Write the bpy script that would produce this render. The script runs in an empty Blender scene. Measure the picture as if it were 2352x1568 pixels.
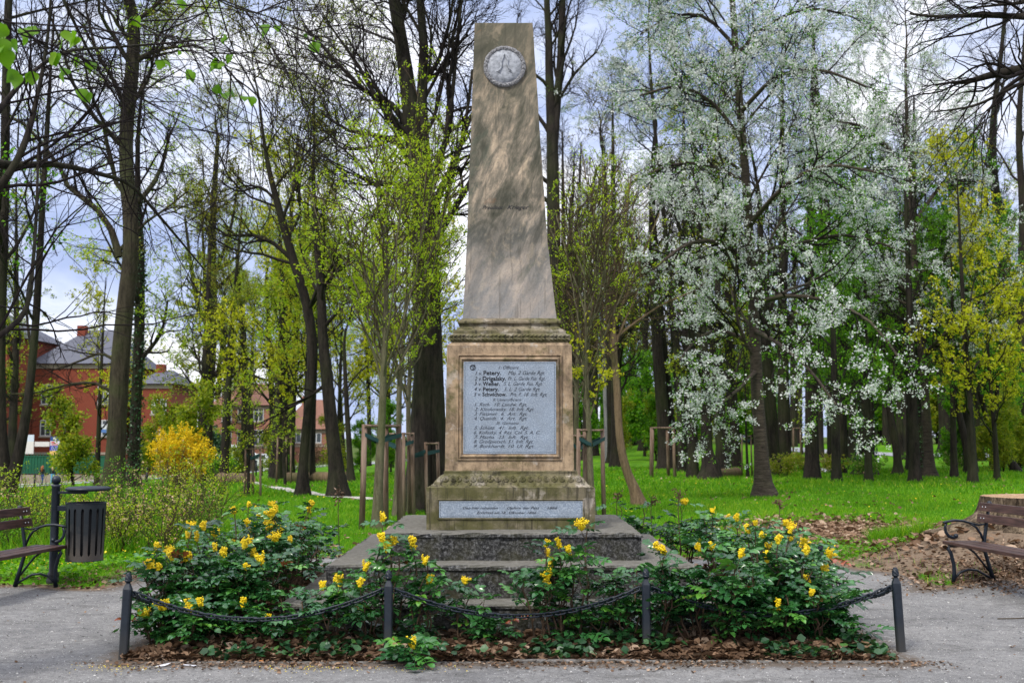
import bpy, bmesh, math, random
import numpy as np
from mathutils import Vector, Matrix, Euler

SC = bpy.context.scene
COL = SC.collection
PI = math.pi

# ------------------------------------------------------------------ camera, sky, sun, exposure
F, CX, CY, HOR, HC = 2550.0, 1176.0, 784.0, 1003.0, 1.68   # survey units: a 2352 x 1568 picture
TH = math.atan((HOR - CY) / F)
cam = bpy.data.cameras.new('camera'); camo = bpy.data.objects.new('camera', cam); COL.objects.link(camo)
camo.location = (0, 0, HC); camo.rotation_euler = (PI / 2 + TH, 0, 0)
cam.sensor_width = 36; cam.lens = F / 2352 * 36; cam.clip_end = 5000; cam.clip_start = 0.05
cam.dof.use_dof = True; cam.dof.focus_distance = 10.2; cam.dof.aperture_fstop = 3.2
SC.camera = camo
SUN_EL, SUN_AZ = math.radians(48), math.radians(215)     # azimuth clockwise from +Y: over the camera's left shoulder
w = bpy.data.worlds.new('World'); SC.world = w; w.use_nodes = True
nt = w.node_tree; nt.nodes.clear()
def N(t, **k):
    n = nt.nodes.new(t)
    for a, b in k.items(): setattr(n, a, b)
    return n
def Lk(a, b): nt.links.new(a, b)
out = N('ShaderNodeOutputWorld'); bg = N('ShaderNodeBackground'); Lk(bg.outputs[0], out.inputs[0])
sky = N('ShaderNodeTexSky', sky_type='NISHITA', sun_disc=False); sky.sun_elevation = SUN_EL; sky.sun_rotation = SUN_AZ
tc = N('ShaderNodeTexCoord'); mp = N('ShaderNodeMapping'); mp.inputs['Scale'].default_value = (1, 1, 2.6)
Lk(tc.outputs['Generated'], mp.inputs[0])
n1 = N('ShaderNodeTexNoise'); n1.inputs['Scale'].default_value = 3.1; n1.inputs['Detail'].default_value = 7; n1.inputs['Roughness'].default_value = .55
n1.inputs['Distortion'].default_value = .35
Lk(mp.outputs[0], n1.inputs['Vector'])
cr = N('ShaderNodeValToRGB')
e = cr.color_ramp; e.elements[0].position = .34; e.elements[0].color = (3.6, 4.7, 8.0, 1); e.elements[1].position = .57; e.elements[1].color = (12.6, 12.7, 13.4, 1)
m_ = e.elements.new(.47); m_.color = (6.8, 7.8, 10.8, 1)
Lk(n1.outputs['Fac'], cr.inputs[0])
mx = N('ShaderNodeMixRGB'); mx.inputs[0].default_value = .93
Lk(sky.outputs[0], mx.inputs[1]); Lk(cr.outputs[0], mx.inputs[2])
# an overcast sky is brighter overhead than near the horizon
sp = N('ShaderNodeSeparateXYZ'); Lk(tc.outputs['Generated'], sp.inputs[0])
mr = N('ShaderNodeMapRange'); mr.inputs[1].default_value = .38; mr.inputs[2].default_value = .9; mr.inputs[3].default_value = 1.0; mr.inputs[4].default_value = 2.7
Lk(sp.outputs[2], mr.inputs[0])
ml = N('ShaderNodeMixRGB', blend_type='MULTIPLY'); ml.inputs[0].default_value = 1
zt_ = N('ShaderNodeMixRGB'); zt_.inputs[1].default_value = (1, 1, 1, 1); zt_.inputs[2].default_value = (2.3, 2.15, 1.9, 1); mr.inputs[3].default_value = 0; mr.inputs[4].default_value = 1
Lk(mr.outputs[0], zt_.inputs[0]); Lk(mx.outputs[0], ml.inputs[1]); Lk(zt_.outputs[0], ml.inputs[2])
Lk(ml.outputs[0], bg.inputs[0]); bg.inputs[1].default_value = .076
sl = bpy.data.lights.new('sun', 'SUN'); sl.energy = 2.3; sl.angle = math.radians(11); sl.color = (1, .95, .87)
so = bpy.data.objects.new('sun', sl); COL.objects.link(so)
sdir = Vector((math.sin(SUN_AZ) * math.cos(SUN_EL), math.cos(SUN_AZ) * math.cos(SUN_EL), math.sin(SUN_EL)))
so.rotation_euler = sdir.to_track_quat('Z', 'Y').to_euler()
SC.view_settings.view_transform = 'Standard'; SC.view_settings.look = 'None'
SC.view_settings.exposure = 0.5; SC.view_settings.gamma = 1
SC.render.engine = 'CYCLES'; SC.cycles.use_denoising = True
SC.cycles.max_bounces = 6; SC.cycles.diffuse_bounces = 3; SC.cycles.transmission_bounces = 3; SC.cycles.transparent_max_bounces = 4

# ------------------------------------------------------------------ survey helpers
def ray(px, py):
    u = (px - CX) / F; v = (CY - py) / F
    return (u, math.cos(TH) - v * math.sin(TH), math.sin(TH) + v * math.cos(TH))
def at(px, py, Y):
    r = ray(px, py); t = Y / r[1]
    return Vector((r[0] * t, Y, HC + r[2] * t))
def sst(a, b, x):
    t = np.clip((np.asarray(x, float) - a) / (b - a), 0, 1); return t * t * (3 - 2 * t)
MON = at(1173.5, 1212, 11.32); MX, MY = MON.x, 11.32
def plaza_d(x, y):
    """>0 inside the gravelled area (metres, roughly)"""
    x = np.asarray(x, float); y = np.asarray(y, float)
    wob = .13 * np.sin(x * 2.1 + 1) + .09 * np.sin(y * 2.7 + x) + .06 * np.sin(x * 5.3 - y * 3.1)
    strip = 12.3 + .03 * np.abs(x) - .0 - y
    ell = (1 - np.sqrt(((x - MX) / 4.65) ** 2 + ((y - 11.6) / 4.2) ** 4)) * 4.0
    return np.maximum(strip, ell) + wob
def stump_c(): return 7.1, 14.6
def ter(x, y):
    x = np.asarray(x, float); y = np.asarray(y, float)
    d = -.062 * np.clip(-x, 0, 46) * sst(20, 75, y)
    d = d - .0
    b = (.05 * np.sin(x * .35 + 1.3) * np.cos(y * .27) + .03 * np.sin(x * .9 + y * .6) + .012 * np.sin(x * 2.9 - y * 2.3)) * sst(.2, -2.5, plaza_d(x, y)) * 1.0
    sx, sy = stump_c()
    m = .50 * np.exp(-(((x - sx + .35) / 1.75) ** 2 + ((y - sy + .2) / 1.6) ** 2))
    hill = .9 * sst(74, 102, y) * sst(3, 12, x)
    bank = .05 * sst(.0, -.5, plaza_d(x, y))
    return d + b + m + hill + bank
def tz(x, y): return float(ter(x, y))
def gnd(px, py):
    r = ray(px, py); lo = None
    y = 3.0; p = None
    while y < 400:
        t = y / r[1]; x = r[0] * t; z = HC + r[2] * t
        if z <= tz(x, y): return Vector((x, y, tz(x, y)))
        y *= 1.01
    return Vector((x, y, tz(x, y)))

# ------------------------------------------------------------------ object helpers
def tag(o, label=None, cat=None, group=None, kind=None):
    if label: o['label'] = label
    if cat: o['category'] = cat
    if group: o['group'] = group
    if kind: o['kind'] = kind
    return o
def empty(name, loc, rz=0, label=None, cat=None, group=None):
    o = bpy.data.objects.new(name, None); COL.objects.link(o); o.location = loc; o.rotation_euler = (0, 0, rz)
    o.empty_display_size = .1
    return tag(o, label, cat, group)
def link(name, me, parent=None, loc=(0, 0, 0), rot=(0, 0, 0), sc=(1, 1, 1)):
    o = bpy.data.objects.new(name, me); COL.objects.link(o)
    if parent: o.parent = parent
    o.location = loc; o.rotation_euler = rot; o.scale = sc
    return o
def copy_tree(o, parent=None):
    c = o.copy(); COL.objects.link(c)
    if parent: c.parent = parent; c.matrix_parent_inverse = o.matrix_parent_inverse.copy()
    for ch in list(o.children): copy_tree(ch, c)
    return c
def npmesh(name, V, faces, mats, smooth=True, rnd=None):
    """faces: list of (array (n,k), material index)"""
    me = bpy.data.meshes.new(name)
    V = np.asarray(V, np.float32)
    faces = [(np.asarray(f, np.int32), mi) for f, mi in faces if len(f)]
    me.vertices.add(len(V)); me.vertices.foreach_set('co', V.ravel())
    nl = sum(f.size for f, _ in faces); nf = sum(len(f) for f, _ in faces)
    me.loops.add(nl); me.polygons.add(nf)
    me.loops.foreach_set('vertex_index', np.concatenate([f.ravel() for f, _ in faces]))
    ls = []; o = 0; mi_ = []
    for f, mi in faces:
        k = f.shape[1]; ls.append(o + np.arange(len(f)) * k); o += f.size; mi_.append(np.full(len(f), mi))
    me.polygons.foreach_set('loop_start', np.concatenate(ls).astype(np.int32))
    me.polygons.foreach_set('material_index', np.concatenate(mi_).astype(np.int32))
    me.polygons.foreach_set('use_smooth', np.full(nf, smooth))
    for m in mats: me.materials.append(m)
    if rnd is not None:
        a = me.attributes.new('rnd', 'FLOAT', 'POINT'); a.data.foreach_set('value', np.asarray(rnd, np.float32))
    me.update(calc_edges=True)
    return me
def bmmesh(name, bm, mats, smooth=False, bevel=0):
    if bevel: bmesh.ops.bevel(bm, geom=list(bm.edges), offset=bevel, segments=2, affect='EDGES', profile=.6)
    bmesh.ops.recalc_face_normals(bm, faces=bm.faces)
    me = bpy.data.meshes.new(name); bm.to_mesh(me); bm.free()
    for m in (mats if isinstance(mats, (list, tuple)) else [mats]): me.materials.append(m)
    for p in me.polygons: p.use_smooth = smooth
    return me
def box(bm, x0, x1, y0, y1, z0, z1, mi=0):
    vs = [bm.verts.new(p) for p in ((x0, y0, z0), (x1, y0, z0), (x1, y1, z0), (x0, y1, z0), (x0, y0, z1), (x1, y0, z1), (x1, y1, z1), (x0, y1, z1))]
    for q in ((3, 2, 1, 0), (4, 5, 6, 7), (0, 1, 5, 4), (1, 2, 6, 5), (2, 3, 7, 6), (3, 0, 4, 7)):
        f = bm.faces.new([vs[i] for i in q]); f.material_index = mi
    return vs
def tube(bm, pts, r, seg=10, mi=0, sx=1.0):
    pts = [Vector(p) for p in pts]; n = len(pts)
    rr = r if isinstance(r, (list, tuple)) else [r] * n
    rings = []; up = Vector((0, 0, 1)); pa = None
    for i, p in enumerate(pts):
        t = (pts[min(i + 1, n - 1)] - pts[max(i - 1, 0)]).normalized()
        a = (pa - t * pa.dot(t)) if pa else t.cross(up if abs(t.z) < .9 else Vector((1, 0, 0)))
        a.normalize(); pa = a; b = t.cross(a)
        rings.append([bm.verts.new(p + (a * math.cos(2 * PI * k / seg) * sx + b * math.sin(2 * PI * k / seg)) * rr[i]) for k in range(seg)])
    for i in range(n - 1):
        for k in range(seg):
            f = bm.faces.new((rings[i][k], rings[i][(k + 1) % seg], rings[i + 1][(k + 1) % seg], rings[i + 1][k])); f.material_index = mi; f.smooth = True
    for rg in (rings[0][::-1], rings[-1]):
        f = bm.faces.new(rg); f.material_index = mi
def lathe(bm, prof, seg=20, c=(0, 0), mi=0):
    rings = []
    for r, z in prof:
        rings.append([bm.verts.new((c[0] + r * math.cos(2 * PI * k / seg), c[1] + r * math.sin(2 * PI * k / seg), z)) for k in range(seg)])
    for i in range(len(prof) - 1):
        for k in range(seg):
            f = bm.faces.new((rings[i][k], rings[i][(k + 1) % seg], rings[i + 1][(k + 1) % seg], rings[i + 1][k])); f.material_index = mi; f.smooth = True
    bm.faces.new(rings[0][::-1]).material_index = mi; bm.faces.new(rings[-1]).material_index = mi

# ------------------------------------------------------------------ materials
class MT:
    def __init__(s, name, rough=.8, spec=.3, metal=0):
        s.m = bpy.data.materials.new(name); s.m.use_nodes = True; s.t = s.m.node_tree
        s.b = s.t.nodes['Principled BSDF']; s.b.inputs['Roughness'].default_value = rough
        s.b.inputs['Specular IOR Level'].default_value = spec; s.b.inputs['Metallic'].default_value = metal
        s.tc = s.t.nodes.new('ShaderNodeTexCoord')
    def n(s, t, **k):
        x = s.t.nodes.new(t)
        for a, b in k.items(): setattr(x, a, b)
        return x
    def l(s, a, b): s.t.links.new(a, b)
    def noise(s, scale, detail=5, rough=.55, vec='Object', msc=None, rot=None, dist=0, loc=None):
        x = s.n('ShaderNodeTexNoise'); x.inputs['Scale'].default_value = scale; x.inputs['Detail'].default_value = detail
        x.inputs['Roughness'].default_value = rough; x.inputs['Distortion'].default_value = dist
        src = s.tc.outputs[vec] if isinstance(vec, str) else vec
        if rot:
            m = s.n('ShaderNodeMapping'); m.inputs['Rotation'].default_value = rot; s.l(src, m.inputs[0]); src = m.outputs[0]; rot = None
        if msc or rot or loc:
            m = s.n('ShaderNodeMapping')
            if msc: m.inputs['Scale'].default_value = msc
            if rot: m.inputs['Rotation'].default_value = rot
            if loc: m.inputs['Location'].default_value = loc
            s.l(src, m.inputs[0]); src = m.outputs[0]
        s.l(src, x.inputs['Vector']); return x.outputs['Fac']
    def pos(s):
        g = s.n('ShaderNodeNewGeometry'); return g.outputs['Position']
    def ramp(s, fac, stops):
        x = s.n('ShaderNodeValToRGB'); r = x.color_ramp
        while len(r.elements) < len(stops): r.elements.new(.5)
        for i, (p, c) in enumerate(stops):
            r.elements[i].position = p; r.elements[i].color = (c, c, c, 1) if isinstance(c, (int, float)) else (*c, 1)
        s.l(fac, x.inputs[0]); return x.outputs[0]
    def mix(s, fac, a, b, mode='MIX'):
        x = s.n('ShaderNodeMixRGB', blend_type=mode)
        for i, v in ((0, fac), (1, a), (2, b)):
            if isinstance(v, (int, float)) and i == 0: x.inputs[0].default_value = v
            elif isinstance(v, (tuple, list)): x.inputs[i].default_value = (*v, 1)
            else: s.l(v, x.inputs[i])
        return x.outputs[0]
    def math(s, op, a, b=0.0):
        x = s.n('ShaderNodeMath', operation=op)
        for i, v in ((0, a), (1, b)):
            if isinstance(v, (int, float)): x.inputs[i].default_value = v
            else: s.l(v, x.inputs[i])
        return x.outputs[0]
    def attr(s, name='rnd'):
        x = s.n('ShaderNodeAttribute'); x.attribute_name = name; return x.outputs['Fac']
    def color(s, c):
        if isinstance(c, tuple): s.b.inputs['Base Color'].default_value = (*c, 1)
        else: s.l(c, s.b.inputs['Base Color'])
    def bump(s, h, strength=.5, dist=.01):
        x = s.n('ShaderNodeBump'); x.inputs['Strength'].default_value = strength; x.inputs['Distance'].default_value = dist
        s.l(h, x.inputs['Height']); s.l(x.outputs[0], s.b.inputs['Normal']); return x
    def rough(s, v): s.l(v, s.b.inputs['Roughness'])
def leafmat(name, stops, rough=.5, spec=.3, trans=.45, tcol=None):
    m = MT(name, rough, spec)
    c = m.ramp(m.attr('rnd'), stops); m.color(c)
    if trans:
        t = m.n('ShaderNodeBsdfTranslucent')
        tcc = m.mix(1.0, c, tcol or (1.5, 1.6, .8), 'MULTIPLY'); m.l(tcc, t.inputs[0])
        x = m.n('ShaderNodeMixShader'); x.inputs[0].default_value = trans
        o = m.t.nodes['Material Output']; m.l(m.b.outputs[0], x.inputs[1]); m.l(t.outputs[0], x.inputs[2]); m.l(x.outputs[0], o.inputs[0])
    return m.m
def simple(name, col, rough=.6, spec=.3, metal=0, var=.25, sc=8, bump=.15):
    m = MT(name, rough, spec, metal); n = m.noise(sc, 6)
    m.color(m.mix(n, tuple(c * (1 - var) for c in col), tuple(min(1, c * (1 + var)) for c in col)))
    if bump: m.bump(m.noise(sc * 6, 4), bump, .004)
    return m.m
def bark(name, c0, c1, green=.0, rings=False, sc=1.0):
    m = MT(name, .9, .15); P = m.pos()
    if rings:
        n = m.noise(3.0 * sc, 6, .6, P, (1, 1, 9)); n2 = m.noise(14 * sc, 5, .6, P, (1, 1, 4))
    else:
        n = m.noise(9 * sc, 7, .65, P, (1, 1, .13)); n2 = m.noise(26 * sc, 5, .6, P, (1, 1, .3))
    v = m.mix(.4, n, n2); c = m.ramp(v, [(.36, c0), (.62, c1)])
    big = m.noise(.8, 4, .5, P)
    if green: c = m.mix(m.math('MULTIPLY', m.ramp(big, [(.45, 0.), (.65, 1.)]), green), c, (.05, .075, .015))
    m.color(c); m.bump(v, .9, .03); return m.m
M = {}
M['bark_dark'] = bark('bark_dark', (.004, .0035, .003), (.034, .027, .022), .2)
M['bark_brown'] = bark('bark_brown', (.010, .008, .006), (.060, .048, .033), .3)
M['bark_young'] = bark('bark_young', (.055, .048, .030), (.15, .135, .085), .5, sc=1.6)
M['bark_cherry'] = bark('bark_cherry', (.014, .011, .009), (.085, .066, .052), .2, True)
M['bark_lean'] = bark('bark_lean', (.075, .05, .03), (.20, .14, .085), .35, sc=1.5)
M['bark_pale'] = bark('bark_pale', (.10, .10, .11), (.25, .24, .25), 0)
M['twig'] = simple('twig', (.014, .011, .010), .9, .1, var=.4, sc=2, bump=0)
M['twig_warm'] = simple('twig_warm', (.060, .045, .028), .9, .1, var=.4, sc=2, bump=0)
M['lime'] = leafmat('lime_leaf', [(0, (.16, .26, .008)), (.5, (.30, .42, .012)), (1, (.46, .48, .02))])
M['bigleaf'] = leafmat('big_leaf', [(0, (.05, .15, .006)), (.6, (.13, .28, .010)), (1, (.26, .38, .012))])
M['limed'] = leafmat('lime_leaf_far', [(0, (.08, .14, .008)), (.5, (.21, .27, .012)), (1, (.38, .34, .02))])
M['green'] = leafmat('green_leaf', [(0, (.035, .11, .005)), (.5, (.09, .25, .008)), (1, (.22, .40, .012))])
M['olive'] = leafmat('olive_leaf', [(0, (.07, .06, .012)), (.5, (.13, .12, .012)), (1, (.22, .18, .02))])
M['yellowgreen'] = leafmat('yellow_leaf', [(0, (.26, .30, .01)), (.5, (.42, .42, .012)), (1, (.52, .46, .02))])
M['blossom'] = leafmat('blossom', [(0, (.48, .50, .48)), (.4, (.70, .72, .70)), (1, (.86, .87, .85))], .6, .2, .4, (.95, .97, .95))
M['forsythia'] = leafmat('forsythia', [(0, (.55, .38, .01)), (1, (.85, .62, .01))], .6, .2, .3, (1, .9, .3))
M['mahonia'] = leafmat('mahonia_leaf', [(0, (.008, .042, .013)), (.45, (.028, .115, .030)), (.8, (.075, .23, .038)), (.955, (.10, .26, .03)), (.975, (.22, .05, .03)), (1, (.30, .09, .04))], .24, .62, .12, (1.4, 1.6, .7))
M['mahonia_stem'] = simple('mahonia_stem', (.10, .065, .04), .85, .2, var=.5, sc=20)
M['mflower'] = leafmat('mahonia_flower', [(0, (.60, .40, .004)), (.4, (.86, .64, .008)), (1, (.93, .78, .04))], .55, .3, .2, (1, .9, .4))
M['ivy'] = leafmat('ivy_leaf', [(0, (.008, .035, .012)), (.6, (.02, .075, .022)), (1, (.06, .15, .03))], .4, .45, .1)
M['deadleaf'] = leafmat('dead_leaf', [(0, (.035, .022, .013)), (.4, (.105, .062, .036)), (.8, (.23, .145, .09)), (1, (.38, .28, .20))], .8, .15, .12, (1, .8, .5))
M['grass'] = leafmat('grass_blade', [(0, (.035, .12, .004)), (.4, (.085, .24, .006)), (.75, (.20, .36, .012)), (1, (.42, .42, .06))], .6, .2, .35, (1.3, 1.5, .5))
M['pinkbud'] = leafmat('pink_bud', [(0, (.50, .28, .16)), (.5, (.60, .44, .28)), (1, (.38, .42, .06))], .6, .2, .3, (1, .8, .6))
M['iron'] = simple('painted_iron', (.004, .009, .017), .42, .4, var=.35, sc=14, bump=.25)
M['iron_worn'] = None
# ------------------------------------------------------------------ ground, gravel, roads
def gridmesh(name, xs, ys, zf, mats, attrs=None):
    X, Y = np.meshgrid(xs, ys); Z = zf(X, Y)
    V = np.stack([X, Y, Z], -1).reshape(-1, 3); nx, ny = len(xs), len(ys)
    i = (np.arange(ny - 1)[:, None] * nx + np.arange(nx - 1)[None]).ravel()
    Fq = np.stack([i, i + 1, i + nx + 1, i + nx], 1)
    me = npmesh(name, V, [(Fq, 0)], mats)
    for k, fn in (attrs or {}).items():
        a = me.attributes.new(k, 'FLOAT', 'POINT'); a.data.foreach_set('value', fn(X, Y).ravel().astype(np.float32))
    return me
xs = np.concatenate([-np.geomspace(2000, 30, 26)[:-1], np.linspace(-30, -9, 60)[:-1], np.linspace(-9, 9, 200)[:-1], np.linspace(9, 30, 60), np.geomspace(30, 2000, 26)[1:]])
ys = np.concatenate([np.linspace(-30, 6, 10)[:-1], np.linspace(6, 20, 170)[:-1], np.linspace(20, 60, 110)[:-1], np.linspace(60, 130, 60), np.geomspace(130, 3000, 22)[1:]])
def dirt(x, y):
    p = plaza_d(x, y); v = np.exp(-np.clip(-p, 0, 9) / .22) * 1.1
    sx, sy = stump_c()
    v = np.maximum(v, 1.35 * np.exp(-(((x - sx + 1.0) / 1.9) ** 2 + ((y - sy + .7) / 1.6) ** 2)) * (p < .3))
    v = np.maximum(v, .95 * np.exp(-(((x - 6.2) / 1.9) ** 2 + ((y - 18.3) / 2.4) ** 2))); v = np.maximum(v, .75 * np.exp(-(((x - 5.4) / 1.2) ** 2 + ((y - 15.6) / 1.4) ** 2)))
    return np.clip(v, 0, 1.2)
def wood(x, y): return np.clip(sst(98, 125, y), 0, 1)
g = MT('park_ground', .95, .1); P = g.pos()
big = g.noise(.35, 5, .6, P); med = g.noise(2.2, 6, .65, P); fin = g.noise(26, 6, .7, P)
grass = g.mix(g.ramp(med, [(.35, 0.), (.65, 1.)]), (.05, .18, .003), (.15, .34, .008))
grass = g.mix(g.ramp(big, [(.52, 0.), (.72, .45)]), grass, (.20, .26, .03))
grass = g.mix(g.ramp(fin, [(.35, .55), (.6, 0.)]), grass, (.02, .07, .004))
soil = g.mix(fin, (.07, .050, .034), (.27, .20, .14))
dm = g.math('ADD', g.attr('dirt'), g.math('MULTIPLY', g.math('SUBTRACT', med, .5), 1.5))
c = g.mix(g.ramp(dm, [(.38, 0.), (.55, 1.)]), grass, soil)
wd = g.mix(g.ramp(med, [(.4, 0.), (.6, 1.)]), (.045, .055, .012), (.07, .12, .012))
c = g.mix(g.attr('wood'), c, wd)
g.color(c); g.bump(g.mix(.5, fin, med), .8, .05)
o = link('ground', gridmesh('ground', xs, ys, ter, [g.m], {'dirt': dirt, 'wood': wood})); tag(o, kind='structure')

# gravel area: its own sheet 4 mm above the ground, cut along the wavy edge
g = MT('gravel', .95, .1); P = g.pos()
a1 = g.noise(1.1, 6, .6, P); a2 = g.noise(9, 6, .7, P, (1, 1.3, 1)); a3 = g.noise(140, 4, .7, P); a4 = g.noise(45, 3, .6, P); a5 = g.noise(28, 4, .8, P)
c = g.mix(g.ramp(a1, [(.35, 0.), (.65, 1.)]), (.150, .150, .152), (.285, .282, .275))
c = g.mix(g.ramp(a2, [(.30, .6), (.52, 0.)]), c, (.13, .125, .12))
c = g.mix(g.ramp(a5, [(.38, .55), (.52, 0.)]), c, (.06, .058, .055)); c = g.mix(g.ramp(a5, [(.55, 0.), (.68, .5)]), c, (.40, .39, .37)); c = g.mix(.45, c, g.ramp(a3, [(.34, (.03, .03, .03)), (.5, (.155, .155, .155)), (.66, (.42, .41, .40))]))
st = g.noise(2.2, 6, .75, P, (.8, 1.6, 1), dist=.6)
c = g.mix(g.ramp(st, [(.52, 0.), (.68, .6)]), c, (.065, .062, .058)); c = g.mix(g.ramp(g.noise(5, 6, .75, P, loc=(3, 1, 0)), [(.52, 0.), (.66, .5)]), c, (.30, .295, .285))
dm = g.math('ADD', g.attr('edge'), g.math('MULTIPLY', g.math('SUBTRACT', a2, .5), 1.6))
soil = g.mix(a4, (.055, .042, .032), (.16, .125, .095))
c = g.mix(g.ramp(dm, [(.35, 0.), (.75, .85)]), c, soil)
g.color(c); g.bump(g.mix(.6, a3, a2), .75, .02)
BH = 2.98                                             # half side of the fenced bed
def bed_d(x, y): return BH - np.maximum(np.abs(x - MX), np.abs(y - MY))
def edge(x, y):
    e1 = np.exp(-np.clip(plaza_d(x, y), 0, 9) / .25); e2 = np.exp(-np.abs(bed_d(x, y) - .0) / .16) * .95
    e2 = np.where(bed_d(x, y) > 0, 1.2, e2)
    return np.maximum(e1, e2)
def gz(x, y):
    return ter(x, y) + .012 + .006 * np.sin(x * 1.7) * np.sin(y * 2.3) * sst(0, .5, plaza_d(x, y)) + np.where(plaza_d(x, y) < .02, -.12 * sst(.02, -.25, plaza_d(x, y)), 0)
gx = np.concatenate([np.linspace(-16, -7, 40)[:-1], np.linspace(-7, 7, 260), np.linspace(7, 16, 40)[1:]])
gy = np.concatenate([np.linspace(-20, 6, 20)[:-1], np.linspace(6, 16.4, 210)])
o = link('gravel_path', gridmesh('gravel_path', gx, gy, lambda x, y: gz(x, y), [g.m], {'edge': edge})); tag(o, kind='structure')

asph = simple('asphalt_far', (.30, .31, .34), .9, .2, sc=3)
pathm = simple('path_far', (.42, .40, .36), .95, .1, sc=4)
def ribbon(name, pts, w, mat, lift=.02, n=60):
    pts = [Vector((p[0], p[1], 0)) for p in pts]; V = []; L = []
    seg = [(pts[i + 1] - pts[i]).length for i in range(len(pts) - 1)]; T = sum(seg)
    for k in range(n + 1):
        s = T * k / n; i = 0
        while i < len(seg) - 1 and s > seg[i]: s -= seg[i]; i += 1
        p = pts[i].lerp(pts[i + 1], s / seg[i]); t = (pts[i + 1] - pts[i]).normalized(); nn = Vector((-t.y, t.x, 0))
        ww = w * (1 + .18 * math.sin(k * .7) + .1 * math.sin(k * 1.9))
        for q in (-.5, 0, .5):
            a = p + nn * ww * q; V.append((a.x, a.y, tz(a.x, a.y) + lift))
    Fq = []
    for k in range(n):
        for j in range(2): Fq.append((k * 3 + j, k * 3 + j + 1, k * 3 + j + 4, k * 3 + j + 3))
    o = link(name, npmesh(name, V, [(Fq, 0)], [mat])); tag(o, kind='structure'); return o
def G2(px, py): p = gnd(px, py); return (p.x, p.y)
FOOT = [G2(560, 1105), G2(600, 1116), G2(660, 1127), G2(740, 1138), G2(860, 1148), G2(1000, 1152)]
ribbon('footpath', FOOT, .55, pathm)
ribbon('asphalt_path', [G2(1795, 1029), G2(1870, 1037), G2(1960, 1043), G2(2100, 1046), G2(2250, 1046), G2(2500, 1046)], 4.2, asph, .05)
ribbon('trodden_path', [G2(1960, 1046), G2(1930, 1052), G2(1900, 1062)], 2.0, simple('trodden', (.22, .17, .13), .95, .1), .03)
st = [(-75, 88), (-40, 94), (-26, 99), (-12, 104), (4, 112)]
ribbon('street', st, 7.5, asph, .03)
ribbon('pavement', [(x, y + 5.6) for x, y in st], 2.6, simple('pavement', (.42, .39, .38), .9, .2, sc=3), .10)

# ------------------------------------------------------------------ the monument
def stone_shaft():
    m = MT('shaft_stone', .85, .2); P = m.tc.outputs['Object']
    a = m.noise(2.2, 7, .68, P, (1, 1, .42), (0, -.5, 0), 1.6)
    b = m.noise(6.5, 7, .7, P, (1, 1, .35), (0, -.42, 0), 1.2)
    c_ = m.noise(22, 6, .65, P, (1.6, 1, .3), (0, -.35, 0))
    f = m.mix(.42, a, b); f = m.mix(.15, f, c_)
    col = m.ramp(f, [(.38, (.028, .030, .022)), (.46, (.075, .073, .055)), (.52, (.16, .142, .112)), (.57, (.33, .27, .20)), (.64, (.50, .41, .30))])
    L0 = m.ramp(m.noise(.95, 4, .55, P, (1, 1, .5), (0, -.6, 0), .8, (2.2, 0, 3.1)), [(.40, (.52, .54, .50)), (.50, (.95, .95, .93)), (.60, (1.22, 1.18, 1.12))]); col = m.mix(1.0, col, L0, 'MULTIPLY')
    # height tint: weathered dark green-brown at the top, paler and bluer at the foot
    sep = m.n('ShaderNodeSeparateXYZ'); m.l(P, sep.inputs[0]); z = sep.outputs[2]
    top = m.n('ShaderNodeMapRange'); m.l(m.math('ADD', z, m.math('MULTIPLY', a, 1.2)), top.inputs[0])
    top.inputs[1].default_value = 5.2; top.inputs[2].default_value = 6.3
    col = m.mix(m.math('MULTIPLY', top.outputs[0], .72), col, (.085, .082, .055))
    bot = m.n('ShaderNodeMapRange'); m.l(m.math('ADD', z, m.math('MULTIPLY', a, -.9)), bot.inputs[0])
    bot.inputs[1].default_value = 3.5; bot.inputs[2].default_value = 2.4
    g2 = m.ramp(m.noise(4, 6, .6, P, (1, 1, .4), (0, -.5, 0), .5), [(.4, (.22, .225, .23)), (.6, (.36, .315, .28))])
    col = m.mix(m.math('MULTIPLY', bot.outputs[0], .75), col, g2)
    o = m.ramp(m.noise(3.2, 5, .6, P, (1, 1, .28), (0, -.62, 0), .7, (3.3, 0, 1)), [(.62, 0.), (.74, .5)])
    col = m.mix(o, col, (.38, .17, .075))
    gr = m.ramp(m.noise(3.6, 5, .6, P, (1, 1, .33), (0, -.5, 0), .9, (8, 2, 0)), [(.58, 0.), (.68, .6)])
    col = m.mix(gr, col, (.075, .09, .065))
    sp_ = m.ramp(m.noise(5, 6, .7, P, (1, 1, .7), dist=.5), [(.56, 0.), (.72, .55)])
    col = m.mix(sp_, col, (.42, .34, .23))
    dr = m.ramp(m.noise(26, 3, .5, P, (1, 1, .03)), [(.33, .35), (.40, 0.)])
    col = m.mix(dr, col, (.05, .048, .036))
    ed = m.ramp(m.noise(60, 5, .7, P), [(.3, .35), (.5, 0.)]); col = m.mix(ed, col, (.07, .065, .05))
    m.color(col); m.bump(m.mix(.5, c_, m.noise(70, 5, .7, P)), .35, .01); return m.m
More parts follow.
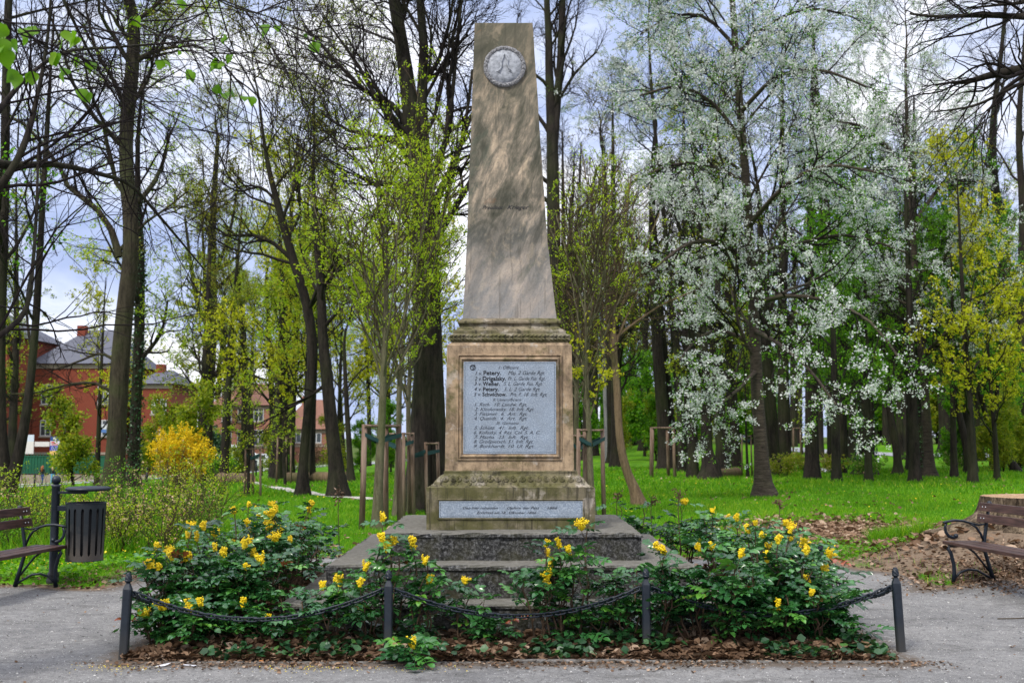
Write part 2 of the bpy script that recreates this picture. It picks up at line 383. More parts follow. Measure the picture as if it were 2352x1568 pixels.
def stone_die(name, moss=.3, base0=(.20, .155, .115), base1=(.42, .325, .23), dark=.3, seed=0):
    m = MT(name, .92, .15); P = m.tc.outputs['Object']
    a = m.noise(3.4, 6, .65, P, loc=(seed, 0, 0)); b = m.noise(14, 6, .7, P, (1, 1, .5)); c_ = m.noise(70, 5, .7, P)
    col = m.ramp(m.mix(.45, a, b), [(.38, base0), (.60, base1)])
    col = m.mix(m.ramp(m.noise(5, 6, .65, P, loc=(4 + seed, 1, 7)), [(.56, 0.), (.62, .65)]), col, (.42, .375, .32))
    mo = m.ramp(m.noise(2.6, 6, .7, P, (1, 1, 1.4), loc=(seed, 5, 2)), [(.62 - moss * .5, 0.), (.72 - moss * .35, .9)])
    col = m.mix(mo, col, m.mix(b, (.035, .038, .012), (.135, .125, .050)))
    dr = m.ramp(m.noise(24, 4, .6, P, (1, 1, .05)), [(.36, dark), (.46, 0.)])
    col = m.mix(dr, col, (.03, .028, .02))
    pit = m.ramp(m.noise(38, 4, .7, P), [(.30, .6), (.40, 0.)]); col = m.mix(pit, col, (.05, .045, .035))
    m.color(col); m.bump(m.mix(.5, b, c_), .6, .015); return m.m
def granite():
    m = MT('step_granite', .95, .15); P = m.tc.outputs['Object']
    v = m.noise(34, 7, .8, P); b = m.noise(3, 5, .6, P); r = m.noise(16, 6, .7, P)
    col = m.ramp(v, [(.36, (.006, .006, .006)), (.5, (.045, .045, .044)), (.64, (.19, .19, .19))])
    col = m.mix(m.ramp(b, [(.42, 0.), (.66, .65)]), col, m.mix(r, (.012, .013, .006), (.10, .095, .045)))
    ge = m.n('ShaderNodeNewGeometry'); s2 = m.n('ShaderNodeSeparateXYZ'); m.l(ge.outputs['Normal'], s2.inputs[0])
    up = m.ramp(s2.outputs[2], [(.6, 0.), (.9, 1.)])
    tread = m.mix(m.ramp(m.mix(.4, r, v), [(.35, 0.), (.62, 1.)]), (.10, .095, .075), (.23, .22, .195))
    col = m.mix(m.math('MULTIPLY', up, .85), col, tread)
    m.color(col); m.bump(m.mix(.55, v, r), .9, .035); return m.m
def plaque_m():
    m = MT('plaque_marble', .55, .35); P = m.tc.outputs['Object']
    a = m.noise(95, 5, .75, P); b = m.noise(6, 5, .6, P)
    col = m.ramp(a, [(.34, (.12, .155, .205)), (.52, (.26, .315, .385)), (.68, (.46, .51, .57))])
    col = m.mix(m.ramp(b, [(.4, .35), (.65, 0.)]), col, (.15, .17, .19))
    m.color(col); m.bump(a, .15, .003); return m.m
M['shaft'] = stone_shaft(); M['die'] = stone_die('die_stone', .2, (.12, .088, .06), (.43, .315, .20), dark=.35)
M['die_side'] = stone_die('die_stone_reddish', .0, (.20, .13, .085), (.38, .27, .19), .15, 3)
M['cornice'] = stone_die('cornice_stone', .45, (.10, .085, .055), (.26, .215, .15), .8, 9)
M['base'] = stone_die('base_stone', .42, (.065, .058, .036), (.235, .20, .135), .7, 17)
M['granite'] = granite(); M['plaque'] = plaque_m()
M['ink'] = simple('lettering_black', (.022, .024, .028), .7, .2, bump=0)
M['ink_faint'] = simple('lettering_faded', (.10, .10, .105), .7, .2, bump=0)

def front(px, py, hw_guess=None, d=None):
    """point in the front face plane at distance d in front of the monument's axis"""
    return at(px, py, MY - d)
def halfw(l, r):      # half width in metres of something whose front face spans l..r and is as deep as wide
    k = (r - l) / 2 / F; wv = .6
    for _ in range(30): wv = k * (MY - wv) * 1.0
    return wv
def prof_ring(l, r, y, depth_from=None):
    wv = halfw(l, r) if depth_from is None else depth_from
    p = at((l + r) / 2, y, MY - wv); return (p.x, p.z, wv)
def ringloft(name, rings, mat, parent, smooth=False, sub=1, noise=0, seed=0):
    """rings: (cx, z, half width) bottom to top"""
    rng = np.random.default_rng(seed); bm = bmesh.new(); rr = []; n = 4 * sub
    for cx, z, wv in rings:
        loop = []
        cs = [(-1, -1), (1, -1), (1, 1), (-1, 1)]
        for i in range(4):
            a, b = cs[i], cs[(i + 1) % 4]
            for s in range(sub):
                t = s / sub; x = a[0] + (b[0] - a[0]) * t; y = a[1] + (b[1] - a[1]) * t
                j = rng.normal(0, noise, 3) if noise else (0, 0, 0)
                loop.append(bm.verts.new((cx + x * wv + j[0], MY + y * wv + j[1], z + j[2] * .6)))
        rr.append(loop)
    for i in range(len(rr) - 1):
        for k in range(n): bm.faces.new((rr[i][k], rr[i][(k + 1) % n], rr[i + 1][(k + 1) % n], rr[i + 1][k]))
    bm.faces.new(rr[0][::-1]); bm.faces.new(rr[-1])
    return link(name, bmmesh(name, bm, mat), parent)
def frame_front(name, o4, i4, y0, yh, mat, parent, prof):
    """moulded picture frame; o4, i4 = (x0, x1, z0, z1); prof = list of (t 0..1 across, height out of the face)"""
    bm = bmesh.new(); rings = []
    for t, h in prof:
        x0, x1, z0, z1 = [o4[i] + (i4[i] - o4[i]) * t for i in range(4)]
        rings.append([bm.verts.new(p) for p in ((x0, y0 - h, z0), (x1, y0 - h, z0), (x1, y0 - h, z1), (x0, y0 - h, z1))])
    for i in range(len(rings) - 1):
        for k in range(4): bm.faces.new((rings[i][k], rings[i][(k + 1) % 4], rings[i + 1][(k + 1) % 4], rings[i + 1][k]))
    return link(name, bmmesh(name, bm, mat), parent)

mon = empty('obelisk_monument', (0, 0, 0), 0, 'tall weathered stone obelisk monument with inscribed grey plaques on stepped granite base', 'monument')
# three granite steps
tiers = [(648, 1698, 1388), (760, 1601, 1299), (875, 1472, 1224)]
zprev = -.15; twz = []
for i, (l, r, y) in enumerate(tiers):
    l, r = 1173.5 - (r - l) / 2, 1173.5 + (r - l) / 2
    cx, z, wv = prof_ring(l, r, y); twz.append((z, wv))
    rg = [(MX, zprev, wv - .012), (MX, z - .045, wv - .012), (MX, z - .035, wv + .004), (MX, z - .012, wv), (MX, z, wv - .018)]
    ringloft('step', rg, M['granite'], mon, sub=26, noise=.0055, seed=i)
    zprev = z - .01
ZT = twz[2][0]; 
# base block with its sunk tablet
base = [prof_ring(982, 1365.5, 1211.6), prof_ring(981.5, 1364, 1119.8), ]
base[0] = (base[0][0], ZT - .004, base[0][2])
bw = base[0][2]; BY = MY - bw
ringloft('base_block', [base[0], (base[1][0], base[1][1], bw)], M['base'], mon, sub=14, noise=.0022, seed=5)
# ogee moulding, die, cornice
og = [(983, 1363.5, 1119.4), (990, 1356, 1116), (993.7, 1349.6, 1113), (999, 1345, 1106), (1003.5, 1341, 1100), (1009, 1336, 1095), (1013, 1331, 1092), (1018, 1327, 1090.6), (1020, 1325.5, 1088), (1020, 1325.5, 1082), (1023, 1321, 1080.8)]
R = [prof_ring(*q) for q in og]; R[0] = (R[0][0], base[1][1] + .001, R[0][2]); ringloft('ogee_moulding', R, M['base'], mon, sub=14, noise=.002, seed=6)
die = [prof_ring(1022.5, 1318, 1080.8), prof_ring(1026.3, 1313.7, 793), prof_ring(1036, 1305, 786.5)]
die[0] = (die[0][0], R[-1][1] + .001, die[0][2])
ringloft('pedestal', die, M['die'], mon, sub=10, noise=.0016, seed=7)
co = [(1037, 1305, 786), (1036, 1306, 783.5), (1032.5, 1308.5, 780), (1031.5, 1309, 775), (1033.5, 1307.5, 769), (1039, 1302, 766.3), (1040.5, 1300.5, 766), (1040.5, 1300.5, 759.5), (1046, 1295, 757), (1053, 1287, 753), (1057, 1282.5, 748), (1056.5, 1284, 744), (1052, 1289, 742), (1050.7, 1290, 741.6), (1050.7, 1290, 737.4), (1061, 1280.5, 731)]
R = [prof_ring(*q) for q in co]; R[0] = (R[0][0], die[-1][1] + .001, R[0][2]); ringloft('cornice', R, M['cornice'], mon, sub=14, noise=.0018, seed=8)
shb = R[-1]
sh = [prof_ring(1062.5, 1279, 731), prof_ring(1071, 1259, 560), prof_ring(1079, 1243, 330), prof_ring(1088.5, 1225.5, 53.5)]
sh[0] = (sh[0][0], shb[1] + .001, sh[0][2])
S2 = []
for i in range(len(sh) - 1):
    for k in range(8):
        t = k / 8; S2.append(tuple(sh[i][j] + (sh[i + 1][j] - sh[i][j]) * t for j in range(3)))
S2.append(sh[-1]); S2.append((sh[-1][0], sh[-1][1] + .006, sh[-1][2] - .012))
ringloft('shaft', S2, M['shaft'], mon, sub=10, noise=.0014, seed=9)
def shaft_y(z):
    for a, b in zip(sh, sh[1:]):
        if a[1] <= z <= b[1]:
            t = (z - a[1]) / (b[1] - a[1]); return MY - (a[2] + (b[2] - a[2]) * t)
    return MY - sh[-1][2]

# carved leaves on the torus of the cornice and scrolls on the ogee
rng = random.Random(4)
bm = bmesh.new(); yb = MY - halfw(1031.5, 1309) ; tw = halfw(1031.5, 1309); zt = at(1170, 775, yb).z; cxx = prof_ring(1031.5, 1309, 775)[0]
for side in range(2):
    for k in range(30):
        s = -tw + (k + .5) * 2 * tw / 30
        for row in (-1, 1):
            L_ = tw * 2 / 30 * .62; c0 = (cxx + s, yb - .002, zt + row * .017 + rng.uniform(-.003, .003))
            if side: c0 = (cxx + tw + .002, MY + s, c0[2])
            pts = []
            for j in range(8):
                a = 2 * PI * j / 8; u = math.cos(a) * L_; v = math.sin(a) * .012 + u * .35 * row
                pts.append((c0[0] + u, c0[1], c0[2] + v) if not side else (c0[0], c0[1] + u, c0[2] + v))
            ap = (c0[0], c0[1] - .012, c0[2]) if not side else (c0[0] + .012, c0[1], c0[2])
            vv = [bm.verts.new(p) for p in pts]; va = bm.verts.new(ap)
            for j in range(8): bm.faces.new((vv[j], vv[(j + 1) % 8], va))
link('leaf_carving', bmmesh('leaf_carving', bm, M['cornice']), mon)
bm = bmesh.new()
for px in (1032, 1062, 1096, 1135, 1171, 1209, 1246, 1282, 1320):
    yy0 = MY - halfw(1003.5, 1341)
    for sg in (-1, 1):
        pts = []
        for j in range(22):
            t = j / 21; a = t * 2.1 * 2 * PI; rr_ = .030 * (1 - t * .8)
            cpt = at(px + sg * 9.5, 1099 - (t * 0), yy0 - .004)
            pts.append((cpt.x + sg * rr_ * math.cos(a + 1.6), cpt.y - .006 + (rr_ * math.sin(a + 1.6)) * .62, cpt.z + rr_ * math.sin(a + 1.6)))
        tube(bm, pts, .0055, 6)
        a0 = at(px + sg * 15, 1100, yy0 - .003); a1 = at(px + sg * 20, 1110, yy0 - .03); a2 = at(px + sg * 16, 1116, yy0 - .055)
        tube(bm, [a0, a1, a2], [.006, .006, .003], 6)
link('scroll_carving', bmmesh('scroll_carving', bm, M['base'], True), mon)

# sunk panels and plaques
def rect4(px0, px1, py0, py1, Y):
    a = at(px0, py1, Y); b = at(px1, py0, Y); c0 = at(px0, py0, Y); return (a.x, b.x, a.z, b.z)
DYf = lambda z: MY - (die[0][2] + (die[1][2] - die[0][2]) * (z - die[0][1]) / (die[1][1] - die[0][1]))
dy = MY - die[0][2] - .002
o4 = rect4(1050, 1290, 813.5, 1057, dy); i4 = rect4(1064, 1277, 830.4, 1042, dy)
frame_front('plaque_frame', o4, i4, dy, 0, M['die'], mon, [(0, -.03), (0, .006), (.10, .012), (.18, .010), (.22, -.004), (.42, .0), (.5, .018), (.66, .022), (.8, .010), (.84, .0), (1.0, .001), (1.0, -.03)])
def plate(name, r, y, mat, parent, th=.03):
    bm = bmesh.new(); box(bm, r[0], r[1], y, y + th, r[2], r[3]); return link(name, bmmesh(name, bm, mat, bevel=.002), parent)
pq = plate('plaque', i4, dy - .004, M['plaque'], mon)
by = BY - .003
o5 = rect4(1004.5, 1341, 1145.5, 1192, by); i5 = rect4(1008.6, 1338, 1150.3, 1188.5, by)
frame_front('tablet_frame', o5, i5, by, 0, M['base'], mon, [(0, -.03), (0, .008), (.3, .012), (.55, .004), (1, .001), (1, -.03)])
pb = plate('tablet', i5, by - .005, M['plaque'], mon)
def outline(name, r, y, mat, parent, t=.0022, ins=.014):
    bm = bmesh.new(); x0, x1, z0, z1 = r[0] + ins, r[1] - ins, r[2] + ins, r[3] - ins
    box(bm, x0, x1, y - .0012, y + .002, z1 - t, z1); box(bm, x0, x1, y - .0012, y + .002, z0, z0 + t)
    box(bm, x0, x0 + t, y - .0012, y + .002, z0 + t, z1 - t); box(bm, x1 - t, x1, y - .0012, y + .002, z0 + t, z1 - t)
    return link(name, bmmesh(name, bm, mat), parent)
outline('border_line', i4, dy - .004, M['ink'], pq); outline('border_line', i5, by - .005, M['ink'], pb, .0018, .011)
def textmesh(name, lines, Y, mat, parent, tilt=0.0):
    """lines: (text, px left, px right, py baseline, px cap height, shear, bold)"""
    VV = []; FF3 = []; off = 0
    for (txt, x0, x1, yb_, hh, shr, bold) in lines:
        cu = bpy.data.curves.new('t', 'FONT'); cu.body = txt; cu.size = 1; cu.shear = shr; cu.offset = bold; cu.resolution_u = 2; cu.fill_mode = 'FRONT'
        ob = bpy.data.objects.new('t', cu); COL.objects.link(ob)
        dg = bpy.context.evaluated_depsgraph_get(); dg.update(); ev = ob.evaluated_get(dg); me = ev.to_mesh()
        me.calc_loop_triangles()
        v = np.empty(len(me.vertices) * 3, np.float32); me.vertices.foreach_get('co', v); v = v.reshape(-1, 3)
        t = np.empty(len(me.loop_triangles) * 3, np.int32); me.loop_triangles.foreach_get('vertices', t); t = t.reshape(-1, 3)
        a = at(x0, yb_, Y); b = at(x1, yb_, Y); c0 = at(x0, yb_ - hh, Y)
        sx = (b.x - a.x) / max(.01, v[:, 0].max() - v[:, 0].min()); sz = (c0.z - a.z) / .70
        X = a.x + (v[:, 0] - v[:, 0].min()) * sx; Z = a.z + v[:, 1] * sz
        VV.append(np.stack([X, np.full(len(X), Y) + tilt * 0, Z], 1)); FF3.append(t + off); off += len(X)
        ev.to_mesh_clear(); bpy.data.objects.remove(ob); bpy.data.curves.remove(cu)
    return link(name, npmesh(name, np.concatenate(VV), [(np.concatenate(FF3), 0)], [mat], False), parent)
Q = lambda x, y: (918.75 + .35167 * x, 679.875 + .35167 * y)
def ln(txt, x0, x1, yc, h=22, sh_=.42, bold=-.006):
    a = Q(x0, yc + h / 2); b = Q(x1, yc + h / 2); return (txt, a[0], b[0], a[1], h * .35167, sh_, bold)
tl = [ln('1. Officiere', 645, 775, 465),
      ln('1 v.', 493, 535, 502, 24, .3, .0), ln('Petery.', 545, 660, 500, 27, 0, .025), ln('Maj. 2 Garde Rgt.', 706, 945, 500, 25),
      ln('2 v.', 487, 532, 538, 24, .3, 0), ln('Drigalsky.', 540, 692, 537, 27, 0, .025), ln('Pr. L. Garde Füs. Rgt.', 704, 948, 537, 24),
      ln('3 v.', 484, 532, 571, 23, .3, 0), ln('Weiher.', 540, 652, 571, 26, 0, .025), ln('S. L. Garde Füs. Rgt.', 676, 930, 571, 24),
      ln('4 v.', 484, 532, 606, 23, .3, 0), ln('Petery.', 542, 645, 606, 25, 0, .025), ln('S. L. 2 Garde Rgt.', 680, 915, 606, 24),
      ln('5 v.', 482, 528, 640, 23, .3, 0), ln('Schwichow.', 538, 695, 640, 25, 0, .022), ln('Prt. F. 18. Inft. Rgt.', 718, 960, 641, 23),
      ln('II. Unterofficiere', 606, 792, 675, 19),
      ln('1. Rath.  10. Landw. Rgt.', 487, 828, 706), ln('2. Kloskowsky. 18. Inft. Rgt.', 487, 875, 737), ln('3. Fietzner.  6.  Art.  Rgt.', 484, 830, 767), ln('4. Quandt.  4.  Art.  Rgt.', 484, 828, 797),
      ln('III. Gemeine', 628, 776, 828, 19),
      ln('5. Schütz.  41.  Inft.  Rgt.', 484, 838, 858), ln('6. Kofosky. 4. Res. Col. 5. A. C.', 482, 914, 889), ln('7. Macha.  23.  Inft.  Rgt.', 484, 838, 919), ln('8. Großpietsch. 51. Inft. Rgt.', 482, 870, 948), ln('9. Burkhardt. 10. Ul. Rgt.', 482, 876, 978)]
textmesh('lettering', tl, dy - .0062, M['ink'], pq)
# the ringed V mark in the corner
bm = bmesh.new(); c0 = at(*Q(475, 465), dy - .007); rr_ = .024
tube(bm, [(c0.x + rr_ * math.cos(a) * (1.05), c0.y, c0.z + rr_ * math.sin(a)) for a in np.linspace(0, 2 * PI, 25)], .0033, 6)
tube(bm, [(c0.x - .012, c0.y, c0.z + .015), (c0.x + .002, c0.y, c0.z - .020), (c0.x + .022, c0.y, c0.z + .026)], .003, 6)
tube(bm, [(c0.x - .013, c0.y, c0.z + .010), (c0.x + .018, c0.y, c0.z + .013)], .002, 6)
link('ringed_mark', bmmesh('ringed_mark', bm, M['ink'], True), pq)
bl = lambda t, x0, x1, y, h=17: (t, 1011 + x0 * .15624, 1011 + x1 * .15624, 1084.1 + (y + h * 1.2) * .15624, h * 2.2 * .15624, .42, 0.0)
textmesh('lettering', [bl('Den hier ruhenden', 330, 850, 520), bl('Opfern der Pest', 985, 1460, 520), bl('1866', 1575, 1725, 520), bl('Errichtet am 18.', 540, 965, 590), bl('Oktober 1866', 1010, 1415, 590)], by - .0072, M['ink'], pb)
# inscription cut in the shaft
ys_ = shaft_y(at(1160, 476, MY - sh[1][2]).z); 
t1 = textmesh('inscription', [('Preußens', 1108, 1155, 480.5, 9, .45, .0), ('Krieger', 1165, 1215, 480.5, 9.5, .45, .006)], ys_ - .004, M['ink'], mon)
# medallion with wreath and ribbon
zc = at(1159, 154.7, MY - sh[3][2] - .02); ym = shaft_y(zc.z) - .001; zc = at(1159, 154.7, ym)
r0 = 50 / F * ym
md = MT('medallion_stone', .85, .2); aa = md.noise(30, 6, .7); md.color(md.mix(md.ramp(aa, [(.35, 0.), (.6, 1.)]), (.19, .20, .215), (.38, .40, .43))); md.bump(aa, .3, .006)
wm = MT('wreath_stone', .9, .2); aa = wm.noise(55, 5, .8); wm.color(wm.ramp(aa, [(.38, (.07, .07, .07)), (.5, (.24, .24, .245)), (.62, (.44, .44, .45))])); wm.bump(aa, 1, .02)
bm = bmesh.new(); n = 48
prof = [(0, .030), (.80, .030), (.82, .034)]
def disc(bm, prof, n, c):
    rings = []
    for r_, h in prof[1:]:
        rings.append([bm.verts.new((c.x + r0 * r_ * math.cos(2 * PI * k / n), c.y - h, c.z + r0 * r_ * math.sin(2 * PI * k / n))) for k in range(n)])
    cen = bm.verts.new((c.x, c.y - prof[0][1], c.z))
    for k in range(n): bm.faces.new((cen, rings[0][k], rings[0][(k + 1) % n]))
    for i in range(len(rings) - 1):
        for k in range(n): bm.faces.new((rings[i][k], rings[i][(k + 1) % n], rings[i + 1][(k + 1) % n], rings[i + 1][k]))
disc(bm, [(0, .030), (.4, .030), (.83, .028), (.9, -.05)], n, zc)
md_o = link('medallion', bmmesh('medallion', bm, md.m, True), mon)
rg = random.Random(3); V = []; Fc = []; n, mseg = 150, 12
for k in range(n):
    a = 2 * PI * k / n
    for j in range(mseg):
        b = 2 * PI * j / mseg; jr = 1 + rg.uniform(-.16, .16); rr1 = r0 * (.885 + .115 * math.cos(b) * jr * .95)
        V.append((zc.x + rr1 * math.cos(a), zc.y - .014 - .026 * math.sin(b) * jr, zc.z + rr1 * math.sin(a)))
for k in range(n):
    for j in range(mseg): Fc.append((k * mseg + j, ((k + 1) % n) * mseg + j, ((k + 1) % n) * mseg + (j + 1) % mseg, k * mseg + (j + 1) % mseg))
link('wreath', npmesh('wreath', V, [(Fc, 0)], [wm.m], False), md_o)
bm = bmesh.new()
for sg, path in ((-1, [(-.02, .62), (-.06, .42), (-.16, .18), (-.14, -.02), (-.24, -.2), (-.26, -.26)]), (1, [(.05, .62), (.08, .42), (.16, .3), (.12, .1), (.2, -.1), (.30, -.25)])):
    tube(bm, [(zc.x + x * r0, zc.y - .034, zc.z + z_ * r0) for x, z_ in path], [.006, .008, .010, .010, .011, .009], 8, sx=1.4)
    ex, ez = path[-1]
    tube(bm, [(zc.x + (ex - .13 * 1) * r0, zc.y - .032, zc.z + (ez + .02) * r0), (zc.x + ex * r0, zc.y - .036, zc.z + ez * r0), (zc.x + (ex + .06) * r0, zc.y - .032, zc.z + (ez - .1) * r0)], [.003, .008, .003], 6)
link('ribbon', bmmesh('ribbon', bm, md.m, True), md_o)

# ------------------------------------------------------------------ kerb of the bed and bed soil
kb = bmesh.new(); rgk = random.Random(8)
def kerbrun(p0, p1, n):
    for i in range(n):
        a = Vector(p0).lerp(Vector(p1), (i + .02) / n); b = Vector(p0).lerp(Vector(p1), (i + .98) / n); t = (b - a).normalized(); nn = Vector((-t.y, t.x, 0)) * .035
        h = .022 + rgk.uniform(-.012, .008); vs = []
        for q, z_ in ((a - nn, -.08), (b - nn, -.08), (b + nn, -.08), (a + nn, -.08), (a - nn, h), (b - nn, h + rgk.uniform(-.006, .006)), (b + nn, h), (a + nn, h)):
            vs.append(kb.verts.new((q.x, q.y, z_)))
        for f in ((3, 2, 1, 0), (4, 5, 6, 7), (0, 1, 5, 4), (1, 2, 6, 5), (2, 3, 7, 6), (3, 0, 4, 7)): kb.faces.new([vs[k] for k in f])
BX0, BX1, BY0, BY1 = MX - BH + .03, MX + BH - .03, MY - BH + .10, MY + BH
kerbrun((BX0, BY0, 0), (BX1, BY0, 0), 6); kerbrun((BX0, BY0, 0), (BX0, BY1, 0), 6); kerbrun((BX1, BY0, 0), (BX1, BY1, 0), 6); kerbrun((BX0, BY1, 0), (BX1, BY1, 0), 6)
km = MT('kerb_stone', .95, .1); a = km.noise(20, 6, .7, km.pos()); km.color(km.mix(km.ramp(a, [(.4, 0.), (.6, 1.)]), (.07, .062, .05), (.21, .20, .19))); km.bump(a, .6, .01)
tag(link('kerb', bmmesh('kerb', kb, km.m, bevel=.004)), kind='structure')
sm = MT('bed_soil', 1, .05); a = sm.noise(18, 6, .7, sm.pos()); sm.color(sm.mix(a, (.018, .013, .010), (.075, .052, .036))); sm.bump(a, 1, .04)
def soilz(x, y):
    e = np.minimum(np.minimum(x - BX0, BX1 - x), np.minimum(y - BY0, BY1 - y)); return -.045 + .05 * sst(-.03, .05, e) + .06 * sst(.02, .4, e) + (.012 * np.sin(x * 5) * np.sin(y * 4.3) + .008 * np.sin(x * 13 + y * 9)) * sst(0, .1, e)
o = link('flower_bed_soil', gridmesh('flower_bed_soil', np.linspace(BX0 - .03, BX1 + .03, 120), np.linspace(BY0 - .03, BY1 + .03, 120), soilz, [sm.m])); tag(o, kind='structure')
# ------------------------------------------------------------------ fence posts and chains
pm = MT('post_iron', .5, .45); a = pm.noise(16, 6, .7); b = pm.noise(4, 4)
sepz = pm.n('ShaderNodeSeparateXYZ'); pm.l(pm.tc.outputs['Object'], sepz.inputs[0])
col = pm.mix(pm.ramp(a, [(.35, 0.), (.65, 1.)]), (.004, .008, .015), (.013, .020, .030))
dustz = pm.ramp(pm.math('ADD', sepz.outputs[2], pm.math('MULTIPLY', b, .35)), [(.15, .6), (.45, 0.)])
col = pm.mix(dustz, col, (.06, .055, .045)); pm.color(col); pm.bump(a, .3, .003)
def post_parts(root):
    bm = bmesh.new(); s = .031
    prof = [(s * 1.0, -.12), (s, .52), (s * .98, .535), (s * .55, .572), (s * .5, .578)]
    rings = []
    for r, z in prof:
        c_ = r * .28; rings.append([bm.verts.new((x, y, z)) for x, y in ((-r + c_, -r), (r - c_, -r), (r, -r + c_), (r, r - c_), (r - c_, r), (-r + c_, r), (-r, r - c_), (-r, -r + c_))])
    for i in range(len(rings) - 1):
        for k in range(8): bm.faces.new((rings[i][k], rings[i][(k + 1) % 8], rings[i + 1][(k + 1) % 8], rings[i + 1][k]))
    bm.faces.new(rings[-1]); link('shaft', bmmesh('post_shaft', bm, pm.m), root)
    bm = bmesh.new()
    lathe(bm, [(.013, .576), (.016, .584), (.026, .592), (.028, .600), (.024, .606)], 16)
    n = 20; rings = []
    for i in range(12):                     # twisted acorn
        t = i / 11; z = .606 + t * .052; r = .0265 * math.cos(t * 1.35) ** .6
        rings.append([bm.verts.new((r * (1 + .07 * math.cos(5 * (2 * PI * k / n + t * 2.2))) * math.cos(2 * PI * k / n), r * (1 + .07 * math.cos(5 * (2 * PI * k / n + t * 2.2))) * math.sin(2 * PI * k / n), z)) for k in range(n)])
    for i in range(11):
        for k in range(n): f = bm.faces.new((rings[i][k], rings[i][(k + 1) % n], rings[i + 1][(k + 1) % n], rings[i + 1][k])); f.smooth = True
    bm.faces.new(rings[-1]); bm.faces.new(rings[0][::-1])
    link('finial', bmmesh('post_finial', bm, M['iron']), root)
def post_eye(root, dx, dy_):
    bm = bmesh.new(); c_ = Vector((dx * .052, dy_ * .052, .50)); t = Vector((dx, dy_, 0))
    tube(bm, [c_ + t * .02 * math.cos(a) + Vector((0, 0, .02 * math.sin(a))) for a in np.linspace(0, 2 * PI, 14)], .0055, 6)
    link('eye_ring', bmmesh('eye_ring', bm, M['iron'], True), root)
def gpt(px, py): return gnd(px, py)
pf = [gpt(283, 1521), gpt(891, 1511), gpt(1485, 1503), gpt(2070, 1499)]
zb = at(461, 1330, 10.6); 
pbk = [Vector((pf[0].x + .02, pf[0].y + 2.05, 0)), Vector((pf[3].x - .04, pf[3].y + 2.05, 0)), Vector((pf[0].x + .03, pf[0].y + 4.1, 0)), Vector((pf[3].x - .06, pf[3].y + 4.1, 0)),
       Vector((pf[0].x + .04, pf[0].y + 6.1, 0)), Vector((pf[3].x - .08, pf[3].y + 6.1, 0))]
lab = ['dark iron chain post at the near left corner of the flower bed', 'dark iron chain post left of centre in front of the steps', 'dusty grey chain post right of centre in front of the steps', 'dark leaning chain post at the near right corner of the flower bed']
posts = []
def mkpost(p, lean, label, grp='chain posts around the flower bed'):
    r = empty('chain_post', (p.x, p.y, tz(p.x, p.y)), 0, label, 'bollard', grp); r.rotation_euler = (lean[1], lean[0], 0); r.scale = (1, 1, 1.0)
    post_parts(r); posts.append(r); return r
P0 = mkpost(pf[0], (.035, 0), lab[0]); 
def dup(r, p, lean, label):
    c = copy_tree(r); c.location = (p.x, p.y, tz(p.x, p.y)); c.rotation_euler = (lean[1], lean[0], 0); c['label'] = label; posts.append(c); return c
P1 = dup(P0, pf[1], (.0, 0), lab[1]); P2 = dup(P0, pf[2], (.003, 0), lab[2]); P3 = dup(P0, pf[3], (-.045, 0), lab[3])
P4 = dup(P0, pbk[0], (.02, 0), 'chain post half hidden in the flowering bushes on the left edge of the bed')
P5 = dup(P0, pbk[1], (-.02, 0), 'chain post half hidden in the bushes on the right edge of the bed')
P6 = dup(P0, pbk[2], (.0, 0), 'far chain post deep behind the bushes on the left side')
P7 = dup(P0, pbk[3], (.0, 0), 'far chain post deep behind the bushes on the right side')
bpy.context.view_layer.update()
def ptop(o, h=.50): return o.matrix_world @ Vector((0, 0, h))
# one link, long axis along x
LK = .066
bm = bmesh.new(); pts = []
for i in range(24):
    a = 2 * PI * i / 24; x = math.cos(a) * .012; y = math.sin(a) * .0165
    pts.append(Vector((x + (.0265 if math.cos(a) > 0 else -.0265), y, 0)))
pts.append(pts[0]); tube(bm, pts, .0068, 7); link_me = bmmesh('chain_link', bm, M['iron'], True)
def catenary(a, b, sag, n=160):
    return [a.lerp(b, t) + Vector((0, 0, -sag * 4 * t * (1 - t))) for t in np.linspace(0, 1, n)]
def chain(A, B, sag, label, off=.055, seed=0):
    a = ptop(A); b = ptop(B); d = (b - a).normalized(); d.z = 0
    for rt, sg in ((A, 1), (B, -1)): post_eye(rt, d.x * sg, d.y * sg)
    a = a + d * .065; b = b - d * .065; root = empty('chain', a, 0, label, 'chain', 'chains hung between the posts')
    c = catenary(a, b, sag); L = sum((c[i + 1] - c[i]).length for i in range(len(c) - 1)); pitch = .0505; n = int(L / pitch); r = random.Random(seed)
    s = 0; j = 0; acc = [0]
    for i in range(len(c) - 1): acc.append(acc[-1] + (c[i + 1] - c[i]).length)
    acc = np.array(acc)
    for k in range(n):
        u = (k + .5) * L / n; i = int(np.searchsorted(acc, u)) - 1; i = max(0, min(i, len(c) - 2)); f = (u - acc[i]) / (acc[i + 1] - acc[i])
        p = c[i].lerp(c[i + 1], f); t = (c[i + 1] - c[i]).normalized()
        q = t.to_track_quat('X', 'Z').to_matrix() @ Matrix.Rotation((PI / 4 if k % 2 else -PI / 4) + r.uniform(-.15, .15), 3, 'X')
        o = link('link', link_me, root); o.matrix_basis = Matrix.Translation(p - a) @ q.to_4x4()
chain(P0, P1, .205, 'heavy dark iron chain sagging between the left corner post and the next post', seed=1)
chain(P1, P2, .20, 'heavy iron chain sagging before the middle of the granite steps', seed=2)
chain(P2, P3, .20, 'heavy dark iron chain sagging to the leaning right corner post', seed=3)
chain(P4, P0, .19, 'iron chain running back along the left side of the flower bed', seed=4)
chain(P5, P3, .19, 'iron chain running back along the right side of the bed beside the gravel', seed=5)
chain(P6, P4, .19, 'far iron chain behind the left flowering bushes', seed=6)
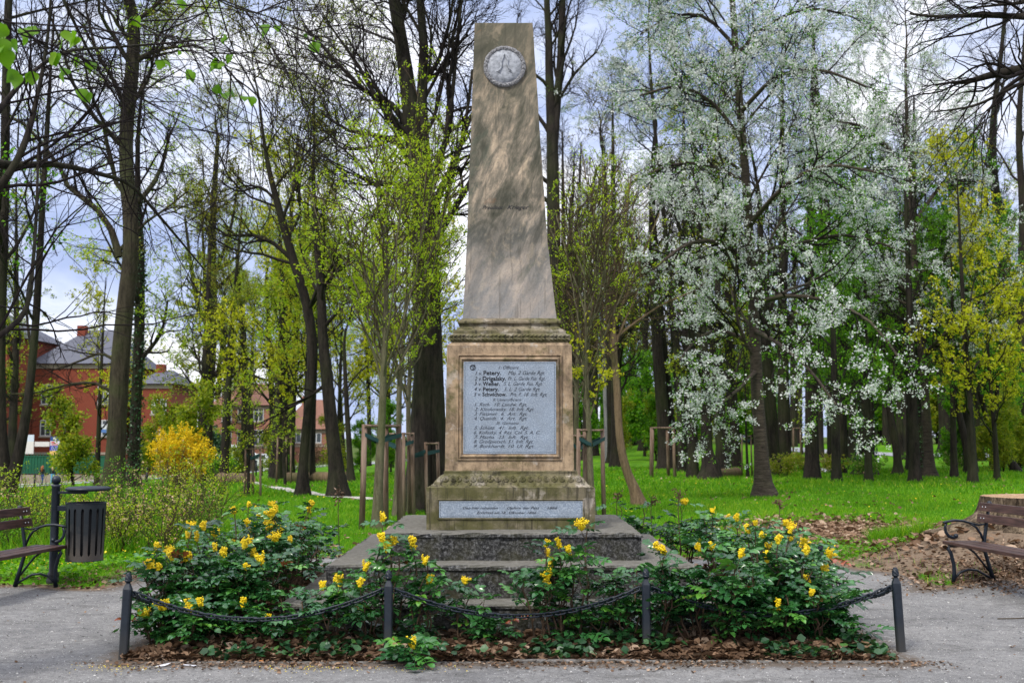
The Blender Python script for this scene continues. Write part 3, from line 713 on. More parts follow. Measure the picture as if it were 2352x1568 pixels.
chain(P7, P5, .19, 'far iron chain behind the right bushes', seed=7)

# ------------------------------------------------------------------ benches
wm_ = MT('bench_wood', .5, .4); a = wm_.noise(6, 6, .65, wm_.tc.outputs['Object'], (.6, 9, 9)); b = wm_.noise(40, 4, .6)
wm_.color(wm_.mix(wm_.ramp(a, [(.4, 0.), (.62, 1.)]), (.025, .010, .008), (.085, .042, .034))); wm_.bump(a, .3, .004)
bolt = simple('bolt_steel', (.45, .46, .48), .35, .5, .8, bump=0)
def bench(label, org, ax, side, L_=1.85):
    """origin = foot of the near front leg; ax = world direction of the long axis; side = +1 / -1: where the back is"""
    ang = math.atan2(ax[1], ax[0]); r = empty('park_bench', org, ang, label, 'bench', 'slatted park benches facing the monument')
    S = side
    def seatline(l): return l
    for l in (.12, L_ - .12):            # cast-iron end frames
        bm = bmesh.new(); P = lambda y, z: (l, y * S, z)
        tube(bm, [P(.015, 0), P(.03, .10), P(.028, .20), P(.0, .32), P(-.035, .385), P(-.03, .405), P(.05, .405)], [.022, .019, .018, .018, .016, .013, .010], 8, sx=1.25)
        tube(bm, [P(.50, 0), P(.45, .18), P(.40, .36), P(.40, .45), P(.43, .62), P(.475, .86)], [.024, .019, .018, .018, .017, .016], 8, sx=1.25)
        tube(bm, [P(.03, .05), P(.10, .115), P(.20, .145), P(.30, .135), P(.41, .075), P(.47, .04)], .013, 8, sx=1.25)
        tube(bm, [P(-.02, .405), P(.15, .405), P(.30, .405), P(.40, .40)], .012, 8, sx=1.2)
        tube(bm, [P(.18, .40), P(.28, .33), P(.37, .22), P(.44, .13)], .012, 8, sx=1.2)
        # arm rest with its curl
        tube(bm, [P(-.085, .665), P(-.05, .675), P(.05, .69), P(.15, .683), P(.25, .655), P(.34, .635), P(.42, .645)], [.010, .015, .015, .014, .012, .010, .010], 8, sx=1.6)
        tube(bm, [P(-.04, .675), P(-.062, .62), P(-.055, .56), P(-.02, .515), P(.03, .50), P(.06, .505)], [.011, .013, .014, .014, .014, .014], 8, sx=1.3)
        bmesh.ops.create_uvsphere(bm, u_segments=12, v_segments=8, radius=.026, matrix=Matrix.Translation((l, .065 * S, .518)))
        tube(bm, [P(.24, .655), P(.31, .61), P(.36, .54), P(.39, .465)], .013, 8, sx=1.3)
        bmesh.ops.create_uvsphere(bm, u_segments=12, v_segments=8, radius=.028, matrix=Matrix.Translation((l, .478 * S, .875)))
        link('end_frame', bmmesh('end_frame', bm, M['iron'], True), r)
    rb = random.Random(int(L_ * 100) + side)
    for i, (y0, y1) in enumerate(((-.035, .085), (.10, .215), (.23, .345))):
        bm = bmesh.new(); box(bm, 0, L_, min(y0 * S, y1 * S), max(y0 * S, y1 * S), .418, .455); link('seat_slat', bmmesh('seat_slat', bm, wm_.m, bevel=.005), r)
    for z0, z1, y in ((.665, .755, .412), (.79, .88, .438)):
        bm = bmesh.new(); vs = box(bm, 0, L_, 0, .032, z0, z1)
        for v in vs: v.co.y = (y - .03 + (v.co.z - z0) * .2 + v.co.y) * S
        o = link('back_slat', bmmesh('back_slat', bm, wm_.m, bevel=.005), r)
        for l in (.09, .15, L_ - .15, L_ - .09):
            bm = bmesh.new(); bmesh.ops.create_uvsphere(bm, u_segments=8, v_segments=6, radius=.0085, matrix=Matrix.Translation((l, (y - .034 + .009) * S, (z0 + z1) / 2)))
            link('bolt', bmmesh('bolt', bm, bolt, True), o)
    return r
rf = gnd(2190, 1338); lf = gnd(128, 1349)
bench('dark brown slatted park bench with curled iron armrest before the cut tree stump', (rf.x - .015 - .12 * .13, rf.y + .12, rf.z), (.13, -.99), +1)
bench('dark brown slatted park bench with curled iron armrest beside the litter bin', (lf.x + .015 + .12 * .12, lf.y + .12, lf.z), (-.12, -.99), -1)

# ------------------------------------------------------------------ litter bin
bp = gnd(121, 1340); LB = empty('litter_bin', bp, 0, 'dark blue-grey slotted metal litter bin with round lid hung on a ball-topped post', 'bin')
bm = bmesh.new(); lathe(bm, [(.070, -.05), (.072, .03), (.060, .045), (.068, .07), (.060, .10), (.047, .115), (.046, 1.07), (.050, 1.075), (.050, 1.095), (.034, 1.10), (.030, 1.105)], 24); link('post', bmmesh('bin_post', bm, pm.m, True), LB)
bm = bmesh.new(); bmesh.ops.create_uvsphere(bm, u_segments=24, v_segments=16, radius=.052, matrix=Matrix.Translation((0, 0, 1.150))); link('ball', bmmesh('ball', bm, M['iron'], True), LB)
bcx, bcy = .352, .0
bm = bmesh.new(); box(bm, .03, .14, -.03, .03, .80, .86); box(bm, .03, .36, -.028, .028, .995, 1.022); link('bracket', bmmesh('bracket', bm, M['iron'], bevel=.003), LB)
bm = bmesh.new(); lathe(bm, [(.01, 1.028), (.235, 1.030), (.252, 1.042), (.250, 1.060), (.215, 1.073), (.10, 1.080), (.01, 1.082)], 40, (bcx + .02, bcy)); link('lid', bmmesh('lid', bm, M['iron'], True), LB)
bodym = MT('bin_body', .55, .4); sz = bodym.n('ShaderNodeSeparateXYZ'); bodym.l(bodym.tc.outputs['Object'], sz.inputs[0]); nn = bodym.noise(9, 6, .7)
bodym.color(bodym.mix(bodym.ramp(bodym.math('ADD', sz.outputs[2], bodym.math('MULTIPLY', nn, .55)), [(.58, .75), (.92, 0.)]), (.010, .015, .019), (.09, .075, .062))); bodym.bump(nn, .2, .004)
bm = bmesh.new(); z0, z1 = .245, .895; R0, R1 = .203, .218
def cyl(a, z, dr=0): r = R0 + (R1 - R0) * (z - z0) / (z1 - z0) + dr; return (bcx + r * math.cos(a), bcy + r * math.sin(a), z)
ns = 16; levels = [z0, z0 + .055, z0 + .07, z0 + .085, z1 - .085, z1 - .07, z1 - .055, z1]
hw_ = [1, 1, .30 + .18, .30, .30, .30 + .18, 1, 1]       # half width fraction of the solid strip per level
for k in range(ns):
    a0 = 2 * PI * k / ns; da = PI / ns; tt = .44
    wv = [1, 1, .72, .62, .62, .72, 1, 1]; cols = []
    for z, q in zip(levels, wv):
        cols.append([bm.verts.new(cyl(a0 + da * q * s, z)) for s in (-1, -.4, .4, 1)])
    for i in range(len(levels) - 1):
        for s in range(3): f = bm.faces.new((cols[i][s], cols[i][s + 1], cols[i + 1][s + 1], cols[i + 1][s])); f.smooth = False
bmesh.ops.remove_doubles(bm, verts=bm.verts, dist=.0008)
o = link('body', bmmesh('bin_body', bm, bodym.m), LB); sol = o.modifiers.new('s', 'SOLIDIFY'); sol.thickness = .006; sol.offset = -1
for zz in (z1 - .004, z0 + .002): bm = bmesh.new(); tube(bm, [(bcx + (R1 if zz > .5 else R0) * math.cos(a), bcy + (R1 if zz > .5 else R0) * math.sin(a), zz) for a in np.linspace(0, 2 * PI, 41)], .006, 6); link('rim', bmmesh('rim', bm, M['iron'], True), LB)
liner = simple('bin_liner', (.008, .008, .009), .8, .2)
bm = bmesh.new(); lathe(bm, [(.17, z0 + .01), (.184, z0 + .02), (.198, z1 - .05), (.19, z1 - .06), (.15, z0 + .1)], 32, (bcx, bcy)); link('liner', bmmesh('liner', bm, liner, True), LB)

# ------------------------------------------------------------------ the cut stump
sx, sy = stump_c(); zs = tz(sx, sy) - .12; topz = at(2300, 1141, sy - .2).z
stb = MT('stump_bark', .95, .1); PP = stb.tc.outputs['Object']; 
a = stb.noise(7, 6, .65, PP, (1, 1, .22)); b = stb.noise(28, 5, .7, PP, (1, 1, .4))
stb.color(stb.ramp(stb.mix(.45, a, b), [(.38, (.018, .013, .009)), (.5, (.10, .075, .05)), (.62, (.24, .185, .125))])); stb.bump(stb.mix(.4, a, b), 1, .06)
cutm = MT('cut_wood', .85, .15); PP = cutm.tc.outputs['Object']; a = cutm.noise(9, 6, .7, PP); b = cutm.noise(40, 5, .7, PP, (3, 1, 1))
cutm.color(cutm.ramp(cutm.mix(.4, a, b), [(.35, (.16, .09, .045)), (.5, (.33, .21, .12)), (.65, (.50, .36, .23))])); cutm.bump(b, .5, .01)
SR = empty('tree_stump', (sx, sy, zs), 0, 'broad freshly cut hollow tree stump behind the right bench', 'tree stump')
rs = random.Random(12); n = 96; Hs = topz - zs; lv = 14; V = []; Fb = []
ph = [rs.uniform(0, 6.28) for _ in range(6)]
def srad(a, t):
    fl = (1 - t) ** 2.6; lob = .10 * math.cos(3 * a + ph[0]) + .13 * math.cos(5 * a + ph[1]) + .05 * math.cos(9 * a + ph[2])
    return .86 * (1 + .05 * math.cos(2 * a + ph[3]) + .025 * math.cos(5 * a + ph[4])) + fl * (.40 + lob * 1.6) + .016 * math.cos(31 * a + 2 * math.sin(4 * t + a)) + .012 * math.cos(53 * a + 3 * t)
for i in range(lv):
    t = i / (lv - 1)
    for k in range(n):
        a = 2 * PI * k / n; r = srad(a, t); V.append((r * math.cos(a), r * math.sin(a), Hs * t * (1 + (.03 * math.cos(a + 1) if t == 1 else 0))))
for i in range(lv - 1):
    for k in range(n): Fb.append((i * n + k, i * n + (k + 1) % n, (i + 1) * n + (k + 1) % n, (i + 1) * n + k))
link('bark', npmesh('stump_bark', V, [(Fb, 0)], [stb.m]), SR)
V2 = []; F2 = []; rr_ = [1.0, .97, .8, .62, .50, .46, .30]; zz = [0, .006, .004, .0, -.01, -.10, -.16]
for i, (q, z_) in enumerate(zip(rr_, zz)):
    for k in range(n):
        a = 2 * PI * k / n; r = srad(a, 1) * q; j = (.06 * math.cos(3 * a + 1) + .05 * math.cos(7 * a)) * (q < .7)
        V2.append((r * (1 + j) * math.cos(a) + (.12 if q < .7 else 0), r * (1 + j) * math.sin(a), Hs * (1 + .03 * math.cos(a + 1)) + z_ + (.02 * math.cos(5 * a) if q < .55 else 0)))
for i in range(len(rr_) - 1):
    for k in range(n): F2.append((i * n + k, i * n + (k + 1) % n, (i + 1) * n + (k + 1) % n, (i + 1) * n + k))
F2b = [[(len(rr_) - 1) * n + k for k in range(n)]]
link('cut_face', npmesh('cut_face', V2, [(F2, 0), (np.array(F2b), 0)], [cutm.m]), SR)
# ------------------------------------------------------------------ plant geometry
def unit(v): return v / np.maximum(np.linalg.norm(v, axis=-1, keepdims=True), 1e-9)
def tubes(P, R, S):
    """P (N,K,3), R (N,K) -> verts, quads"""
    N_, K, _ = P.shape
    T = np.empty_like(P); T[:, 1:-1] = P[:, 2:] - P[:, :-2]; T[:, 0] = P[:, 1] - P[:, 0]; T[:, -1] = P[:, -1] - P[:, -2]; T = unit(T)
    ref = np.where(np.abs(T[:, :1, 2:3]).repeat(K, 1) > .8, np.array([1., .13, 0]), np.array([.05, 0, 1.]))
    A = unit(np.cross(T, ref)); B = np.cross(T, A); th = 2 * PI * np.arange(S) / S
    V = P[:, :, None] + R[:, :, None, None] * (A[:, :, None] * np.cos(th)[None, None, :, None] + B[:, :, None] * np.sin(th)[None, None, :, None])
    n = np.arange(N_)[:, None, None] * K * S; k = np.arange(K - 1)[None, :, None] * S; s = np.arange(S)[None, None]
    s2 = (s + 1) % S
    Fq = np.stack(np.broadcast_arrays(n + k + s, n + k + s2, n + k + S + s2, n + k + S + s), -1).reshape(-1, 4)
    return V.reshape(-1, 3), Fq
class Geo:
    def __init__(s): s.V = []; s.F = []; s.r = []; s.o = 0
    def add(s, V, Fq, mi=0, rnd=None):
        if len(V) == 0: return
        s.V.append(V); s.F.append((np.asarray(Fq) + s.o, mi)); s.o += len(V); s.r.append(np.zeros(len(V)) if rnd is None else rnd)
    def tubes(s, P, R, S, mi=0): V, Fq = tubes(P, R, S); s.add(V, Fq, mi)
    def mesh(s, name, mats, smooth=True): return npmesh(name, np.concatenate(s.V), s.F, mats, smooth, np.concatenate(s.r))
def grow(P, R, rng, n, t0, t1, ang, length, K, up=0.0, wig=.12, rr=.55, tip=.25, taper=.5, out=None, rmin=.004):
    """children of a set of branches"""
    N_, K0, _ = P.shape
    t = t0 + (t1 - t0) * (np.arange(n)[None] + rng.random((N_, n))) / n
    f = t * (K0 - 1); i = np.minimum(f.astype(int), K0 - 2); f = f - i; ar = np.arange(N_)[:, None]
    p = P[ar, i] * (1 - f[..., None]) + P[ar, i + 1] * f[..., None]; tan = unit(P[ar, i + 1] - P[ar, i])
    r = R[ar, i] * (1 - f) + R[ar, i + 1] * f
    L = np.linalg.norm(np.diff(P, axis=1), axis=2).sum(1)[:, None]
    rv = rng.normal(size=(N_, n, 3)); perp = unit(rv - (rv * tan).sum(-1, keepdims=True) * tan)
    a = rng.uniform(*ang, size=(N_, n, 1)); d = unit(tan * np.cos(a) + perp * np.sin(a))
    ln_ = (L * length if length < 3 and out is None else (out if out is not None else length)) * (1 - taper * (t - t0) / max(1e-6, t1 - t0)) * rng.uniform(.6, 1.25, (N_, n))
    p = p.reshape(-1, 3); d = d.reshape(-1, 3); ln_ = np.broadcast_to(ln_, (N_, n)).reshape(-1); r0 = np.maximum((r * rr).reshape(-1), rmin)
    M_ = len(p); Q_ = np.empty((M_, K, 3)); Q_[:, 0] = p; st = (ln_ / (K - 1))[:, None]
    for k in range(1, K):
        d = unit(d + rng.normal(size=(M_, 3)) * wig + np.array([0, 0, up])); Q_[:, k] = Q_[:, k - 1] + d * st
    RR = r0[:, None] * np.linspace(1, tip, K)[None]
    return Q_, np.maximum(RR, rmin * .6)
def pick(P, rng, M_, t0=.2, t1=1.0):
    N_, K, _ = P.shape; j = rng.integers(0, N_, M_); t = rng.uniform(t0, t1, M_) * (K - 1); i = np.minimum(t.astype(int), K - 2); f = (t - i)[:, None]
    return P[j, i] * (1 - f) + P[j, i + 1] * f
def leafquads(C, rng, n, spread, size, droop=0.0, aspect=.62):
    """n small folded leaves round each centre"""
    C = np.repeat(C, n, 0) + rng.normal(size=(len(C) * n, 3)) * spread; M_ = len(C)
    d = unit(rng.normal(size=(M_, 3)) + np.array([0, 0, -droop])); rv = rng.normal(size=(M_, 3)); s = unit(np.cross(d, rv)); u = np.cross(s, d)
    L = size * rng.uniform(.6, 1.3, (M_, 1)); W = L * aspect * .5
    V = np.stack([C, C + d * L * .5 + s * W + u * W * .35, C + d * L, C + d * L * .5 - s * W + u * W * .35], 1).reshape(-1, 3)
    b = np.arange(M_)[:, None] * 4; Ft = np.concatenate([b + np.array([[0, 1, 2]]), b + np.array([[0, 2, 3]])])
    return V, Ft, np.repeat(np.clip(rng.normal(.5, .24, M_), 0, 1), 4)
def smoothpath(pts, rad, n):
    pts = np.array(pts, float); rad = np.array(rad, float); m = len(pts); t = np.linspace(0, m - 1, n); o = []; r = []
    for x in t:
        i = min(int(x), m - 2); f = x - i; p0, p1, p2, p3 = pts[max(i - 1, 0)], pts[i], pts[i + 1], pts[min(i + 2, m - 1)]
        o.append(.5 * (2 * p1 + (p2 - p0) * f + (2 * p0 - 5 * p1 + 4 * p2 - p3) * f * f + (3 * p1 - p0 - 3 * p2 + p3) * f ** 3)); r.append(rad[i] * (1 - f) + rad[i + 1] * f)
    return np.array(o)[None], np.array(r)[None]
STY = {
 # l1: limbs  (n, t0, t1, angle, length, up, rr) ; l2, l3, l4
 'old':    dict(n1=12, t1=(.34, .98), a1=(.5, 1.0), L1=4.8, up1=.08, rr1=.42, n2=7, L2=2.1, n3=6, L3=.9, n4=3, L4=.40, leaf='limed', nl=3200, k=2, ls=.05, sp=.06, tw='twig', wig=.19, r3=.007, r4=.0045, low=1.0),
 'bare':   dict(n1=13, t1=(.28, .98), a1=(.45, .95), L1=5.4, up1=.10, rr1=.40, n2=8, L2=2.3, n3=6, L3=1.0, n4=4, L4=.5, leaf=None, nl=0, k=0, ls=.04, sp=.05, tw='twig', wig=.17, r3=.008, r4=.005, low=1.0),
 'young':  dict(n1=20, t1=(.34, .95), a1=(.35, .75), L1=3.4, up1=.09, rr1=.42, n2=7, L2=1.05, n3=4, L3=.38, n4=0, L4=0, leaf='lime', nl=1700, k=4, ls=.050, sp=.032, tw='twig_warm', wig=.10, r3=.0045, r4=.004, low=.75),
 'cherry': dict(n1=22, t1=(.24, .98), a1=(.7, 1.3), L1=5.0, up1=.03, rr1=.36, n2=12, L2=2.1, n3=9, L3=.95, n4=0, L4=0, leaf='blossom', nl=24000, k=8, ls=.050, sp=.044, tw='twig', wig=.12, r3=.008, r4=.006, low=.9),
}
def crown_geo(P, R, s, rng, g, limb_geo, extra=None, nmul=1.0):
    """P,R: axis branches (1,K,3). fills limbs into limb_geo and twigs and leaves into g"""
    n1 = max(3, int(s['n1'] * nmul))
    A, AR = grow(P, R, rng, n1, *s['t1'], s['a1'], 1, 9, s['up1'], s['wig'], s['rr1'], .22, .45, out=s['L1'], rmin=.02)
    if extra is not None:
        A = np.concatenate([A] + [e[0] for e in extra]); AR = np.concatenate([AR] + [e[1] for e in extra])
    limb_geo.tubes(A, AR, 6)
    B, BR = grow(A, AR, rng, s['n2'], .18, 1, (.45, 1.0), 1, 7, s['up1'] * .6, s['wig'] * 1.1, .55, .3, .5, out=s['L2'], rmin=.012)
    g.tubes(B, BR, 4)
    C, CR = grow(B, BR, rng, s['n3'], .15, 1, (.4, .95), 1, 5, s['up1'] * .4, s['wig'] * 1.1, .5, .4, .45, out=s['L3'], rmin=s['r3'])
    g.tubes(C, CR, 3); last = C
    if s['n4']:
        D, DR = grow(C, CR, rng, s['n4'], .2, 1, (.4, .9), 1, 4, .0, s['wig'], .6, .5, .4, out=s['L4'], rmin=s['r4'])
        g.tubes(D, DR, 3); last = D
    return A, B, C, last
def make_tree(name, label, path, style, barkm, seed, cat='tree', group=None, top=3.0, ext=True, limbs=(), leaf=None, nl=None, ls=None, lowleaf=0, nmul=1.0, tw=None, over=None, parts=True, ivy=0, Y=None, sides=12, leafz=None, second=None):
    """path: (px, py, width px) from the ground up, surveyed in the picture and set at the distance of its foot"""
    rng = np.random.default_rng(seed); s = dict(STY[style]); s.update(over or {})
    if leaf: s['leaf'] = leaf
    if nl is not None: s['nl'] = nl
    if ls: s['ls'] = ls
    b = gnd(path[0][0], path[0][1]) if Y is None else None
    if b is None: p = at(path[0][0], path[0][1], Y); b = Vector((p.x, Y, tz(p.x, Y)))
    Yd = b.y; k = Yd / F
    def conv(pp, dep=0.0, first=False):
        pts = []; rad = []
        for i, q in enumerate(pp):
            yy = Yd + (q[3] if len(q) > 3 else 0); v = at(q[0], q[1], yy); pts.append((v.x, yy, v.z)); rad.append(max(.012, q[2] * yy / F / 2))
        return pts, rad
    pts, rad = conv(path); pts[0] = (b.x, b.y, b.z - .15)
    if ext:
        d = np.array(pts[-1]) - np.array(pts[-2]); d = d / np.linalg.norm(d)
        for q in range(1, 4): pts.append(tuple(np.array(pts[-1]) + (d * (1 - .15 * q) + np.array([rng.normal() * .12, rng.normal() * .12, .3])) * top / 3)); rad.append(rad[-1] * .62)
    else: rad[-1] = min(rad[-1], .02)
    Pt, Rt = smoothpath(pts, rad, 30)
    h = Pt[0, :, 2] - b.z; fl = 1 + .55 * np.exp(-np.clip(h, 0, 9) / .28); Rt = Rt * fl[None]
    org = Vector((b.x, b.y, b.z)); o3 = np.array(org)
    tg = Geo(); g = Geo()
    tg.tubes(Pt - o3, Rt, sides)
    if second:
        for sp2 in second:
            p2, r2 = conv(sp2); d = np.array(p2[-1]) - np.array(p2[-2]); d = d / np.linalg.norm(d)
            for q in range(2): p2.append(tuple(np.array(p2[-1]) + d * top / 2)); r2.append(r2[-1] * .55)
            S2_, SR2 = smoothpath(p2, r2, 20); tg.tubes(S2_ - o3, SR2, sides)
            crown_geo(S2_ - o3, SR2, s, rng, g, tg, None, .7)
    ex = []
    for lb in limbs:
        p_, r_ = conv(lb); Lp, Lr = smoothpath(p_, r_, 9); ex.append((Lp - o3, Lr))
    A, B, C, last = crown_geo(Pt - o3, Rt, s, rng, g, tg, ex or None, nmul)
    mats = [M[tw or s['tw']]]
    if s['leaf'] and s['nl']:
        mats.append(M[s['leaf']]); c_ = pick(last, rng, s['nl'], .3, 1.0)
        if leafz is not None:
            z = c_[:, 2] + org.z; keep = rng.random(len(z)) < sst(leafz[1], leafz[0], z); c_ = c_[keep]
        V, Fq, rd = leafquads(c_, rng, s['k'], s['sp'], s['ls'], .5 if s['leaf'] != 'blossom' else .1, .62 if s['leaf'] != 'blossom' else .95); g.add(V, Fq, 1, rd)
        if s['leaf'] == 'blossom':
            mats.append(M['green']); V, Fq, rd = leafquads(pick(last, rng, int(s['nl'] * 1.7), .2, 1.0), rng, 2, .05, .055, .2); g.add(V, Fq, 2, rd)
    if ivy:                          # leaves climbing the trunk
        mats.append(M['ivy']); j = rng.integers(2, 16, ivy); f = rng.random((ivy, 1)); q = (Pt[0, j] * (1 - f) + Pt[0, j + 1] * f) - o3; a = rng.random(ivy) * 2 * PI
        q = q + np.stack([np.cos(a), np.sin(a), 0 * a], 1) * (Rt[0, j] * 1.05)[:, None]; V, Fq, rd = leafquads(q, rng, 2, .05, .09, .3, .9); g.add(V, Fq, len(mats) - 1, rd)
    r = empty(name, org, 0, label, cat, group)
    link('trunk', tg.mesh('trunk', [M[barkm]]), r); link('crown', g.mesh('crown', mats), r)
    return r

# --------------------------------------------- hero trees, left to right
make_tree('linden_tree', 'forked dark tree with fresh green leaves at the left edge of the photo', [(16, 1168, 58), (10, 1120, 40), (3, 1000, 26), (0, 850, 24), (2, 700, 24), (10, 450, 22), (14, 200, 20), (20, 0, 18)], 'old', 'bark_dark', 11,
          second=[[(22, 1130, 34), (50, 1010, 24), (66, 905, 20), (78, 790, 18), (86, 680, 17), (96, 500, 14), (108, 300, 12)]], leaf='green', nl=7000, ls=.12, leafz=(3, 9))
make_tree('linden_tree', 'tall bare tree with a stout straight brown trunk left of the litter bin bushes', [(258, 1128, 60), (262, 1090, 47), (268, 1000, 42), (275, 850, 43), (288, 700, 38), (299, 600, 36), (300, 500, 36), (292, 420, 33), (290, 300, 32), (302, 180, 33), (308, 60, 28), (296, 0, 26)], 'bare', 'bark_brown', 12,
          limbs=[[(275, 590, 20), (247, 509, 16), (202, 464, 14), (156, 428, 12), (131, 373, 10), (65, 292, 8), (30, 272, 6)], [(275, 575, 10), (330, 515, 7), (380, 480, 5), (430, 440, 4)],
                 [(300, 150, 16), (340, 125, 11), (390, 110, 8), (450, 105, 5)], [(262, 905, 9), (220, 880, 7), (160, 882, 6), (90, 900, 4), (20, 905, 3)], [(268, 830, 9), (230, 812, 7), (180, 830, 5), (120, 850, 3)], [(310, 50, 12), (350, 20, 9), (390, -20, 7)]], over=dict(t1=(.42, .98)), sides=20)
make_tree('linden_tree', 'dark ivy-clad tree close behind the stout brown trunk on the left', [(308, 1122, 32), (308, 1050, 26), (314, 900, 24), (320, 760, 24), (322, 600, 20), (316, 430, 14), (318, 300, 9)], 'old', 'bark_dark', 13, leaf='lime', nl=5000, ls=.09, ivy=1200, limbs=[[(318, 830, 12), (345, 800, 10), (372, 760, 7), (385, 690, 5)]])
make_tree('linden_tree', 'dark gnarled tree with upswept forks behind the yellow forsythia', [(472, 1098, 40), (470, 1040, 32), (474, 930, 32), (482, 800, 30), (486, 700, 26), (486, 600, 22), (490, 480, 16), (498, 350, 10)], 'old', 'bark_dark', 14, leaf='limed', nl=6500, ls=.085,
          limbs=[[(482, 760, 16), (455, 700, 12), (440, 620, 9), (425, 500, 6)], [(488, 640, 12), (520, 560, 9), (540, 470, 6), (548, 380, 4)], [(478, 870, 12), (530, 840, 9), (600, 870, 7), (660, 880, 4)]])
make_tree('linden_tree', 'dark tree whose trunk sweeps left above the light dirt path', [(695, 1139, 32), (697, 1058, 20), (706, 960, 21), (714, 900, 22), (717, 786, 24), (702, 690, 22), (670, 585, 20), (642, 484, 17), (620, 400, 12), (604, 310, 8), (594, 220, 5)], 'old', 'bark_dark', 15, top=1.5, leaf='olive', nl=6000, ls=.065,
          limbs=[[(675, 600, 13), (630, 560, 11), (580, 540, 9), (520, 540, 6), (470, 500, 4)], [(714, 700, 14), (760, 640, 10), (800, 600, 8), (850, 540, 5)], [(640, 470, 8), (600, 430, 7), (550, 440, 5), (510, 420, 4)], [(650, 500, 9), (680, 420, 7), (700, 330, 5)]])
make_tree('linden_tree', 'thick dark trunk leaning beside the light dirt path left of the staked trees', [(778, 1141, 46), (771, 1060, 33), (763, 990, 30), (754, 900, 28), (742, 780, 24), (738, 680, 20), (728, 560, 15), (720, 430, 10), (722, 330, 6)], 'old', 'bark_dark', 16, leaf='limed', nl=6000, ls=.065, limbs=[[(752, 880, 10), (710, 910, 8), (640, 950, 5), (600, 970, 3)]])
make_tree('linden_tree', 'slim dark tree behind the fallen log on the left lawn', [(717, 1108, 12), (718, 1050, 11), (722, 900, 10), (728, 760, 8), (735, 600, 6)], 'old', 'bark_dark', 17, nmul=.6, leaf='limed', nl=2000, ls=.08)
# big double tree just left of the monument
make_tree('linden_tree', 'huge old tree with massive dark double trunk close behind the left side of the monument', [(962, 1172, 78), (965, 1090, 62), (972, 950, 56), (980, 820, 54), (984, 700, 52), (978, 560, 50), (964, 420, 46), (950, 310, 44), (938, 210, 38), (922, 100, 32), (905, 0, 28)], 'bare', 'bark_dark', 18,
          second=[[(1008, 1165, 44), (1004, 1000, 42), (998, 850, 40), (994, 720, 38), (990, 600, 36), (985, 480, 32), (975, 350, 28), (968, 230, 26), (974, 120, 22), (964, 0, 18)]],
          limbs=[[(948, 385, 20), (915, 330, 15), (860, 310, 11), (800, 300, 8), (740, 260, 5)], [(940, 300, 18), (900, 240, 14), (840, 210, 11), (770, 140, 8), (700, 60, 6)], [(985, 600, 18), (1010, 520, 15), (1035, 420, 12), (1068, 290, 9), (1085, 160, 7)],
                 [(978, 470, 18), (1010, 380, 15), (1035, 250, 12), (1048, 120, 9), (1060, 0, 8)], [(960, 450, 14), (900, 420, 11), (860, 425, 9), (820, 370, 6), (760, 320, 4)], [(975, 590, 12), (930, 540, 9), (880, 500, 7), (830, 500, 5)], [(945, 280, 12), (990, 200, 9), (1030, 130, 7), (1075, 80, 5)]], over=dict(t1=(.35, .98), L1=4.6), sides=20)
# young lindens with stakes
YO = dict(low=.6)
make_tree('young_linden', 'young linden with three-post stake frame, nearest of the staked trees left of the monument', [(867, 1216, 26), (868, 1150, 21), (872, 1060, 20), (877, 960, 18), (880, 880, 16), (883, 800, 13), (887, 700, 9), (890, 560, 5), (888, 400, 3)], 'young', 'bark_young', 21, ext=False, group='staked young lindens', nl=2000, over=dict(t1=(.42, .95), L1=3.5), nmul=1.3)
make_tree('young_linden', 'young linden second in the staked row left of the monument', [(911, 1186, 17), (913, 1100, 14), (916, 980, 13), (918, 880, 12), (926, 780, 9), (934, 650, 6), (938, 480, 4), (940, 330, 2.5)], 'young', 'bark_young', 22, ext=False, group='staked young lindens', nl=1700, over=dict(t1=(.40, .95), L1=3.3))
make_tree('young_linden', 'young linden with greenish trunk nearest the big dark trunk', [(944, 1181, 14), (942, 1080, 12), (938, 980, 11), (940, 880, 10), (950, 760, 7), (958, 620, 5), (962, 470, 2.5)], 'young', 'bark_young', 23, ext=False, group='staked young lindens', nl=1500, over=dict(t1=(.38, .95), L1=3.2))
make_tree('young_linden', 'young linden half hidden against the right edge of the pedestal', [(1322, 1186, 14), (1323, 1060, 12), (1324, 940, 11), (1326, 820, 9), (1330, 680, 6), (1334, 520, 3)], 'young', 'bark_young', 24, ext=False, group='staked young lindens', nl=900, over=dict(t1=(.40, .95), L1=2.6))
make_tree('young_linden', 'young linden with bright yellow-green lower leaves right of the monument', [(1362, 1194, 17), (1357, 1100, 14), (1353, 1000, 13), (1349, 900, 11), (1346, 800, 8), (1344, 680, 5), (1340, 540, 3)], 'young', 'bark_young', 25, ext=False, group='staked young lindens', leaf='yellowgreen', nl=2600, ls=.075, leafz=(1.9, 4.2), over=dict(t1=(.36, .95), L1=2.6))
make_tree('leaning_tree', 'slender tan tree with kinked leaning trunk and broom-like crown right of the monument', [(1471, 1160, 30), (1458, 1125, 23), (1441, 1085, 20), (1427, 1030, 19), (1420, 958, 17), (1417, 893, 17), (1412, 829, 15), (1409, 770, 15), (1406, 730, 12), (1396, 640, 9), (1388, 520, 6), (1384, 380, 3)], 'young', 'bark_lean', 26, ext=False, leaf='lime', nl=1200, ls=.055,
          limbs=[[(1408, 750, 10), (1440, 680, 7), (1475, 590, 5), (1515, 490, 3)], [(1408, 780, 8), (1460, 740, 6), (1520, 700, 4), (1590, 670, 3)], [(1408, 790, 8), (1360, 720, 6), (1310, 680, 5), (1285, 640, 3)], [(1406, 740, 9), (1420, 640, 7), (1432, 540, 5), (1450, 400, 3)], [(1410, 820, 6), (1350, 790, 5), (1300, 740, 3)]], over=dict(t1=(.50, .92), L1=3.4, n1=26, a1=(.25, .6), up1=.16))
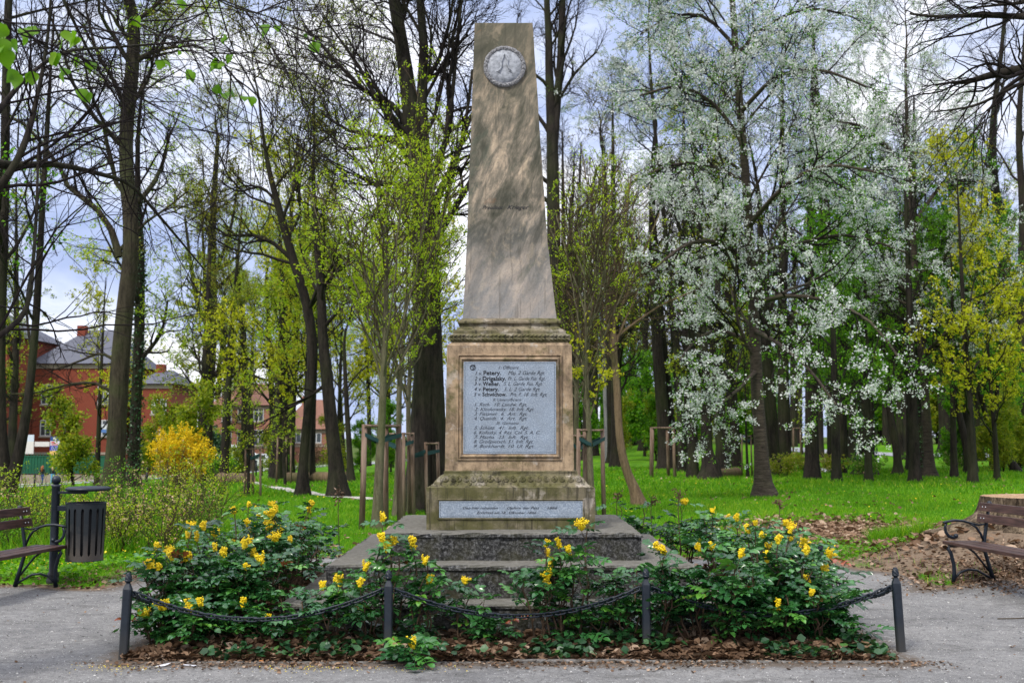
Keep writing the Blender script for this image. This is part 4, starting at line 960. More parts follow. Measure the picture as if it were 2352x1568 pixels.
# the trunk just right of the shaft
make_tree('linden_tree', 'tall bare twin-stemmed tree directly behind the right edge of the obelisk', [(1264, 1085, 50), (1266, 900, 40), (1270, 700, 36), (1272, 560, 32), (1270, 420, 30), (1268, 300, 27), (1262, 180, 20), (1260, 80, 17), (1256, 0, 14)], 'bare', 'bark_dark', 27,
          second=[[(1272, 330, 22), (1280, 230, 19), (1288, 130, 18), (1292, 0, 16)]], limbs=[[(1270, 640, 14), (1310, 560, 12), (1350, 470, 9), (1372, 380, 6)], [(1272, 250, 9), (1320, 170, 7), (1370, 120, 5)]], sides=16)
# cherry trees
CHL = [[(1740, 800, 14), (1690, 770, 11), (1640, 760, 9), (1590, 790, 7, -2), (1560, 830, 5, -3)], [(1738, 850, 12), (1700, 890, 8, -1), (1660, 925, 6, -2), (1640, 960, 4, -3)], [(1732, 700, 14), (1800, 680, 11, -2), (1900, 690, 9, -4), (2000, 740, 7, -6), (2070, 830, 5, -7)],
       [(1728, 620, 13), (1660, 560, 10, -1), (1580, 560, 8, -3), (1500, 620, 5, -4)], [(1720, 520, 13), (1800, 430, 10, -2), (1900, 380, 8, -3), (2030, 400, 5, -4)], [(1706, 330, 12), (1640, 240, 9), (1560, 200, 7, -1), (1470, 220, 5, -2)], [(1735, 760, 12), (1790, 790, 9, -3), (1860, 850, 7, -5), (1920, 930, 5, -6)],
       [(1700, 260, 12), (1780, 180, 9, -1), (1880, 160, 7, -2), (1990, 200, 5, -2)], [(1715, 420, 12), (1630, 380, 9, 1), (1540, 380, 7, 1), (1450, 420, 5, 0)], [(1724, 580, 12), (1830, 560, 10, 2), (1950, 540, 8, 2), (2080, 580, 5, 1)], [(1688, 130, 10), (1760, 60, 8), (1860, 20, 6), (1960, 40, 4)], [(1690, 110, 10), (1620, 40, 8), (1540, 40, 6), (1470, 80, 4)]]
make_tree('cherry_tree', 'large cherry tree in full white blossom with banded bark at right', [(1757, 1140, 50), (1752, 1100, 37), (1746, 1000, 30), (1739, 900, 28), (1736, 820, 27), (1730, 700, 24), (1722, 560, 22), (1712, 400, 20), (1700, 250, 18), (1690, 120, 16), (1682, 0, 14)], 'cherry', 'bark_cherry', 31, limbs=CHL, sides=20, over=dict(t1=(.30, .98), nl=11500, L1=4.6, n1=24))
make_tree('cherry_tree', 'second blossoming cherry tree farther right with a slim banded trunk', [(2137, 1097, 32), (2134, 1060, 22), (2128, 960, 20), (2118, 820, 18), (2108, 700, 17), (2100, 600, 15), (2092, 450, 12), (2084, 300, 9), (2080, 150, 6)], 'cherry', 'bark_cherry', 32, limbs=[[(2120, 820, 11), (2180, 760, 8, -2), (2250, 740, 5, -3)], [(2110, 700, 11), (2040, 640, 8, -2), (1960, 640, 6, -3)], [(2096, 520, 10), (2160, 430, 8), (2230, 400, 5)], [(2090, 400, 9), (2000, 300, 7), (1920, 280, 5)]], over=dict(nl=7000, L1=4.6))
make_tree('cherry_tree', 'pale blossoming tree behind, left of the big cherry', [(1566, 1084, 18), (1560, 900, 14), (1545, 700, 12), (1520, 450, 10), (1500, 250, 8), (1490, 80, 5)], 'cherry', 'bark_dark', 33, over=dict(nl=6500, L1=4.8, ls=.055, sp=.05, n1=16))
# right-hand named trunks (px, py, w) lists
RT = [('dark trunk far right of the monument behind the leaning tan tree', [(1410, 1064, 30), (1406, 960, 24), (1403, 860, 22), (1398, 700, 18), (1390, 520, 14), (1386, 350, 9)], 'bare', 41, {}),
      ('widest of the dark trunks in the clump behind the square timber guard', [(1530, 1078, 38), (1524, 980, 30), (1515, 860, 28), (1505, 720, 24), (1498, 560, 18), (1500, 380, 12)], 'old', 42, dict(nl=1500)),
      ('middle dark trunk in the clump behind the square timber guard', [(1554, 1077, 24), (1545, 1000, 19), (1534, 880, 17), (1520, 740, 14), (1510, 600, 9)], 'old', 43, dict(nl=1200)),
      ('thin ivy-streaked trunk leaning left in the clump by the timber guard', [(1576, 1077, 20), (1568, 1000, 14), (1556, 900, 13), (1545, 780, 10), (1538, 640, 7)], 'old', 44, dict(nl=1000, ivy=200)),
      ('dark knobbly trunk with a swollen foot on the lawn left of the cherry', [(1630, 1102, 46), (1632, 1070, 42), (1624, 1035, 27), (1622, 960, 25), (1620, 860, 24), (1610, 720, 20), (1606, 560, 14), (1610, 400, 8)], 'bare', 45, {}),
      ('dark leaning trunk beside the short log', [(1664, 1086, 28), (1655, 1030, 21), (1648, 960, 19), (1642, 860, 16), (1630, 720, 12), (1620, 600, 8)], 'old', 46, dict(nl=1200)),
      ('straight dark trunk just right of the big cherry trunk', [(1777, 1092, 38), (1775, 1030, 30), (1770, 940, 28), (1762, 820, 25), (1750, 660, 19), (1745, 480, 12)], 'old', 47, dict(nl=2600)),
      ('dark trunk beyond the cherry beside the start of the asphalt path', [(1798, 1075, 26), (1797, 980, 20), (1798, 860, 18), (1800, 720, 14), (1806, 560, 9)], 'old', 48, dict(nl=2200)),
      ('dark trunk standing against the pale asphalt path', [(1880, 1052, 24), (1881, 980, 20), (1880, 900, 19), (1878, 780, 16), (1880, 640, 12), (1884, 480, 8)], 'old', 49, dict(nl=3000)),
      ('dark trunk at the bend of the asphalt path', [(1934, 1080, 28), (1936, 1020, 22), (1934, 930, 21), (1936, 820, 18), (1946, 680, 13), (1950, 520, 8)], 'old', 50, dict(nl=3000)),
      ('slightly farther dark trunk in the pair at the path bend', [(1955, 1063, 22), (1957, 1000, 17), (1960, 900, 16), (1968, 780, 13), (1976, 640, 8)], 'old', 51, dict(nl=2500)),
      ('broad-footed ivy-draped trunk right of the path bend', [(1987, 1092, 52), (1989, 1060, 38), (1992, 980, 33), (1990, 880, 29), (1984, 760, 23), (1978, 620, 16), (1980, 450, 9)], 'old', 52, dict(nl=3600, leaf='green', ls=.09, ivy=800)),
      ('curved mossy trunk leaning left under the blossoms', [(2062, 1090, 24), (2062, 1060, 18), (2054, 1000, 17), (2042, 930, 15), (2034, 850, 12), (2030, 740, 8)], 'old', 53, dict(nl=2600, leaf='green', ls=.09)),
      ('thin dark trunk beside the walking jogger', [(2083, 1056, 17), (2086, 1000, 13), (2090, 920, 11), (2096, 800, 8)], 'old', 54, dict(nl=1800)),
      ('thick ivy-dark trunk just left of the slim banded cherry trunk', [(2114, 1088, 34), (2112, 1040, 27), (2108, 960, 27), (2104, 860, 24), (2098, 740, 18), (2096, 600, 12)], 'old', 55, dict(nl=3600, leaf='green', ivy=900)),
      ('dark trunk in shade between the cherry and the shrubby trees', [(2168, 1036, 24), (2166, 960, 19), (2160, 860, 17), (2156, 720, 12)], 'old', 56, dict(nl=2500, leaf='green')),
      ('shrubby dark tree with steep branches at the lawn edge', [(2230, 1088, 26), (2222, 1030, 20), (2205, 960, 15), (2190, 880, 11), (2180, 780, 7)], 'old', 57, dict(nl=4200, leaf='green', ls=.09)),
      ('thin forked leafy tree near the right edge of the lawn', [(2287, 1083, 16), (2285, 1000, 12), (2290, 900, 10), (2300, 780, 7)], 'old', 58, dict(nl=4200, leaf='green', ls=.09)),
      ('leafy tree with a strongly left-leaning stem at the right edge', [(2338, 1084, 20), (2310, 1040, 15), (2278, 990, 13), (2255, 920, 11), (2238, 840, 9), (2225, 740, 6)], 'old', 59, dict(nl=4200, leaf='green', ls=.09)),
      ('tall ivy-covered bare tree in the upper right corner', [(2300, 1066, 34), (2300, 960, 28), (2296, 800, 26), (2300, 650, 24), (2294, 500, 22), (2280, 380, 19), (2284, 250, 14), (2300, 120, 10), (2310, 0, 8)], 'bare', 60, dict(ivy=1500)),
      ('bare tree with contorted branches at the right edge', [(2350, 1070, 30), (2352, 900, 26), (2345, 700, 22), (2350, 500, 18), (2340, 300, 14), (2352, 120, 9)], 'bare', 61, {})]
for lb, pth, sty, sd, kw in RT:
    make_tree('forest_tree', lb, pth, sty, 'bark_dark', sd, **kw)
LT = [('thin dark trunk standing before the street left of centre', [(524, 1082, 17), (524, 1000, 13), (520, 880, 11), (512, 740, 8)], 71, {}),
      ('dark trunk with low limbs beside the round green bush', [(556, 1090, 24), (560, 1020, 16), (562, 920, 14), (558, 800, 11), (548, 640, 8)], 72, {}),
      ('dark trunk directly before the white van on the street', [(580, 1082, 22), (577, 1040, 16), (574, 960, 15), (566, 860, 12), (560, 740, 8)], 73, {}),
      ('dark trunk right of the white van on the street', [(632, 1086, 26), (628, 1030, 17), (626, 940, 15), (620, 820, 12), (612, 660, 8)], 74, {}),
      ('thin dark trunk left of the fallen log', [(650, 1098, 15), (648, 1040, 11), (642, 940, 10), (630, 840, 7)], 75, {}),
      ('dark trunk at the left end of the fallen log', [(697, 1110, 20), (700, 1050, 14), (702, 960, 12), (706, 840, 9)], 76, {}),
      ('dark trunk behind the fallen log at its right end', [(806, 1110, 20), (803, 1040, 13), (798, 960, 12), (792, 840, 9)], 77, {}),
      ('thin far trunk left of the staked lindens', [(792, 1080, 14), (788, 1020, 9), (782, 920, 8)], 78, {}),
      ('thin trunk far out on the lawn left of the stake frames', [(845, 1070, 14), (848, 1000, 10), (846, 900, 9), (840, 760, 6)], 79, {}),
      ('pale-barked trunk seen between the leaning tree and the pedestal', [(1395, 1062, 12), (1392, 960, 10), (1388, 860, 9), (1384, 700, 6)], 80, dict(barkm='bark_pale'))]
for lb, pth, sd, kw in LT:
    make_tree('park_tree', lb, pth, 'old', kw.pop('barkm', 'bark_dark'), sd, leaf='limed' if sd % 2 else 'lime', nl=4200, ls=.095, nmul=.8, **kw)
# near trees whose boughs reach into the picture
def near_tree(name, label, foot, h, r0, boughs, seed, leaf=None, nleaf=0, hang=None):
    rng = np.random.default_rng(seed); s = dict(STY['bare']); b = np.array([foot[0], foot[1], tz(*foot)]); tg = Geo(); g = Geo()
    Pt, Rt = smoothpath([b - [0, 0, .2], b + [.05, 0, 1.2], b + [0, .1, h * .5], b + [-.1, .1, h]], [r0 * 1.4, r0, r0 * .7, r0 * .2], 20); tg.tubes(Pt - b, Rt, 16)
    for pts in boughs:
        q = [at(p[0], p[1], p[3]) for p in pts]; P_, R_ = smoothpath([tuple(v) for v in q], [p[2] * p[3] / F / 2 for p in pts], 16); P_ = P_ - b; tg.tubes(P_, R_, 8)
        B, BR = grow(P_, R_, rng, 12, .12, 1, (.5, 1.1), 1, 9, -.02, .13, .45, .35, .5, out=1.5, rmin=.005); g.tubes(B, BR, 5)
        C, CR = grow(B, BR, rng, 6, .2, 1, (.4, .9), 1, 6, -.04, .14, .55, .4, .4, out=.65, rmin=.003); g.tubes(C, CR, 4)
    if hang:
        allp = np.concatenate([smoothpath([tuple(at(p[0], p[1], p[3])) for p in pts], [1] * len(pts), 40)[0][0] for pts in boughs[-3:]])
        for px, py, Yd, sz in hang:
            c_ = np.array(at(px, py, Yd)); j = np.argmin(np.linalg.norm(allp - c_, axis=1)); q = allp[j]; mid = (q + c_) / 2 + rng.normal(size=3) * .03 + [0, 0, .03]
            P_, R_ = smoothpath([q, mid, c_ + [0, 0, .045], c_], [.0035, .0025, .0016, .0012], 10); g.tubes(P_ - b, R_, 4)
    r = empty(name, tuple(b), 0, label, 'tree'); link('trunk', tg.mesh('trunk', [M['bark_dark']]), r); link('branches', g.mesh('branches', [M['twig']]), r)
    if hang:                             # big soft leaves near the lens
        V = []; Ff = []; rd = []; o = 0; tw_ = Geo(); prev = None
        for px, py, Yd, sz in hang:
            c_ = np.array(at(px, py, Yd))
            for q in range(2):
                d = unit(np.array([rng.normal() * .5, rng.normal() * .4, -1.1])); sd_ = unit(np.cross(d, rng.normal(size=3))); u = np.cross(sd_, d); n = 8; rr = rng.uniform(.2, .75)
                c1 = c_ + rng.normal(size=3) * .012
                for j in range(n + 1):
                    t = j / n; wd = sz * .46 * math.sin(PI * min(1, t * 1.02) ** .62) * (1 - .1 * t); fold = .25
                    V += [c1 + d * sz * t - sd_ * wd + u * wd * fold, c1 + d * sz * t + u * (.12 * sz * math.sin(t * 3)), c1 + d * sz * t + sd_ * wd + u * wd * fold]; rd += [rr] * 3
                    if j: a = o + (j - 1) * 3; Ff += [(a, a + 1, a + 4, a + 3), (a + 1, a + 2, a + 5, a + 4)]
                o = len(V)
        link('leaves', npmesh('leaves', np.array(V) - b, [(Ff, 0)], [M['bigleaf']], True, rd), r)
    return r
hl = [(8, 55, 5, .085), (14, 90, 5, .07), (4, 118, 5, .10), (30, 85, 5.2, .07), (60, 75, 5.3, .08), (75, 70, 5.3, .07), (145, 78, 5.2, .07), (176, 80, 5.3, .08), (118, 118, 5.2, .08), (48, 165, 5.1, .08), (78, 155, 5.3, .075), (150, 165, 5.5, .065), (180, 132, 5.6, .05), (204, 140, 5.5, .065), (188, 205, 5.5, .07),
      (315, 42, 6, .075), (378, 138, 6, .065), (438, 160, 6, .07), (500, 138, 6.2, .065), (508, 145, 6.2, .055), (530, 128, 6.2, .06), (497, 196, 6.2, .065), (524, 206, 6.2, .07), (570, 220, 6.2, .06), (518, 76, 6.2, .05), (605, 62, 6.3, .075), (640, 58, 6.4, .055), (722, 90, 6.4, .09), (420, 4, 6.2, .07), (692, 78, 6.4, .03), (412, 110, 6, .03)]
near_tree('overhanging_linden', 'dark overhanging boughs with large soft fresh leaves across the upper left sky', (-4.6, 6.9), 9, .28,
          [[(-60, 372, 30, 9), (40, 380, 18, 9.3), (130, 378, 14, 9.6), (230, 400, 11, 10), (300, 425, 9, 10.3), (360, 490, 7, 10.6), (420, 560, 5, 11), (470, 620, 3, 11.4)], [(-60, 330, 30, 8.5), (0, 250, 14, 8.7), (70, 170, 9, 9), (150, 120, 8, 9.2), (250, 110, 6, 9.5), (380, 100, 5, 9.9), (520, 88, 3, 10.2)],
           [(-40, 480, 26, 9), (20, 400, 18, 9), (60, 320, 15, 9.1), (90, 200, 10, 9.2), (110, 80, 7, 9.3), (120, -60, 5, 9.4)], [(-60, 800, 22, 8), (0, 770, 14, 8), (60, 710, 12, 8.2), (76, 600, 8, 8.4), (84, 480, 7, 8.6), (88, 330, 5, 8.7)], [(120, -60, 10, 10), (160, 30, 8, 10), (210, 130, 6, 10.4), (270, 230, 4, 10.7), (340, 330, 3, 11)],
           [(150, -60, 8, 6), (250, 20, 4, 6), (380, 80, 3.4, 6.1), (480, 120, 3, 6.2), (560, 200, 2, 6.2)], [(400, -60, 7, 6.3), (520, 10, 4, 6.3), (620, 40, 3, 6.4), (720, 80, 2, 6.4)], [(-40, 40, 8, 5), (40, 60, 4, 5.1), (110, 110, 3.4, 5.3), (190, 130, 2.4, 5.5)]], 81, hang=hl)
near_tree('overhanging_oak', 'heavy dark bare boughs entering at the upper right corner', (7.4, 11.5), 9, .35,
          [[(2420, 40, 34, 13), (2340, 38, 15, 13.2), (2250, 36, 12, 13.4), (2150, 38, 8, 13.6), (2090, 32, 5, 13.8)], [(2420, 150, 40, 13), (2352, 158, 24, 13.2), (2280, 172, 18, 13.4), (2220, 188, 12, 13.6), (2180, 190, 6, 13.7)], [(2420, 190, 18, 12.5), (2352, 190, 10, 12.6), (2290, 220, 8, 12.8), (2230, 245, 6, 13), (2140, 258, 3, 13.2)], [(2420, -20, 16, 13), (2352, 5, 10, 13.1), (2290, 12, 7, 13.2), (2220, 20, 4, 13.3)]], 82)

# ------------------------------------------------------------------ background wood: variants shared by many individual trees
def variant(style, H, r, seed, **kw):
    rng = np.random.default_rng(seed); s = dict(STY[style]); s.update(kw); tg = Geo(); g = Geo(); lean = rng.normal(size=2) * .5
    Pt, Rt = smoothpath([(0, 0, -.2), (lean[0] * .1, lean[1] * .1, H * .2), (lean[0] * .5, lean[1] * .3, H * .5), (lean[0], lean[1], H)], [r * 1.15, r * .9, r * .65, r * .12], 18)
    Rt *= 1 + .5 * np.exp(-np.clip(Pt[..., 2], 0, 9) / .3); tg.tubes(Pt, Rt, 10)
    A, B, C, last = crown_geo(Pt, Rt, s, rng, g, tg); mats = [M[s['tw']]]
    if s['leaf']:
        mats.append(M[s['leaf']]); V, Fq, rd = leafquads(pick(last, rng, s['nl'], .3, 1), rng, s['k'], s['sp'], s['ls'], .3, .7); g.add(V, Fq, 1, rd)
    return tg.mesh('trunk', [M['bark_dark']]), g.mesh('crown', mats)
kw_ = dict(n2=7, n3=5, n4=2, r3=.012, r4=.009, n1=12, L1=4.4, t1=(.35, .98))
VA = [variant('old', 19, .28, 101, leaf='limed', nl=2600, ls=.13, **kw_), variant('old', 21, .33, 102, leaf='olive', nl=2200, ls=.11, **kw_), variant('bare', 22, .35, 103, **kw_), variant('old', 17, .24, 104, leaf='green', nl=4000, ls=.14, **kw_), variant('bare', 20, .30, 105, **kw_),
      variant('old', 14, .18, 106, leaf='yellowgreen', nl=3200, ls=.13, **kw_)]
UND = [variant('old', 5.5, .07, 111, leaf='green', nl=3600, ls=.15, n1=16, L1=2.0, n2=7, L2=.9, n3=5, L3=.4, n4=0, t1=(.1, .98), a1=(.3, .9), r3=.01, sp=.12), variant('old', 4.2, .06, 112, leaf='limed', nl=2800, ls=.14, n1=16, L1=1.7, n2=7, L2=.8, n3=5, L3=.4, n4=0, t1=(.08, .98), a1=(.3, .9), r3=.01, sp=.12)]
def put(var, x, y, s, rz, name, label, cat, group):
    z = tz(x, y); r = empty(name, (x, y, z), rz, label, cat, group); r.scale = (s, s, s)
    for nm, me in zip(('trunk', 'crown'), var): link(nm, me, r)
    return r
rb = random.Random(77); placed = []
def scatter(n, pxr, yr, vs, name, label, cat, group, sc=(.8, 1.15), gap=2.2):
    k = 0; tries = 0
    while k < n and tries < 6000:
        tries += 1; px = rb.uniform(*pxr); y = yr[0] * (yr[1] / yr[0]) ** rb.random(); x = (px - CX) / F * y
        if any((x - a) ** 2 + (y - b) ** 2 < gap ** 2 for a, b in placed): continue
        placed.append((x, y)); put(rb.choice(vs), x, y, rb.uniform(*sc), rb.uniform(0, 6.28), name, label, cat, group); k += 1
scatter(17, (1500, 2400), (52, 84), [VA[0], VA[1], VA[2], VA[3], VA[4]], 'wood_tree', 'one of many like dark trunks with sparse spring leaves behind the cherry trees', 'tree', 'trees in the wood behind the cherries')
scatter(38, (1290, 2420), (90, 135), [VA[0], VA[1], VA[2], VA[3], VA[4]], 'wood_tree', 'one of the many farthest trees closing the view beyond the asphalt path', 'tree', 'farthest trees beyond the asphalt path', gap=3)
scatter(3, (1560, 2150), (38, 50), [VA[2], VA[4], VA[0], VA[3]], 'wood_tree', 'one of the like slender dark trees standing just behind the blossom', 'tree', 'slender dark trees just behind the blossom', (.6, .95), 1.8)
scatter(9, (1290, 1600), (60, 95), [VA[1], VA[2], VA[4]], 'wood_tree', 'one of many like bare trees between the leaning tree and the timber guard', 'tree', 'bare trees behind the timber guard')
scatter(8, (640, 1060), (52, 92), [VA[0], VA[1], VA[5], VA[4]], 'wood_tree', 'one of many like yellow-green trees behind the lawn left of the monument', 'tree', 'trees behind the left lawn')
scatter(6, (300, 700), (46, 84), [VA[0], VA[1], VA[5]], 'wood_tree', 'one of many like budding trees in front of the street', 'tree', 'budding trees along the street')
scatter(4, (-40, 300), (48, 80), [VA[0], VA[3], VA[5]], 'wood_tree', 'one of many like leafy trees before the red brick school', 'tree', 'leafy trees before the brick building')
scatter(26, (1580, 2420), (106, 135), UND, 'understory_shrub', 'one of many like bright green bushes under the trees at right', 'shrub', 'green bushes under the right-hand trees', (1.2, 2.2), 1.4)
scatter(7, (2180, 2420), (48, 62), UND, 'understory_shrub', 'one of the like leafy bushes at the right edge before the wood', 'shrub', 'leafy bushes at the right edge', (.5, .9), 1.4)
scatter(7, (1780, 2380), (38, 50), [VA[5], VA[3]], 'wood_tree', 'one of the like bright yellow-green trees glowing behind the white blossoms', 'tree', 'yellow-green trees behind the blossoms', (.55, .8), 1.8)
scatter(16, (1320, 1600), (75, 110), UND, 'understory_shrub', 'one of many like green bushes far behind the timber guard', 'shrub', 'green bushes far behind the timber guard', (.7, 1.3), 1.4)
scatter(6, (150, 480), (56, 90), UND, 'understory_shrub', 'one of many like green bushes before the brick buildings', 'shrub', 'green bushes before the brick buildings', (.6, 1.2), 1.6)
scatter(14, (480, 1060), (62, 100), UND, 'understory_shrub', 'one of many like low bushes along the street behind the left lawn', 'shrub', 'low bushes along the street', (.4, .7), 1.4)
scatter(44, (1280, 2450), (135, 200), [VA[0], VA[2], VA[4], UND[0]], 'distant_tree', 'one of the dim trees filling the horizon at right', 'tree', 'dim horizon trees at right', (1, 1.5), 2.5)
scatter(7, (420, 1290), (128, 190), [VA[0], VA[1], VA[2]], 'distant_tree', 'one of the dim trees filling the horizon behind the street', 'tree', 'dim horizon trees behind the street', (.9, 1.2), 2.5)

# ------------------------------------------------------------------ stake frames
wp = MT('stake_wood', .9, .15); a = wp.noise(10, 6, .65, wp.pos(), (1, 1, .1)); wp.color(wp.mix(wp.ramp(a, [(.4, 0.), (.6, 1.)]), (.10, .065, .045), (.24, .17, .13))); wp.bump(a, .4, .01)
strap = simple('green_strap', (.012, .045, .045), .6, .3, bump=0)
def stakes(label, c, posts_, h, r=.045, bars=((0, 1), (1, 2)), trunk=None, rail='top', bh=None):
    root = empty('stake_frame', (c[0], c[1], tz(*c)), 0, label, 'tree stakes', 'timber stake frames')
    for i, (dx, dy_) in enumerate(posts_):
        bm = bmesh.new(); zz = tz(c[0] + dx, c[1] + dy_) - root.location.z
        tube(bm, [(dx * 1.08, dy_ * 1.08, zz - .1), (dx, dy_, zz + h * .5), (dx * .96, dy_ * .96, h)], [r, r * .95, r * .9], 12); link('post', bmmesh('post', bm, wp.m, True), root)
    for a_, b_ in bars:
        p, q = posts_[a_], posts_[b_]; bm = bmesh.new(); tube(bm, [(p[0] * .96, p[1] * .96 - r, h - .03), (q[0] * .96, q[1] * .96 - r, h - .03)], r * .55, 6, sx=1.5); link('rail', bmmesh('rail', bm, wp.m), root)
    if trunk:
        bm = bmesh.new()
        for p in posts_:
            A_ = Vector((p[0], p[1], h - .22)); T_ = Vector((trunk[0], trunk[1], h - .34)); d = (T_ - A_); sd_ = Vector((-d.y, d.x, 0)).normalized() * .05
            for s in (-1, 1):
                a1, b1 = A_ + sd_ * s, T_ + sd_ * s * 1.3; vs = [bm.verts.new(v) for v in (a1, b1, b1 + Vector((0, 0, .07)), a1 + Vector((0, 0, .07)), a1 + sd_ * .12, b1 + sd_ * .12, b1 + sd_ * .12 + Vector((0, 0, .07)), a1 + sd_ * .12 + Vector((0, 0, .07)))]
                for f in ((0, 1, 2, 3), (4, 5, 6, 7), (0, 1, 5, 4), (3, 2, 6, 7)): bm.faces.new([vs[k] for k in f])
        link('strap', bmmesh('strap', bm, strap), root)
    return root
def ctr(px, py): v = gnd(px, py); return (v.x, v.y)
c0 = ctr(867, 1216); stakes('large three-post stake frame round the nearest young linden', c0, [(-.24, -.15), (.33, .45), (.08, .5)], 1.86, .055, ((0, 1), (1, 2)), (0, 0))
c0 = ctr(911, 1186); stakes('stake frame round the second young linden left of the monument', c0, [(.16, -.25), (.32, .1), (.22, .35), (-.3, .2)], 1.72, .04, ((0, 1), (1, 3)), (0, 0))
c0 = ctr(944, 1181); stakes('stake pair with green strap against the huge dark trunk', c0, [(.32, -.1), (.55, .3)], 1.5, .04, ((0, 1),), (0, 0))
c0 = ctr(1362, 1194); stakes('dark reddish stake frame beside the yellow-green young linden', c0, [(-.28, -.1), (-.14, .1), (.22, .3)], 1.72, .045, ((0, 2), (1, 2)), (-.05, 0))
c0 = ctr(1322, 1186); stakes('stake frame half hidden behind the right edge of the pedestal', c0, [(-.1, -.2), (.22, .3)], 1.6, .045, ((0, 1),), (0, 0))
c0 = ctr(1523, 1096); stakes('square timber tree guard on the right lawn', c0, [(-.42, 0), (.42, -.2), (.3, .7), (-.36, .8)], 2.0, .07, ((0, 1), (1, 2), (2, 3), (3, 0)), None)
c0 = ctr(1716, 1096); stakes('thin stake frame round a sapling left of the cherry trunk', c0, [(-.2, 0), (.18, -.1), (.1, .4)], 1.75, .035, ((0, 1), (1, 2)), (0, .1))
c0 = ctr(1838, 1044); stakes('small reddish stake frame at the edge of the asphalt path', c0, [(-.5, 0), (0, -.2), (.5, .2)], 2.0, .07, ((0, 1), (1, 2)), None)
c0 = ctr(572, 1142); stakes('thin stake frame on the left lawn before the dark log', c0, [(-.12, 0), (.3, 0), (.05, .2)], 1.35, .035, ((0, 1),), (0, .1))
c0 = ctr(650, 1115); stakes('thin stake frame left of the fallen log', c0, [(-.25, 0), (.3, 0), (.05, .2)], 1.9, .04, ((0, 1),), None)
for lb, pth, sd in (('leafless sapling inside the thin stake frame left of the cherry trunk', [(1718, 1098, 7), (1714, 1000, 5), (1712, 900, 4), (1708, 800, 2)], 91), ('bare sapling in the stake frame on the left lawn', [(570, 1142, 8), (571, 1060, 6), (572, 960, 4), (574, 860, 2)], 92), ('thin sapling tied in the frame left of the fallen log', [(655, 1116, 6), (654, 1040, 4), (653, 960, 2)], 93), ('thin sapling in the stake frame by the asphalt path', [(1842, 1044, 6), (1840, 980, 4), (1838, 900, 2)], 94)):
    make_tree('sapling', lb, pth, 'young', 'bark_dark', sd, ext=False, nl=350, nmul=.4, over=dict(L1=1.0, n2=4, n3=2))

# fallen logs
def log(label, p0, p1, r, seed):
    a, b = gnd(*p0), gnd(*p1); rgx = np.random.default_rng(seed); n = 12; P_ = np.array([[(a.x + (b.x - a.x) * t, a.y + (b.y - a.y) * t, tz(a.x + (b.x - a.x) * t, a.y + (b.y - a.y) * t) + r * .85) for t in np.linspace(0, 1, n)]]); P_ += rgx.normal(size=P_.shape) * .012
    R_ = r * (1 + rgx.normal(size=(1, n)) * .04); o3 = np.array(a); rt = empty('fallen_log', a, 0, label, 'log', 'fallen logs on the lawn'); V, Fq = tubes(P_ - o3, R_, 16)
    link('bark', npmesh('log_bark', V, [(Fq, 0)], [M['bark_lean']]), rt); bm = bmesh.new()
    for e in (0, n - 1):
        vs = [bm.verts.new(V[e * 16 + k]) for k in range(16)]; bm.faces.new(vs)
    link('cut_end', bmmesh('cut_end', bm, cutm.m), rt)
log('long pale fallen log on the left lawn behind the trees', (662, 1109), (790, 1107), .24, 1)
log('dark mossy fallen log left of the light dirt path', (505, 1110), (572, 1114), .26, 2)
log('short split log at the foot of the dark knobbly trunk', (1645, 1098), (1692, 1096), .22, 3)
# ------------------------------------------------------------------ mahonia bushes of the bed
def leaflet_template():
    """one leaflet along +x, length 1"""
    xs_ = [0, .22, .5, .78, 1]; ws = [.03, .27, .33, .20, 0]; V = []
    for x, w_ in zip(xs_, ws):
        z = -.22 * (x - .3) ** 2; V += [(x, -w_, z + w_ * .38), (x, 0, z), (x, w_, z + w_ * .38)]
    Fq = []
    for i in range(4): a = i * 3; Fq += [(a, a + 1, a + 4, a + 3), (a + 1, a + 2, a + 5, a + 4)]
    return np.array(V, float), np.array(Fq)
LV, LF = leaflet_template()
def pinnate(rng, npair=4):
    """a pinnate leaf along +x, overall length 1"""
    V = []; Fq = []; o = 0
    def add(p, ang, L, roll, pitch):
        nonlocal o
        c, s = math.cos(ang), math.sin(ang); R = np.array([[c, -s, 0], [s, c, 0], [0, 0, 1]]); cr, sr = math.cos(roll), math.sin(roll); cp, sp_ = math.cos(pitch), math.sin(pitch)
        Rr = np.array([[1, 0, 0], [0, cr, -sr], [0, sr, cr]]); Rp = np.array([[cp, 0, sp_], [0, 1, 0], [-sp_, 0, cp]])
        v = (LV * L) @ (R @ Rp @ Rr).T + p; V.append(v); Fq.append(LF + o); o += len(v)
    arch = lambda x: np.array([x, 0, -.30 * x * x])
    for i in range(npair):
        x = .22 + .62 * i / (npair - 1)
        for s in (-1, 1): add(arch(x), s * rng.uniform(.85, 1.15), .36 * (1 - .15 * abs(x - .5)), rng.normal() * .25, rng.uniform(-.1, .45))
    add(arch(.92), rng.normal() * .1, .36, 0, .4)
    # rachis
    n = 5; 
    for s, w_ in ((1, .010),):
        a = [arch(t) for t in np.linspace(0, .95, n)]; VV = []
        for p in a: VV += [p + [0, -w_, 0], p + [0, w_, .0]]
        Fq.append(np.array([(k * 2, k * 2 + 1, k * 2 + 3, k * 2 + 2) for k in range(n - 1)]) + o); V.append(np.array(VV)); o += len(VV)
    return np.concatenate(V), np.concatenate(Fq)
rngm = np.random.default_rng(5); PINS = [pinnate(rngm, k) for k in (3, 4, 4, 3)]
